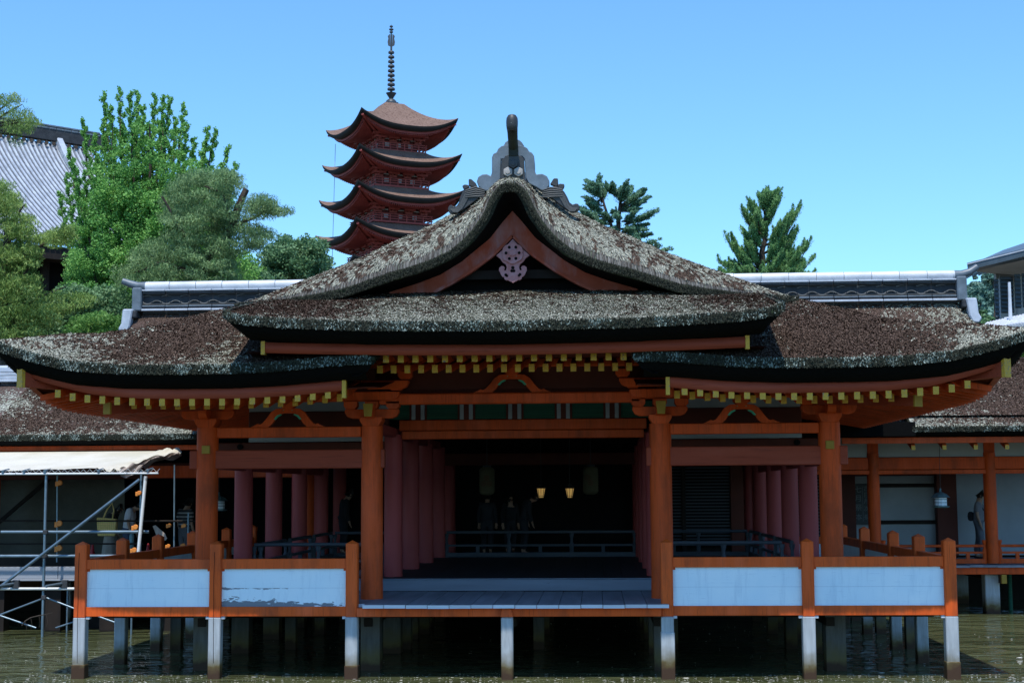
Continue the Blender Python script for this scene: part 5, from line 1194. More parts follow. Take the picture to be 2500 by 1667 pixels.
for (z0, z1, m, yy) in ((7.86, 7.915, 'tile_grey', 39.60), (7.93, 7.96, 'tile_dark', 39.68), (7.975, 8.015, 'oni_grey', 39.66), (8.03, 8.05, 'oni_mid', 39.67), (8.32, 8.34, 'oni_mid', 39.68), (8.36, 8.385, 'oni_grey', 39.66), (8.40, 8.44, 'tile_grey', 39.62)):
    n = 34; w = (RX1-RX0)/n
    src = None
    for k in range(n):
        x = RX0+w*(k+.5)
        if src is None: src = MB().box(-w/2+.006, w/2-.006, 0, .5, 0, z1-z0).build('ridge_tile', M[m], rh, at=(x, yy, z0), bev=.01)
        else: inst(src, rh, (x, yy+random.uniform(-.006,.006), z0+random.uniform(-.002,.002)))
src = None
for k in range(30):
    w = (RX1-RX0)/30; x = RX0+w*k
    if src is None: src = MB().tube([(0,0,0),(w-.012,0,0)], [.125,.13], 14).build('ridge_cap_tile', M['white_tile'], rh, at=(x, 39.86, 8.56), smooth=True)
    else: inst(src, rh, (x, 39.86, 8.56+random.uniform(-.004,.004)))
MB().box(RX0, RX1, 39.78, 40.2, 7.8, 8.5).build('ridge_core', M['tile_dark'], rh)
# relief bands: interlocking waves below, lozenges above
mb = MB(); mb2 = MB()
n = 84; w = (RX1-RX0)/n
arcp = [(.5*w+.52*w*math.cos(a_), .055+.085*math.sin(a_)) for a_ in np.linspace(.15*PI, .85*PI, 6)]
for k in range(n):
    x = RX0+w*k
    up_ = k % 2
    pts = [(x+a_, 39.745, 8.065+(b_-.05 if up_ else .12-b_+.02)) for a_, b_ in arcp]
    mb.tube(pts, .016, 5)
for k in range(n//2):
    x = RX0+w*2*k
    mb2.tube([(x, 39.745, 8.265), (x+w*.6, 39.745, 8.30), (x+w*1.1, 39.745, 8.265), (x+w*.6, 39.745, 8.235), (x, 39.745, 8.265)], .013, 5)
o = mb.build('wave_relief', M['relief_grey'], rh, kind='stuff'); o = mb2.build('lozenge_relief', M['relief_grey'], rh, kind='stuff')
for s in (-1, 1):
    x = RX1+.0 if s > 0 else RX0
    MB().box(min(x, x+s*.26), max(x, x+s*.26), 39.6, 40.2, 7.86, 8.5).build('ridge_end_plate', M['oni_grey'], rh, bev=.03)
    MB().box(min(x+s*.10, x+s*.48), max(x+s*.10, x+s*.48), 39.5, 39.9, 7.66, 7.86).build('ridge_end_foot', M['tile_dark'], rh, bev=.03)
    MB().extrude([(x+s*.18,7.9),(x+s*.46,7.9),(x+s*.50,7.5),(x+s*.58,7.36),(x+s*.50,7.24),(x+s*.34,7.26),(x+s*.26,7.42)][::s], 39.45, 39.7).build('ridge_end_scroll', M['tile_grey'], rh, bev=.03)
    MB().tube([(x-s*.05,39.86,8.56),(x+s*.18,39.86,8.57),(x+s*.40,39.86,8.64),(x+s*.60,39.86,8.78 if s > 0 else 8.72)], [.13,.115,.10,.085], 14).build('ridge_horn', M['oni_grey'], rh, smooth=True)

# ================================================================== PAGODA
PCX, PCY = at(955, 258, 110)[0], 110.
pg = empty('pagoda', (PCX, PCY, 9), 'five-storied red pagoda with upturned roofs and tall ringed spire', 'pagoda')
PA = math.radians(23.3)
def prot(lx, ly):     # local square axes to world; corner B points at the viewer
    c, s_ = math.cos(PI/4-PA+math.radians(7.9)), math.sin(PI/4-PA+math.radians(7.9))
    return PCX+lx*c-ly*s_, PCY+lx*s_+ly*c
def tier(R, z_tip, z_apex, rc, top=False, up=.95):
    """curved roof: corner radius R, tip height, apex; then edge, soffit, rafters"""
    a = R/math.sqrt(2); n = 29; ss = np.linspace(-1, 1, n); mt = 14; tt = np.linspace(0, 1, mt)
    ze = z_tip-up
    roofv = []; roof_o = None
    Vt = []; Ft = []; Ve = []; Vs = []; k0 = 0
    for side in range(4):
        ang = side*PI/2
        def loc(sv, dist):
            lx, ly = dist, sv*dist; c, s_ = math.cos(ang), math.sin(ang); return lx*c-ly*s_, lx*s_+ly*c
        P = np.zeros((n, mt, 3)); E = np.zeros((n, 4, 3)); S = np.zeros((n, 2, 3)); FA = np.zeros((n, 2, 3))
        for i, sv in enumerate(ss):
            lift = up*abs(sv)**2.6; flare = .0
            for j, t in enumerate(tt):
                d = a*(1-t)+rc*t; x, y = prot(*loc(sv, d)); 
                z = ze+lift*(1-t)**1.6+(z_apex-ze)*(t**1.45)
                P[i, j] = (x, y, z)
            for j, (din, dz) in enumerate(((0, 0), (.01, -.10), (.08, -.30), (.35, -.36))):
                x, y = prot(*loc(sv, a-din)); E[i, j] = (x, y, ze+lift+dz-.0*lift)
            for j, (din, dz) in enumerate(((.30, -.34), (a*.60, -.30))):
                x, y = prot(*loc(sv, a-din)); S[i, j] = (x, y, ze+lift*(1 if j == 0 else .0)+dz)
            for j, dz in enumerate((-.34, -.52)):
                x, y = prot(*loc(sv, a-.38)); FA[i, j] = (x, y, ze+lift*.95+dz)
        np_mesh('roof_slope', P.reshape(-1, 3), grid_faces(n, mt), M['pagoda_bark'], pg, True)
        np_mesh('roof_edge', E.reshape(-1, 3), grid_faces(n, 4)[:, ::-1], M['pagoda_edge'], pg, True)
        np_mesh('soffit', S.reshape(-1, 3), grid_faces(n, 2)[:, ::-1], M['pagoda_red'], pg, True)
        np_mesh('fascia', FA.reshape(-1, 3), grid_faces(n, 2)[:, ::-1], M['pagoda_red'], pg, False)
        # rafter ends as a row of small blocks, one strip per side
        mb = MB()
        for q in np.linspace(-.93, .93, 44):
            lift = up*abs(q)**2.6; x, y = prot(*loc(q, a-.45)); x2, y2 = prot(*loc(q*.75, a*.5))
            mb.beam((x, y, ze+lift*.95-.56), (x2, y2, ze+lift*.05-.42), .07, .10)
        mb.build('rafter_row', M['pagoda_red'], pg, kind='stuff')
    for k in range(4):
        ang = PI/4+k*PI/2; lx, ly = R*.955*math.cos(ang), R*.955*math.sin(ang); x, y = prot(lx, ly); x2, y2 = prot(lx*.5, ly*.5)
        hb = MB().beam((x, y, z_tip-.42), (x2, y2, z_tip-1.20), .16, .22).build('hip_rafter', M['pagoda_red'], pg)
        x3, y3 = prot(lx*1.004, ly*1.004); MB().beam((x3, y3, z_tip-.42), (x, y, z_tip-.43), .17, .23).build('rafter_cap', M['pagoda_red'], hb)
def walls(b, z0, z1):
    for side in range(4):
        ang = side*PI/2; c, s_ = math.cos(ang), math.sin(ang)
        def L(d, t): return prot(d*c-t*s_, d*s_+t*c)
        def bar(t0, t1, z0_, z1_, d, m, name, dep=.12):
            p = L(d, t0); q = L(d, t1); zc = (z0_+z1_)/2
            MB().beam((*p, zc), (*q, zc), dep, z1_-z0_).build(name, M[m], pg)
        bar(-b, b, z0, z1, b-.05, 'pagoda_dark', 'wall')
        h = z1-z0
        for t in (-.62, .0, .62): bar(t*b-.17, t*b+.17, z0+h*.18, z0+h*.42, b+.02, 'plaster', 'plaster_panel', .04)
        # stepped bracket clusters
        for t in (-1, -.34, .34, 1):
            for lvl in range(3):
                w = .28+.16*lvl; dd = b+.12+.24*lvl; bar(t*b-w, t*b+w, z0+h*(.46+.16*lvl), z0+h*(.46+.16*lvl)+.16, dd, 'pagoda_red', 'bracket', .20)
                for e in (-w, 0, w): bar(t*b+e-.08, t*b+e+.08, z0+h*(.46+.16*lvl)+.16, z0+h*(.46+.16*lvl)+.27, dd, 'pagoda_red', 'bearing_block', .16)
        for t in (-.68, 0, .68):
            p = L(b+.16, t*b); bar(t*b-.22, t*b+.22, z0+h*.60, z0+h*.66, b+.18, 'plaster', 'plaster_panel', .04)
        # balcony
        bb = b+.48
        bar(-bb, bb, z0-.14, z0, bb-.1, 'pagoda_red', 'balcony_floor', .30)
        for zr in (.16, .34, .50): bar(-bb-.12, bb+.12, z0+zr-.03, z0+zr+.03, bb, 'pagoda_red', 'balcony_rail', .05)
        for t in np.linspace(-1, 1, 8): bar(t*bb-.035, t*bb+.035, z0, z0+.50, bb, 'pagoda_red', 'balcony_post', .06)
for k in range(4):
    lx, ly = 0, 0
zt1 = 30.6; steps = [(5.42, 30.55), (5.72, 27.85), (5.98, 25.15), (6.25, 22.45), (6.6, 19.7)]
for i, (R, zt_) in enumerate(steps):
    rc = .75 if i == 0 else 2.0
    tier(R, zt_, 32.0 if i == 0 else zt_+.25, rc, i == 0)
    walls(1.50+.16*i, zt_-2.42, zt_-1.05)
# corner posts of the balconies with dark caps
zs = 31.65
MB().box(-.55, .55, -.55, .55, 0, .12).build('spire_plinth', M['spire_metal'], pg, at=(PCX, PCY, zs)).rotation_euler = (0, 0, PI/4-PA+math.radians(7.9))
MB().box(-.42, .42, -.42, .42, 0, .40).build('spire_base', M['spire_metal'], pg, at=(PCX, PCY, zs+.12)).rotation_euler = (0, 0, PI/4-PA+math.radians(7.9))
MB().lathe([(.42,0),(.40,.15),(.25,.3),(.14,.36),(.30,.62),(.40,.78),(.12,.74)], (PCX, PCY, zs+.5), 16).build('spire_lotus', M['spire_metal'], pg, smooth=True)
MB().lathe([(.10,0),(.07,5.2)], (PCX, PCY, zs+.6), 10).build('spire_mast', M['spire_metal'], pg, smooth=True)
for k in range(9): MB().lathe([(.10,-.03),(.29-.008*k,-.10),(.30-.008*k,-.02),(.26-.008*k,.06),(.10,.08)], (PCX, PCY, zs+1.62+.355*k), 16).build('spire_ring', M['spire_metal'], pg, smooth=True)
f0 = zs+4.9
for s in (-1, 1): MB().extrude([(s*.08,0),(s*.24,.08),(s*.28,.35),(s*.22,.62),(s*.27,.80),(s*.10,.98)][::s], -.03, .03).build('spire_flame', M['spire_metal'], pg, at=(PCX, PCY, f0)).rotation_euler = (0, 0, .0)
for z, r in ((1.12, .14), (1.32, .17), (1.55, .13)): MB().lathe([(.02,-.10),(r,-.04),(r,.04),(.02,.10)], (PCX, PCY, f0+z), 12).build('spire_jewel', M['spire_metal'], pg, smooth=True)
MB().lathe([(.07,0),(.05,.6),(.015,.62),(.01,1.0)], (PCX, PCY, f0+.75), 8).build('spire_tip', M['bronze'], pg)
l1 = at(819, 352, 111); l2 = at(811, 640, 111); tag(MB().tube([l1, l2], .02, 4).build('lightning_cable', M['concrete']), 'thin pale cable hanging down from the pagoda top roof', 'cable')

# ================================================================== GREAT TILED HALL, FAR LEFT
gh = empty('tiled_hall', (-30, 80, 8), 'huge old timber hall with grey round-tile roof behind the trees', 'temple hall')
th = math.radians(44)
A0 = np.array(at(60, 326, 76.)); rd = np.array([math.cos(th), math.sin(th), 0.]); sdn = np.array([math.sin(th), -math.cos(th), 0.])
Bp = np.array(at(214, 350, 79.6)); 
ridge_z = A0[2]
def RP(u, v):   # u along the ridge from its right end, v 0..1 down the slope
    p = np.array([Bp[0], Bp[1], ridge_z])+rd*u+sdn*(v*10.4); p[2] = ridge_z-7.3*(v**.80); return p
n_rows = 84; pitch = .26
V = []
us = np.linspace(-24, .2, 60); vs_ = np.linspace(0, 1, 20)
P = np.array([[RP(u_, v_)-np.array([0,0,.05]) for v_ in vs_] for u_ in us]); np_mesh('tile_bed', P.reshape(-1, 3), grid_faces(60, 20)[:, ::-1], M['tile_bed_grey'], gh, True)
base_pts = [RP(0, v_)-RP(0, 0) for v_ in np.linspace(0, 1, 30)]
mb = MB()
for i, (p, q) in enumerate(zip(base_pts[:-1], base_pts[1:])):
    mb.tube([p, q], [.075, .064], 7, caps=False)
row = mb.build('tile_row', M['tile_pale'], gh, at=tuple(RP(0, 0)), smooth=True)
for k in range(1, n_rows): inst(row, gh, tuple(RP(-pitch*k, 0)+np.array([0,0,random.uniform(-.01,.01)])))
ca = MB().tube([(0,0,0),(sdn[0]*.06,sdn[1]*.06,-.02)], .11, 10).build('eave_tile', M['pagoda_edge'], gh, at=tuple(RP(0, 1)+np.array([0,0,.02])))
for k in range(1, n_rows): inst(ca, gh, tuple(RP(-pitch*k, 1)+np.array([0,0,.02])))
r0 = RP(.9, 0); r1 = RP(-24, 0)
MB().beam(r0+np.array([0,0,.45]), r1+np.array([0,0,.45]), .5, .75).build('ridge_wall', M['tile_dark'], gh)
for k in range(26):
    q = RP(.6-.42*k, 0); 
    for dz in (.72, .86): MB().beam(q+np.array([0,0,dz]), q-rd*.40+np.array([0,0,dz]), .56, .10).build('ridge_tile', M['oni_grey'], gh, bev=.02)
    if k: 
        q = RP(.2-.42*k, .015); o_ = MB().lathe([(.0,0),(.11,0),(.11,.05),(0,.05)], n=8); o_.v = [(x, -z, y) for x, y, z in o_.v]; o_.build('ridge_end_tile', M['bark'], gh, at=tuple(q+np.array([0,-.25,.12])))
MB().beam(r0+np.array([0,0,.35]), r0+rd*.15+np.array([0,0,.35]), .8, 1.0).build('ridge_ornament', M['oni_grey'], gh, bev=.05)
MB().beam(r0+rd*.1+np.array([0,0,.9]), r0+rd*.45+np.array([0,0,1.35]), .2, .2).build('ridge_ornament_horn', M['oni_grey'], gh, bev=.03)
dsc = [RP(-1.7, v_)+np.array([0,0,.28]) for v_ in np.linspace(0, .75, 8)]
for p, q in zip(dsc[:-1], dsc[1:]): MB().beam(p, q, .34, .34).build('descending_ridge', M['tile_grey'], gh, bev=.04)
dc = [RP(-1.7, v_)+np.array([0,0,.52]) for v_ in np.linspace(-.02, .7, 8)]; MB().tube(dc, .12, 8).build('descending_ridge_cap', M['white_tile'], gh, smooth=True)
e0 = RP(1.0, 1); e1 = RP(-24, 1)
MB().beam(e0-sdn*.6+np.array([0,0,-.45]), e1-sdn*.6+np.array([0,0,-.45]), 1.0, .6).build('eave_board', M['dark_wood'], gh)
wl0 = RP(0, 1)-sdn*2.4; wl1 = RP(-24, 1)-sdn*2.4
MB().beam((wl0[0], wl0[1], wl0[2]-3.5), (wl1[0], wl1[1], wl1[2]-3.5), .3, 7).build('wall', M['black_void'], gh)
for k in range(9):
    q = RP(-.3-2.8*k, 1)-sdn*2.0; MB().tube([(q[0], q[1], q[2]-7.5), (q[0], q[1], q[2]-.3)], .22, 10).build('post', M['dark_wood'], gh)
for dz in (-4.3, -5.0): MB().beam((wl0[0]+sdn[0]*1.2, wl0[1]+sdn[1]*1.2, e0[2]+dz), (wl1[0]+sdn[0]*1.2, wl1[1]+sdn[1]*1.2, e0[2]+dz), .12, .14).build('railing', M['floor_wood'], gh)
stw = MB()
for r in range(5):
    for k in range(26): stw.box(-14.6+.42*k+(.2 if r % 2 else 0)+.01, -14.2+.42*k+(.2 if r % 2 else 0)-.01, 50.0+random.uniform(-.04,.04), 50.4, 5.1+.3*r, 5.38+.3*r)
tag(stw.build('stone_wall', M['stone_wall'], bev=.02), 'low rough stone retaining wall under the bushes on the left', 'stone wall')

# ================================================================== MODERN BUILDING, RIGHT EDGE
mbld = empty('treasure_house', (22, 62, 3), 'modern concrete building with dark louvred shutters and green metal roof at the right edge', 'building')
Yb = 60.
a = np.array(at(2376, 655, Yb)); b = np.array(at(2560, 604, Yb-3.5)); 
def at3(x, y, Y): return np.array(at(x, y, Y))
MB().beam(at3(2372,652,60.), at3(2600,596,56.5), .5, .30).build('roof_edge', M['metal_roof'], mbld)
MB().beam(at3(2372,646,60.), at3(2600,590,56.5), .55, .05).build('roof_flashing', M['white_tile'], mbld)
top = [at3(2372,645,60.), at3(2600,588,56.5), at3(2600,560,64), at3(2450,610,68)]; MB().add(top, [(0,1,2,3)]).build('roof', M['metal_roof'], mbld)
for k in range(9): q = at3(2450+17*k, 627-4.1*k, 60.-.25*k); MB().box(q[0]-.03, q[0]+.03, q[1], q[1]+6, q[2]-.02, q[2]+.12).build('roof_seam', M['bronze'], mbld)
sof = [at3(2375,662,60.2), at3(2600,612,56.7), at3(2600,680,61), at3(2436,670,63.5)]; MB().add(sof, [(0,1,2,3)]).build('soffit', M['concrete'], mbld)
def colm(px, w, y0, y1, Y, m, name): 
    p = at(px, y0, Y); q = at(px, y1, Y); MB().box(p[0]-w/2, p[0]+w/2, Y, Y+w, q[2], p[2]).build(name, M[m], mbld)
MB().box(at(2440,700,62.)[0], at(2600,700,62.)[0], 62.3, 62.6, at(2440,850,62)[2], at(2440,640,62)[2]).build('wall', M['concrete'], mbld)
colm(2440, .30, 660, 800, 61.6, 'concrete', 'column'); colm(2449, .28, 680, 800, 61.2, 'concrete', 'column'); colm(2490, .30, 640, 800, 60.8, 'concrete', 'column')
MB().box(at(2447,666,61.)[0], at(2600,660,61.)[0], 61.5, 61.9, at(2440,675,61)[2], at(2440,658,61)[2]).build('wall_beam', M['concrete'], mbld)
for x0, x1, y0, y1, Y in ((2427,2441,681,788,59.6),(2441.5,2476,676,764,59.8),(2476.5,2494,669,752,59.4),(2494.5,2520,667,750,59.4)):
    p = at(x0, y0, Y); q = at(x1, y1, Y); fr = MB().box(p[0], q[0], Y, Y+.05, q[2], p[2]).build('louvre', M['louver_dark'], mbld)
    n = max(6, int((p[2]-q[2])/.16)); s0 = None
    for k in range(n):
        z = q[2]+(p[2]-q[2])*(k+.3)/n
        if s0 is None: s0 = MB().add([(p[0],Y-.10,z),(q[0],Y-.10,z),(q[0],Y-.01,z+.08),(p[0],Y-.01,z+.08)], [(0,1,2,3)]).build('louvre_blade', M['metal_roof'], fr)
        else: c_ = inst(s0, fr, (W[s0][0], W[s0][1], z))
lr = empty('low_tiled_roof', (22, 56, 7), 'low white-glazed tile roof below the louvred building', 'roof')
for k in range(26):
    p = at3(2412+7.2*k, 790-1.6*k, 55.); q = at3(2395+7.2*k, 806-1.0*k, 52.5)
    MB().tube([q, p], .075, 7).build('roof_tile_row', M['white_tile'], lr, smooth=True)
MB().add([at3(2390,808,52.5), at3(2600,786,52.5), at3(2600,745,55.2), at3(2410,792,55.2)], [(0,1,2,3)]).build('roof_bed', M['tile_grey'], lr)
MB().tube([at3(2452,782,55.2), at3(2600,762,55.2)], .11, 8).build('ridge_tile', M['tile_grey'], lr)
tag(MB().tube([at3(2467,780,54.), at3(2464,689,54.)], [.07,.05], 8).build('white_mast', M['white_tile']), 'slim white mast in front of the dark louvres', 'mast')

# ================================================================== TREES
def leaf_mesh(name, C, m, parent, w=.05, l=.09, dirs=None, rnd=1., tone=None, kind=None):
    """one small diamond-shaped face per leaf, spread through the crown"""
    n = len(C); D = rng.normal(size=(n, 3))*rnd
    if dirs is not None: D = D+dirs
    D /= np.linalg.norm(D, axis=1)[:,None]+1e-9
    S = np.cross(D, rng.normal(size=(n, 3))); S /= np.linalg.norm(S, axis=1)[:,None]+1e-9
    k = (.7+.6*rng.random(n))[:,None]
    V = np.stack([C-D*l*.5*k, C+S*w*.5*k, C+D*l*.5*k, C-S*w*.5*k], 1).reshape(-1, 3)
    F = np.arange(4*n).reshape(n, 4)
    if tone is None: tone = rng.random(n)
    t = np.clip(tone*.6+.4*rng.random(n), 0, 1)
    o = np_mesh(name, V, F, m, parent, False, {'tone': np.repeat(t, 4)})
    if kind: o['kind'] = kind
    return o
def in_poly(px, py, poly):
    ins = np.zeros(len(px), bool); n = len(poly)
    for i in range(n):
        x1, y1 = poly[i]; x2, y2 = poly[(i+1) % n]
        c = ((y1 > py) != (y2 > py)) & (px < (x2-x1)*(py-y1)/((y2-y1) if y2 != y1 else 1e-9)+x1); ins ^= c
    return ins
def clump_leaves(centers, radii, per, flat=.75, up=.0):
    P = []; Tn = []
    for (c, r) in zip(centers, radii):
        n = int(per*(r/.5)**2); v = rng.normal(size=(n, 3)); v /= np.linalg.norm(v, axis=1)[:,None]
        v *= (rng.random(n)**.35)[:,None]*r; v[:,2] *= flat; P.append(np.array(c)+v); Tn.append(np.full(n, rng.random()))
    return np.concatenate(P), np.concatenate(Tn)
def poly_centers(poly, Y, depth, n, shrink=0):
    xs = [p[0] for p in poly]; ys = [p[1] for p in poly]; out = []
    while len(out) < n:
        px = rng.uniform(min(xs), max(xs), 400); py = rng.uniform(min(ys), max(ys), 400); k = in_poly(px, py, poly)
        for a, b in zip(px[k], py[k]): out.append(at(a, b, Y+rng.uniform(-depth, depth)))
    return out[:n]
def limb(parent, pts, r0, r1, name='branch', m='bark'):
    pts = [Vector(p) for p in pts]; n = len(pts)
    # subdivide with slight wander
    q = []
    for a, b in zip(pts[:-1], pts[1:]):
        for k in range(4): t = k/4; p = a.lerp(b, t); L = (b-a).length; q.append(p+Vector((random.uniform(-1,1), random.uniform(-1,1), random.uniform(-1,1)))*L*.03*(1 if k else 0))
    q.append(pts[-1]); rr = [r0+(r1-r0)*i/(len(q)-1) for i in range(len(q))]
    return MB().tube(q, rr, 7).build(name, M[m], parent, smooth=True)
def ground(x, y): return float(ground_z(np.array([x]), np.array([y]))[0])
def tree(name, px, Y, label, group=None, cat='tree'):
    b = at(px, 1100, Y); g = ground(b[0], Y); return empty(name, (b[0], Y, g), label, cat, group), (b[0], Y, g)

# ginkgo with upright leafy shoots
gk, gb = tree('ginkgo_tree', 345, 53, 'tall bright green ginkgo with upright spires of leaves, left of the pagoda')
top = at(350, 560, 53)
limb(gk, [gb, at(348, 800, 53), top], .38, .20, 'trunk')
P = []; Dn = []; Tn = []
tips = [(254,228,300,560),(292,217,315,560),(317,228,325,520),(337,225,335,500),(379,234,365,520),(400,236,375,560),(415,239,385,560),(449,257,415,560),(455,300,425,600),(509,313,450,600),(527,317,460,620),(556,360,480,640),(500,350,450,600),
        (203,295,250,520),(252,302,280,560),(230,330,270,600),(167,364,230,560),(161,427,210,640),(180,400,240,640),(205,420,250,640),(270,260,300,560),(350,260,350,560),(430,290,400,600),(475,340,430,640),(575,400,500,680),(300,300,310,640),(330,300,330,620),(365,310,360,620),(395,300,380,620),(240,380,270,660),(145,470,210,700),(190,480,240,700)]
for (tx, ty, bx_, by_) in tips:
    dy = random.uniform(-1.3, 1.3); a = np.array(at(bx_, by_, 53+dy*.4)); b = np.array(at(tx, ty, 53+dy)); L = np.linalg.norm(b-a)
    c = (a+b)/2+np.array([ (a[0]+b[0])/2*0 + (b[0]-a[0])*.18, 0, -abs(b[0]-a[0])*.15])
    limb(gk, [a, c, b-(b-a)*.06], .06, .012)
    n = int(L*700); t = rng.random(n)**.85; t = np.clip(t, 0, 1)
    p = ((1-t)**2)[:,None]*a+(2*t*(1-t))[:,None]*c+(t**2)[:,None]*b
    # little side spurs: clusters along the shoot
    k = np.floor(t*L*6.); ph = k*2.4+tx; rr = (.34*(1-t)+.10)*(.55+.45*np.abs(np.sin(k*1.7+tx)))
    q_ = rng.random(n)[:,None]**.7; off = np.stack([np.cos(ph)*rr, np.sin(ph)*rr, rr*.9], 1)*q_
    P.append(p+off+rng.normal(size=(n,3))*.032); Tn.append(.45+.5*np.sin(k*3.1)**2*rng.random())
leaf_mesh('crown', np.concatenate(P), M['ginkgo_leaf'], gk, .062, .062, tone=np.concatenate(Tn))
body = [(225,470),(250,370),(285,315),(340,290),(400,300),(440,350),(490,400),(545,440),(560,560),(620,640),(630,690),(420,700),(330,770),(230,780),(170,740),(165,690),(175,620),(160,560),(200,560),(215,500)]
cs = poly_centers(body, 53, 1.6, 560); rs = np.array([rng.uniform(.14, .30) if at(345, 420, 53)[2] < c[2] else rng.uniform(.22, .50) for c in cs]); P, T = clump_leaves(cs, rs, 400, .8)
leaf_mesh('crown', P, M['ginkgo_leaf'], gk, .066, .07, tone=T)
for k in range(14):
    c = cs[k*7]; limb(gk, [at(345, 700, 53), c], .10, .03)

# japanese black pine before the ginkgo
bp, bb_ = tree('pine_tree', 470, 48, 'grey-green spreading pine with a bare broken limb, in front of the ginkgo')
limb(bp, [bb_, at(455, 740, 48), at(500, 640, 48), at(565, 560, 48), at(602, 465, 48)], .26, .09, 'trunk')
limb(bp, [at(602, 462, 48), at(593, 480, 48), at(565, 540, 48)], .10, .13, 'broken_limb')
limb(bp, [at(565, 545, 48), at(540, 470, 47.6), at(500, 455, 47.5)], .08, .03)
limb(bp, [at(560, 560, 48), at(640, 520, 47.6), at(690, 515, 47.6)], .06, .02)
limb(bp, [at(480, 670, 48), at(400, 640, 47.5), at(330, 665, 47.5)], .09, .03)
limb(bp, [at(500, 640, 48), at(430, 545, 47.5), at(395, 480, 47.5)], .08, .03)
def pine_pads(parent, polys, Y, depth, m, n, per=170, r=(.22,.45), wl=(.022,.14), up=.9, flat=.45, name='crown'):
    cs = []; 
    for poly, k in polys: cs += poly_centers(poly, Y, depth, k)
    rs = rng.uniform(r[0], r[1], len(cs)); P, T = clump_leaves(cs, rs, per, flat)
    # needles gathered in tufts
    return leaf_mesh(name, P, M[m], parent, wl[0], wl[1], dirs=np.array([0,0,up]), rnd=.75, tone=T)
pine_pads(bp, [([(395,500),(450,430),(520,415),(560,425),(590,450),(560,500),(610,560),(560,650),(600,700),(430,700),(300,700),(285,670),(330,620),(420,560)], 430),
               ([(600,500),(625,470),(650,480),(665,495),(640,530),(600,530)], 26), ([(640,500),(700,505),(698,520),(650,530)], 16), ([(600,545),(650,550),(660,590),(640,600),(600,610)], 30), ([(545,410),(575,430),(580,450),(545,440)], 10)], 48, 1.2, 'pine_grey', 0, 240)
# yellow-green pine at the left edge and small trees below
yp, yb = tree('pine_tree', 30, 45, 'yellow-green pine filling the left edge below the tiled hall roof')
limb(yp, [yb, at(10, 800, 45), at(20, 560, 45)], .25, .12, 'trunk')
for q in ((150, 580), (90, 640), (160, 700), (60, 500), (210, 740)): limb(yp, [at(20, q[1]+60, 45), at(*q, 44.8)], .07, .02)
pine_pads(yp, [([(-40,440),(20,450),(50,490),(30,520),(80,530),(88,560),(88,640),(85,690),(60,760),(-40,800)], 320), ([(-20,720),(90,715),(130,720),(200,715),(250,730),(150,770),(90,820),(-20,830)], 150), ([(88,575),(120,565),(170,545),(175,570),(150,600),(90,605)], 34)], 45, 1.0, 'pine_yellow', 0, 260, (.20,.42), (.026,.13))
tl, tb = tree('pine_tree', -20, 41, 'overhanging pine bough at the top left corner against the sky')
limb(tl, [(tb[0]-.6, 41, tb[2]), at(-60, 500, 41), at(-30, 330, 41)], .22, .10, 'trunk')
for q in ((60, 290), (85, 300), (40, 330), (20, 250), (55, 255)): limb(tl, [at(-40, 320, 41), at((q[0]-40)/2, (q[1]+330)/2-12, 41), at(*q, 41)], .045, .012)
pine_pads(tl, [([(-20,225),(25,222),(50,240),(70,270),(95,300),(85,320),(50,325),(38,350),(20,325),(-20,330)], 75)], 41, .5, 'pine_yellow', 0, 230, (.14,.30), (.020,.11))
# round evergreen between ginkgo and pagoda
rt, rb = tree('evergreen_tree', 730, 62, 'round dark evergreen at the foot of the pagoda')
limb(rt, [rb, at(730, 660, 62)], .3, .15, 'trunk')
cs = poly_centers([(645,640),(660,600),(700,585),(745,580),(780,600),(800,640),(810,690),(640,690)], 62, 1.5, 120); P, T = clump_leaves(cs, rng.uniform(.25,.55,120), 330, .8); leaf_mesh('crown', P, M['broad_leaf'], rt, .09, .10, dirs=np.array([0,0,.4]), tone=T)
r2, r2b = tree('small_tree', 625, 58, 'pale green young tree low between the pine and the round evergreen')
limb(r2, [r2b, at(625, 680, 58)], .12, .05, 'trunk')
cs = poly_centers([(600,650),(640,650),(650,690),(590,700)], 58, .8, 26); P, T = clump_leaves(cs, rng.uniform(.2,.4,26), 260, .8); leaf_mesh('crown', P, M['maple_leaf'], r2, .08, .08, tone=T)
mp_, mb_ = tree('maple_tree', 235, 44, 'fresh light green maple just behind the left roof slope')
limb(mp_, [mb_, at(240, 820, 44)], .10, .05, 'trunk')
cs = poly_centers([(165,810),(190,780),(240,765),(290,775),(300,830),(240,845),(165,850)], 44, .8, 80); P, T = clump_leaves(cs, rng.uniform(.16,.34,80), 420, .55); leaf_mesh('crown', P, M['maple_leaf'], mp_, .06, .07, dirs=np.array([0,-.4,.3]), tone=T)
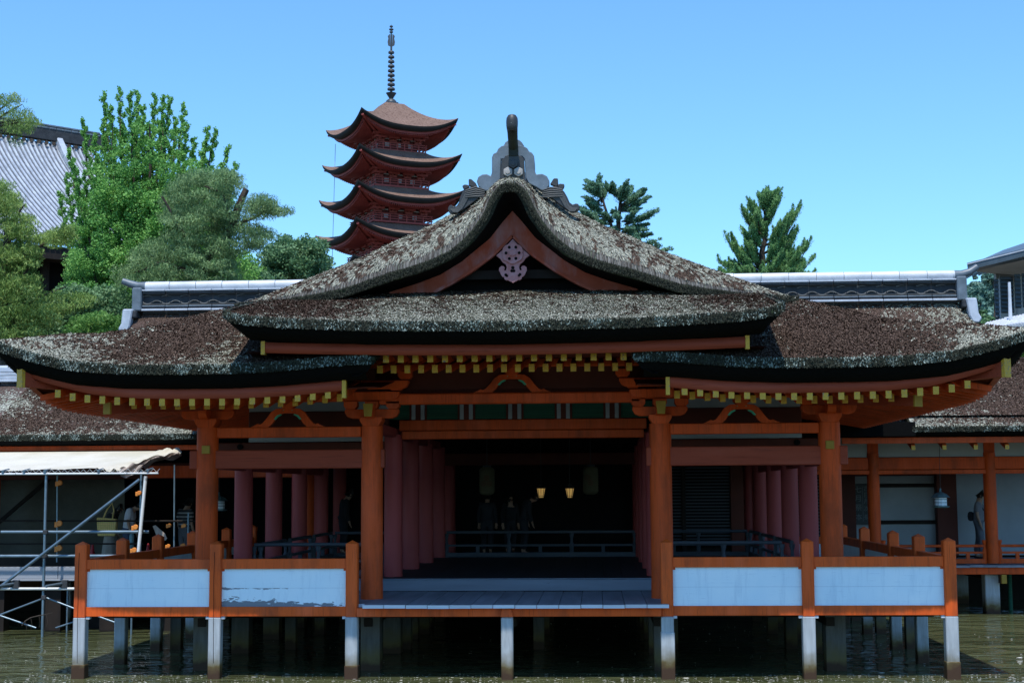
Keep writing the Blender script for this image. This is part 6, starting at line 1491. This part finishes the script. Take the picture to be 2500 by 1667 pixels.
for i, (poly, Y, m, lab, n) in enumerate((
    ([(90,740),(200,700),(300,720),(320,790),(200,800),(120,820),(60,810)], 49, 'broad_leaf', 'dark leafy shrub above the stone wall at the left', 120),
    ([(200,600),(330,620),(400,700),(330,780),(210,740)], 55.5, 'ginkgo_leaf', 'shaded green tree filling the gap below the ginkgo', 150),
    ([(-20,640),(60,730),(80,800),(-20,830)], 50, 'broad_leaf', 'shaded broadleaf tree behind the yellow-green pine', 90),
    ([(330,640),(640,640),(660,720),(330,760)], 56, 'broad_leaf', 'broad hedge-like evergreen behind the grey-green pine trunk', 190))):
    t_, b_ = tree('shrub' if i == 0 else 'broadleaf_tree', sum(p[0] for p in poly)/len(poly), Y, lab)
    cx_ = sum(p[0] for p in poly)/len(poly); cy_ = sum(p[1] for p in poly)/len(poly); limb(t_, [b_, at(cx_, cy_, Y)], .14, .06, 'trunk')
    cs = poly_centers(poly, Y, 1., n); P, T = clump_leaves(cs, rng.uniform(.25,.55,n), 230, .7); leaf_mesh('crown', P, M[m], t_, .09, .10, tone=T)

# two conifers behind the roof on the right
def conifer(parent, Y, trunk, tips, m, r_leaf, per, wl, curl, start=.25, up=.5, rise=.3):
    limb(parent, trunk, .16, .04, 'trunk'); P = []; T = []; tr = [np.array(p) for p in trunk]
    for (tx, ty, bx_, by_) in list(tips)+[(t_[0]*.84+t_[2]*.16+random.uniform(-7,7), t_[1]+random.uniform(2,14), t_[2], t_[3]) for t_ in tips]:
        dy = random.uniform(-1.3, 1.3); a = np.array(at(bx_, by_, Y)); b = np.array(at(tx, ty, Y+dy)); L = np.linalg.norm(b-a); mid = (a+b)/2+np.array([(b[0]-a[0])*.15, 0, -curl*L])
        limb(parent, [a, mid, b], .035, .010); n = int(L*per); t = start+(1-start)*rng.random(n)
        p = ((1-t)**2)[:,None]*a+(2*t*(1-t))[:,None]*mid+(t**2)[:,None]*b
        k = np.floor(t*L*4.); s_ = np.sin(k*2.2+tx); w = (r_leaf*(1.15-.7*t))
        p = p+np.stack([s_*w*.7*rng.random(n), np.cos(k*2.2+tx)*w*rng.random(n), w*.35*rng.normal(size=n)+.03], 1); P.append(p[:n//4]); T.append((.3+.6*rng.random()*np.ones(n))[:n//4])
        for q_ in np.concatenate([np.linspace(.35, 1., 9), rng.uniform(.3, .95, 4)]):
            c0 = (1-q_)**2*a+2*q_*(1-q_)*mid+q_**2*b; out_ = (b-a)/L; Ls = r_leaf*(1.9-1.1*q_)*rng.uniform(.7, 1.2); e = c0+out_*Ls*.55+np.array([rng.normal()*.25, rng.normal()*.6, rise+rng.normal()*.12])*Ls
            k_ = int(Ls*per*.85); u_ = rng.random(k_)[:,None]; P.append(c0*(1-u_)+e*u_+rng.normal(size=(k_,3))*np.array([.045,.045,.03])*(1.25-u_)); T.append(np.full(k_, .15+.8*rng.random()))
    leaf_mesh('crown', np.concatenate(P), M[m], parent, wl[0], wl[1], dirs=np.array([0,0,up]), rnd=.8, tone=np.concatenate(T))
fr, fb = tree('fir_tree', 1505, 60, 'dark two-topped fir behind the right slope of the gable')
ft = []
for x, y, bx_, by_ in ((1380,545,1475,640),(1375,590,1480,660),(1400,560,1475,640),(1460,525,1480,700),(1430,570,1480,690),(1500,600,1485,680),(1520,580,1600,660),(1560,570,1605,680),(1650,555,1610,700),(1690,590,1610,700),(1620,600,1605,700),(1775,615,1620,720),(1740,640,1615,710),(1800,660,1620,740),(1745,705,1615,760),(1370,660,1490,720),(1400,690,1490,750),(1340,735,1500,800),(1345,765,1510,830),(1420,800,1540,850),(1400,720,1500,780),(1870,750,1640,850),(1830,775,1640,850),(1790,850,1640,880),(1810,920,1640,900),(1700,780,1620,830),(1730,940,1620,900),(1560,760,1600,800),(1500,780,1560,830),(1650,700,1610,760),(1560,880,1590,900),(1700,870,1610,880)):
    ft.append((950+x*.3507, 250+y*.3507, 950+bx_*.3507, 250+by_*.3507))
conifer(fr, 60, [fb, at(1508, 600, 60), at(1512, 520, 60), at(1520, 455, 60)], ft, 'fir_leaf', .30, 700, (.026,.075), .05, rise=.12)
limb(fr, [at(1508, 600, 60), at(1475, 500, 60), at(1462, 445, 60)], .08, .02)
f2, f2b = tree('fir_tree', 1597, 61, 'small dark fir tip just showing above the right gable slope')
limb(f2, [f2b, at(1600, 640, 61), at(1600, 585, 61)], .1, .03, 'trunk')
P, T = clump_leaves([at(1590,590,61), at(1580,596,61), at(1612,583,61), at(1625,610,61), at(1633,607,61), at(1600,600,61)], [.28,.25,.12,.22,.22,.3], 500, .4); leaf_mesh('crown', P, M['fir_leaf'], f2, .05, .11, tone=T)
pr_, pb = tree('pine_tree', 1868, 54, 'young green pine with upswept tips above the rear ridge on the right')
pt = []
for x, y in ((1015,150),(1062,148),(975,172),(920,200),(885,242),(1075,185),(1030,170),(1180,230),(1165,265),(885,355),(930,345),(795,380),(830,430),(1170,345),(1120,330),(1235,412),(1190,440),(760,505),(765,560),(1255,490),(1258,568),(1100,300),(945,290),(900,420),(1150,400),(860,480),(1180,500),(1100,560),(900,560),(1000,330),(1060,420),(950,480),(1050,540),(820,520),(1020,250),(960,250),(1200,540),(1130,455),(1000,560),(1080,480)):
    ty_ = min(y+.55*abs(x-990)+70, 600); bx_ = 1000-(ty_-150)*.04; pt.append((1400+x*.4677, 400+y*.4677, 1400+bx_*.4677, 400+ty_*.4677))
conifer(pr_, 54, [pb, at(1858, 670, 54), at(1866, 560, 54), at(1874, 480, 54)], pt, 'pine_dark', .24, 750, (.018,.10), .14, .3, .9, rise=.9)
limb(pr_, [at(1858, 668, 54), at(1820, 645, 54), at(1790, 665, 54)], .06, .03)
bsr, bsb = tree('shrub', 2495, 47, 'bright green bush beyond the right roof tip')
limb(bsr, [bsb, at(2495, 880, 47)], .06, .03, 'trunk')
cs = poly_centers([(2462,880),(2480,850),(2540,840),(2560,930),(2475,920)], 47, .8, 50); P, T = clump_leaves(cs, rng.uniform(.15,.3,50), 420, .7); leaf_mesh('crown', P, M['maple_leaf'], bsr, .07, .08, tone=T)
# wooded hill in the distance on the right
cs = []; hx = []
for i in range(1500):
    px = rng.uniform(2330, 2560); Y = rng.uniform(150, 420); b = at(px, 900, Y); g = ground(b[0], Y); cs.append((b[0], Y, g+2.)); hx.append(2.0+Y*.006)
P, T = clump_leaves(cs, hx, 14.0, .8); leaf_mesh('hill_woodland', P, M['hill_leaf'], None, .5, .5, tone=T, kind='stuff')
for i, (px, py, Y) in enumerate(((2440,640,150),(2425,655,140),(2405,760,110),(2440,790,90),(2395,700,170),(2375,690,200),(2432,700,130))):
    t_, b_ = tree('hillside_tree', px, Y, ('pale hillside tree peeking over the green metal roof edge','hillside tree tucked under the tip of the green metal roof','bright mid-slope tree left of the louvred shutters','low green tree beside the foot of the louvred building','hazy hillside tree right of the ridge horn','farthest hazy tree beside the ridge horn','dark tree against the upper louvred shutters')[i])
    s_ = Y/3651; c0 = at(px, py+22, Y); limb(t_, [b_, c0], .2, .1, 'trunk')
    n = 26; c_ = [(c0[0]+rng.normal()*11*s_, Y+rng.normal()*1.0, c0[2]+rng.normal()*9*s_) for _ in range(n)]; P, T = clump_leaves(c_, rng.uniform(5,9,n)*s_, 900/(Y/100)**1.2, .8); leaf_mesh('crown', P, M['broad_leaf'] if i in (2,3) else M['hill_leaf'], t_, .10*Y/60, .10*Y/60, tone=T)

# ================================================================== PEOPLE
def skin_mesh(pts, edges, radii, m, name, parent, root=0, sub=1, at_=None, rot=0., origin=(0,0,0)):
    me = bpy.data.meshes.new(name+'_cage'); c, s_ = math.cos(rot), math.sin(rot)
    vs = [(x*c-y*s_+origin[0], x*s_+y*c+origin[1], z+origin[2]) for x, y, z in pts]
    me.from_pydata(vs, edges, []); o = bpy.data.objects.new(name, me); col.objects.link(o)
    sm = o.modifiers.new('skin', 'SKIN'); 
    for i, r in enumerate(radii):
        r = r if isinstance(r, tuple) else (r, r); me.skin_vertices[0].data[i].radius = r
    me.skin_vertices[0].data[root].use_root = True; sm.use_smooth_shade = True
    sb = o.modifiers.new('sub', 'SUBSURF'); sb.levels = sub; sb.render_levels = sub
    dg = bpy.context.evaluated_depsgraph_get(); ev = o.evaluated_get(dg); nm = bpy.data.meshes.new_from_object(ev)
    V = [tuple(v.co) for v in nm.vertices]; F = [tuple(p.vertices) for p in nm.polygons]
    bpy.data.objects.remove(o); mb = MB(); mb.v = V; mb.f = F; return mb.build(name, M[m], parent, smooth='all') if name else mb
def person(px, Y, z, rot, label, lean=.0, top='cloth_white', bottom='cloth_black', skirt=False, head_dn=.0, arm_r=None, arm_l=None, H=1.65, hair_long=False, walk=.0, group=None, sleeves=.85):
    """rot 0 faces the viewer (-Y); arms as elbow and hand offsets from the shoulder"""
    b = at(px, 1200, Y); o3 = (b[0], Y, z); t = empty('person', o3, label, 'person', group); k = H/1.65
    def S(p): return (p[0]*k, p[1]*k, p[2]*k)
    fx = lambda zz: -lean*max(0, zz-.9)      # forward lean grows with height
    ne = (0, fx(1.38)-.01, 1.38-.10*lean); ch = (0, fx(1.2), 1.2); wa = (0, fx(1.02), 1.02); pe = (0, 0, .90)
    hd = (0, fx(1.5)-.05-head_dn*.10, 1.50-.13*lean-head_dn*.07); ht = (0, hd[1]-.02-head_dn*.04, hd[2]+.09)
    pts = [pe, wa, ch, ne, hd, ht]; ed = [(0,1),(1,2),(2,3),(3,4),(4,5)]; rr = [(.15,.11),(.125,.09),(.16,.10),(.052,.055),(.070,.085),(.060,.075)]
    arms = {}
    for sg, ar in ((-1, arm_l), (1, arm_r)):
        ar = ar or ((sg*.04, .02, -.27), (sg*.05, -.06, -.52)); sh = (sg*.17, ch[1]+.0, ch[2]+.13); el = tuple(sh[i]+ar[0][i] for i in range(3)); ha = tuple(sh[i]+ar[1][i] for i in range(3))
        i0 = len(pts); pts += [sh, el, ha]; ed += [(2, i0), (i0, i0+1), (i0+1, i0+2)]; rr += [.055, .040, .028]; arms[sg] = (sh, el, ha)
        d = (Vector(ha)-Vector(el)).normalized(); side = Vector((1, 0, 0)) if abs(d.x) < .8 else Vector((0, 1, 0)); side = (side-d*side.dot(d)).normalized()
        pm = Vector(ha)+d*.05; ip = len(pts); pts.append(tuple(pm)); ed.append((i0+2, ip)); rr.append((.036, .018))
        for j, (o_, l_) in enumerate(((-.030,.068),(-.010,.078),(.010,.074),(.030,.060))):
            a_ = pm+side*o_+d*.03; j0 = len(pts); pts += [tuple(a_), tuple(a_+d*l_*.9+Vector((0,-.012,0)))]; ed += [(ip, j0), (j0, j0+1)]; rr += [.010, .007]
        a_ = Vector(ha)+d*.015-side*.035; j0 = len(pts); pts += [tuple(a_), tuple(a_+d*.045-side*.02)]; ed += [(i0+2, j0), (j0, j0+1)]; rr += [.011, .008]
    for sg in (-1, 1):
        hp = (sg*.085, 0, .84); kn = (sg*.09, -.03+sg*walk*.10, .47); an = (sg*.085, .02+sg*walk*.22, .08); to = (sg*.095, -.13+sg*walk*.2, .03)
        i0 = len(pts); pts += [hp, kn, an, to]; ed += [(0, i0), (i0, i0+1), (i0+1, i0+2), (i0+2, i0+3)]; rr += [.082, .056, .036, (.04, .028)]
    skin_mesh([S(p) for p in pts], ed, [tuple(x*k for x in r) if isinstance(r, tuple) else r*k for r in rr], 'skin', 'body', t, 0, 1, rot=rot, origin=o3)
    c, s_ = math.cos(rot), math.sin(rot)
    def Wp(p): p = S(p); return (p[0]*c-p[1]*s_+o3[0], p[0]*s_+p[1]*c+o3[1], p[2]+o3[2])
    # face: nose, eyes, mouth, ears
    hx_ = hd; fw = -.088
    f = MB(); f.tube([Wp((0, hx_[1]+fw+.01, hx_[2]+.045)), Wp((0, hx_[1]+fw-.018, hx_[2]+.008))], [.006, .013], 6); f.build('nose', M['skin'], t, smooth=True)
    for sg in (-1, 1):
        MB().lathe([(.0,-.008),(.010,0),(.0,.008)], Wp((sg*.030, hx_[1]+fw+.012, hx_[2]+.038)), 8).build('eye', M['hair'], t)
        MB().lathe([(.004,-.028),(.016,-.01),(.018,.015),(.006,.03)], Wp((sg*.076, hx_[1]+.0, hx_[2]+.015)), 8).build('ear', M['skin'], t, smooth=True)
    MB().beam(Wp((-.022, hx_[1]+fw+.006, hx_[2]-.030)), Wp((.022, hx_[1]+fw+.006, hx_[2]-.030)), .008, .007).build('mouth', M['crest_red'], t)
    hp_ = [(0, hx_[1]+.02, hx_[2]+.075), (0, hx_[1]+.045, hx_[2]+.02), (0, hx_[1]+.055, hx_[2]-.05 if not hair_long else hx_[2]-.16), (0, hx_[1]-.025, hx_[2]+.085)]
    skin_mesh([S(p) for p in hp_], [(0,1),(1,2),(0,3)], [(.092,.085),(.090,.075),(.060,.045),(.078,.062)], 'hair', 'hair', t, 0, 1, rot=rot, origin=o3)
    tp = [(0,pe[1],.84), wa, ch, (0, ne[1]+.01, ne[2]-.05)]; te = [(0,1),(1,2),(2,3)]; tr_ = [(.19,.15),(.18,.14),(.19,.13),(.085,.07)]
    for sg in (-1, 1):
        sh, el, ha = arms[sg]; i0 = len(tp)
        if sleeves < 1: tp += [sh, tuple(sh[i]+(el[i]-sh[i])*sleeves for i in range(3))]; te += [(2, i0), (i0, i0+1)]; tr_ += [.078, .072]
        else: tp += [sh, el, tuple(el[i]+(ha[i]-el[i])*.95 for i in range(3))]; te += [(2, i0), (i0, i0+1), (i0+1, i0+2)]; tr_ += [.078, .066, .058]
    skin_mesh([S(p) for p in tp], te, [tuple(x*k for x in r) if isinstance(r, tuple) else r*k for r in tr_], top, 'shirt', t, 0, 1, rot=rot, origin=o3)
    if skirt:
        mb = MB(); n = 28; prof = [(.15,.95),(.18,.85),(.20,.70),(.23,.50),(.25,.34)]; vs = []; 
        for r, z_ in prof:
            for j in range(n):
                a_ = 2*PI*j/n; w_ = 1+.06*math.sin(a_*7)*(1.0-z_); vs.append(Wp((r*w_*math.cos(a_), r*.8*w_*math.sin(a_), z_)))
        mb.add(vs, [(i*n+j, i*n+(j+1) % n, (i+1)*n+(j+1) % n, (i+1)*n+j) for i in range(len(prof)-1) for j in range(n)]); mb.build('skirt', M[bottom], t, smooth=True)
    else:
        lp = [(0,0,1.0),(0,0,.90)]; le = [(0,1)]; lr_ = [(.165,.125),(.18,.135)]
        for sg in (-1, 1):
            i0 = len(lp); lp += [(sg*.09,0,.82),(sg*.095,-.03+sg*walk*.10,.47),(sg*.09,.02+sg*walk*.2,.13)]; le += [(1,i0),(i0,i0+1),(i0+1,i0+2)]; lr_ += [.105,.080,.070]
        skin_mesh([S(p) for p in lp], le, [tuple(x*k for x in r) if isinstance(r, tuple) else r*k for r in lr_], bottom, 'trousers', t, 0, 1, rot=rot, origin=o3)
    for sg in (-1, 1):
        MB().beam(Wp((sg*.088, .06+sg*walk*.21, .03)), Wp((sg*.095, -.17+sg*walk*.2, .025)), .085, .055).build('shoe', M['cloth_black'], t, bev=.015)
    return t, Wp
FR = PI/2          # facing to the right of the picture
w1, Wp1 = person(272, 35.8, 1.16, FR-.1, 'woman in dark top and pale skirt bowing her head, yellow checked tote on her shoulder', .14, 'cloth_black', 'cloth_beige', True, .8, arm_l=((-.03,-.02,-.27),(-.0,-.16,-.42)), hair_long=True, H=1.58)
person(313, 35.4, 1.16, FR+.1, 'visitor in white striped short-sleeved shirt stooping forward with one arm hanging', .24, 'cloth_white', 'cloth_navy', False, .9, arm_r=((.03,-.03,-.27),(.03,-.10,-.54)), H=1.72)
person(452, 36.2, 1.16, PI-.5, 'visitor in black and grey striped shirt seen from behind beside the left outer column', .08, 'striped_cloth', 'cloth_grey', False, .3, H=1.68)
pr2, Wp2 = person(2386, 39.2, 1.155, FR-.3, 'man in white shirt and grey trousers raising a hand to his face, black sling bag', .03, 'cloth_pale', 'cloth_grey', False, .1, arm_r=((.05,-.16,-.20),(-.02,-.24,.04)), walk=.35, H=1.74)
MB().tube([Wp2((-.14,-.04,1.32)), Wp2((-.04,-.15,1.15)), Wp2((.14,-.14,.92)), Wp2((.16,-.02,.80))], .016, 6).build('sling_strap', M['cloth_black'], pr2)
sb_ = MB().lathe([(.03,-.12),(.07,-.09),(.085,0),(.07,.09),(.03,.12)], Wp2((-.05,.17,1.02)), 12, 1, .6); tag(sb_.build('sling_bag', M['cloth_black'], smooth=True), 'small black bag on the back of the man in the right corridor', 'bag')
person(838, 37.2, 1.39, FR+.4, 'dim figure in a dark jacket standing in the left bay of the hall', .15, 'cloth_black', 'cloth_black', False, .3, sleeves=1, H=1.66)
person(1189, 36.9, 1.39, PI, 'dark-clad figure with black hair right below the left paper lantern', .10, 'cloth_black', 'cloth_black', False, .2, sleeves=1, H=1.55)
person(1278, 36.8, 1.39, FR+.3, 'figure in a long dark robe leaning forward beside the lit lamps', .35, 'cloth_black', 'cloth_black', False, .6, sleeves=1, H=1.60)
person(1245, 37.6, 1.39, .3, 'barely visible dark-haired figure between the two robed figures', .05, 'cloth_black', 'cloth_black', False, .3, sleeves=1, H=1.50)
# tote bag with its strap
tb_ = empty('tote_bag', Wp1((-.24, .10, .62)), 'yellow checked canvas tote bag hanging from the bowed woman’s shoulder', 'bag')
c0 = at(262, 1285, 35.62); mb = MB(); wd, hg = .25, .44
mb.add([(c0[0]-wd,35.55,c0[2]+hg*.5),(c0[0]+wd,35.55,c0[2]+hg*.42),(c0[0]+wd*.9,35.52,c0[2]-hg*.5),(c0[0]-wd*.82,35.52,c0[2]-hg*.5),(c0[0]-wd,35.68,c0[2]+hg*.5),(c0[0]+wd,35.68,c0[2]+hg*.42),(c0[0]+wd*.9,35.70,c0[2]-hg*.5),(c0[0]-wd*.82,35.70,c0[2]-hg*.5)],
       [(0,3,2,1),(4,5,6,7),(0,1,5,4),(1,2,6,5),(2,3,7,6),(3,0,4,7)])
mb.build('bag_body', M['tote_canvas'], tb_, bev=.02)
MB().tube([(c0[0]-.10,35.6,c0[2]+.20), (c0[0]-.02,35.62,c0[2]+.40), (c0[0]+.08,35.7,c0[2]+.56), (c0[0]+.14,35.66,c0[2]+.38), (c0[0]+.13,35.6,c0[2]+.19)], .018, 6).build('bag_strap', M['tote_canvas'], tb_)

# ================================================================== WATER SURFACE BITS
def floats(n, xr, yr, s):
    P = np.zeros((n, 3)); P[:,0] = rng.uniform(*xr, n); P[:,1] = rng.uniform(*yr, n); V = []; F = []
    a = rng.uniform(0, 2*PI, n); r = s*(.35+rng.random(n)**3*1.4); k = 6; t = np.arange(k)*2*PI/k
    ring = np.stack([np.cos(t), np.sin(t), 0*t], 1)[None]*(r[:,None,None])*(.6+.6*rng.random((n, k, 1))); ring[:,:,0] *= 1.5
    top = P[:,None,:]+ring+np.array([0,0,.002]); apex = P+np.stack([0*r, 0*r, r*.05+.003], 1)
    V = np.concatenate([top, apex[:,None]], 1).reshape(-1, 3); b = np.arange(n)[:,None, None]*(k+1)
    f = np.stack([np.arange(k), (np.arange(k)+1) % k, np.full(k, k)], 1)[None]; return V, (b+f).reshape(-1, 3)
parts_ = [floats(2000, (-8, 10), (22.0, 24.6), .013), floats(300, (-12, 13), (24.6, 34), .012), floats(60, (-9, -6.5), (24, 31), .008)]  # drifting foam, plus white flecks standing in for sun glints
Vs = []; Fs = []; k0 = 0
for v_, f_ in parts_: Vs.append(v_); Fs.append(f_+k0); k0 += len(v_)
o = np_mesh('foam_glint_flecks', np.concatenate(Vs), np.concatenate(Fs), M['foam_white']); tag(o, 'scattered pale foam flecks and painted sun glints on the water before the piles', 'foam', kind='stuff')
for (px, py), lab in zip(((2490,1605),(2153,1642),(1675,1655),(1228,1572)), ('pale scrap floating at the far right beyond the corner pile', 'pale scrap floating between the last two front piles on the right', 'pale scrap floating by the pile under the right entrance column', 'pale scrap floating in shade left of the middle pile')):
    d = 2.934*CF/(py-1203); q = at(px, py, 25.); f_ = (0-2.934)/(q[2]-2.934); x = CAM[0]+(q[0]-CAM[0])*f_; y = 25.*f_
    r = .05; MB().add([(x+r*math.cos(a_)*(1.+.4*math.sin(a_*3)), y+r*.8*math.sin(a_), .004) for a_ in [2*PI*j/9 for j in range(9)]]+[(x, y, .012), (x+.02, y+.01, .01)], [(j, (j+1) % 9, 9) for j in range(9)]).build('floating_scrap', M['foam_white'])
    tag([o for o in scene.objects if o.name.startswith('floating_scrap')][-1], lab, 'debris', 'pale scraps floating on the water')
# small barnacles and droplets of light-coloured shell on the front piles are part of each pile's texture
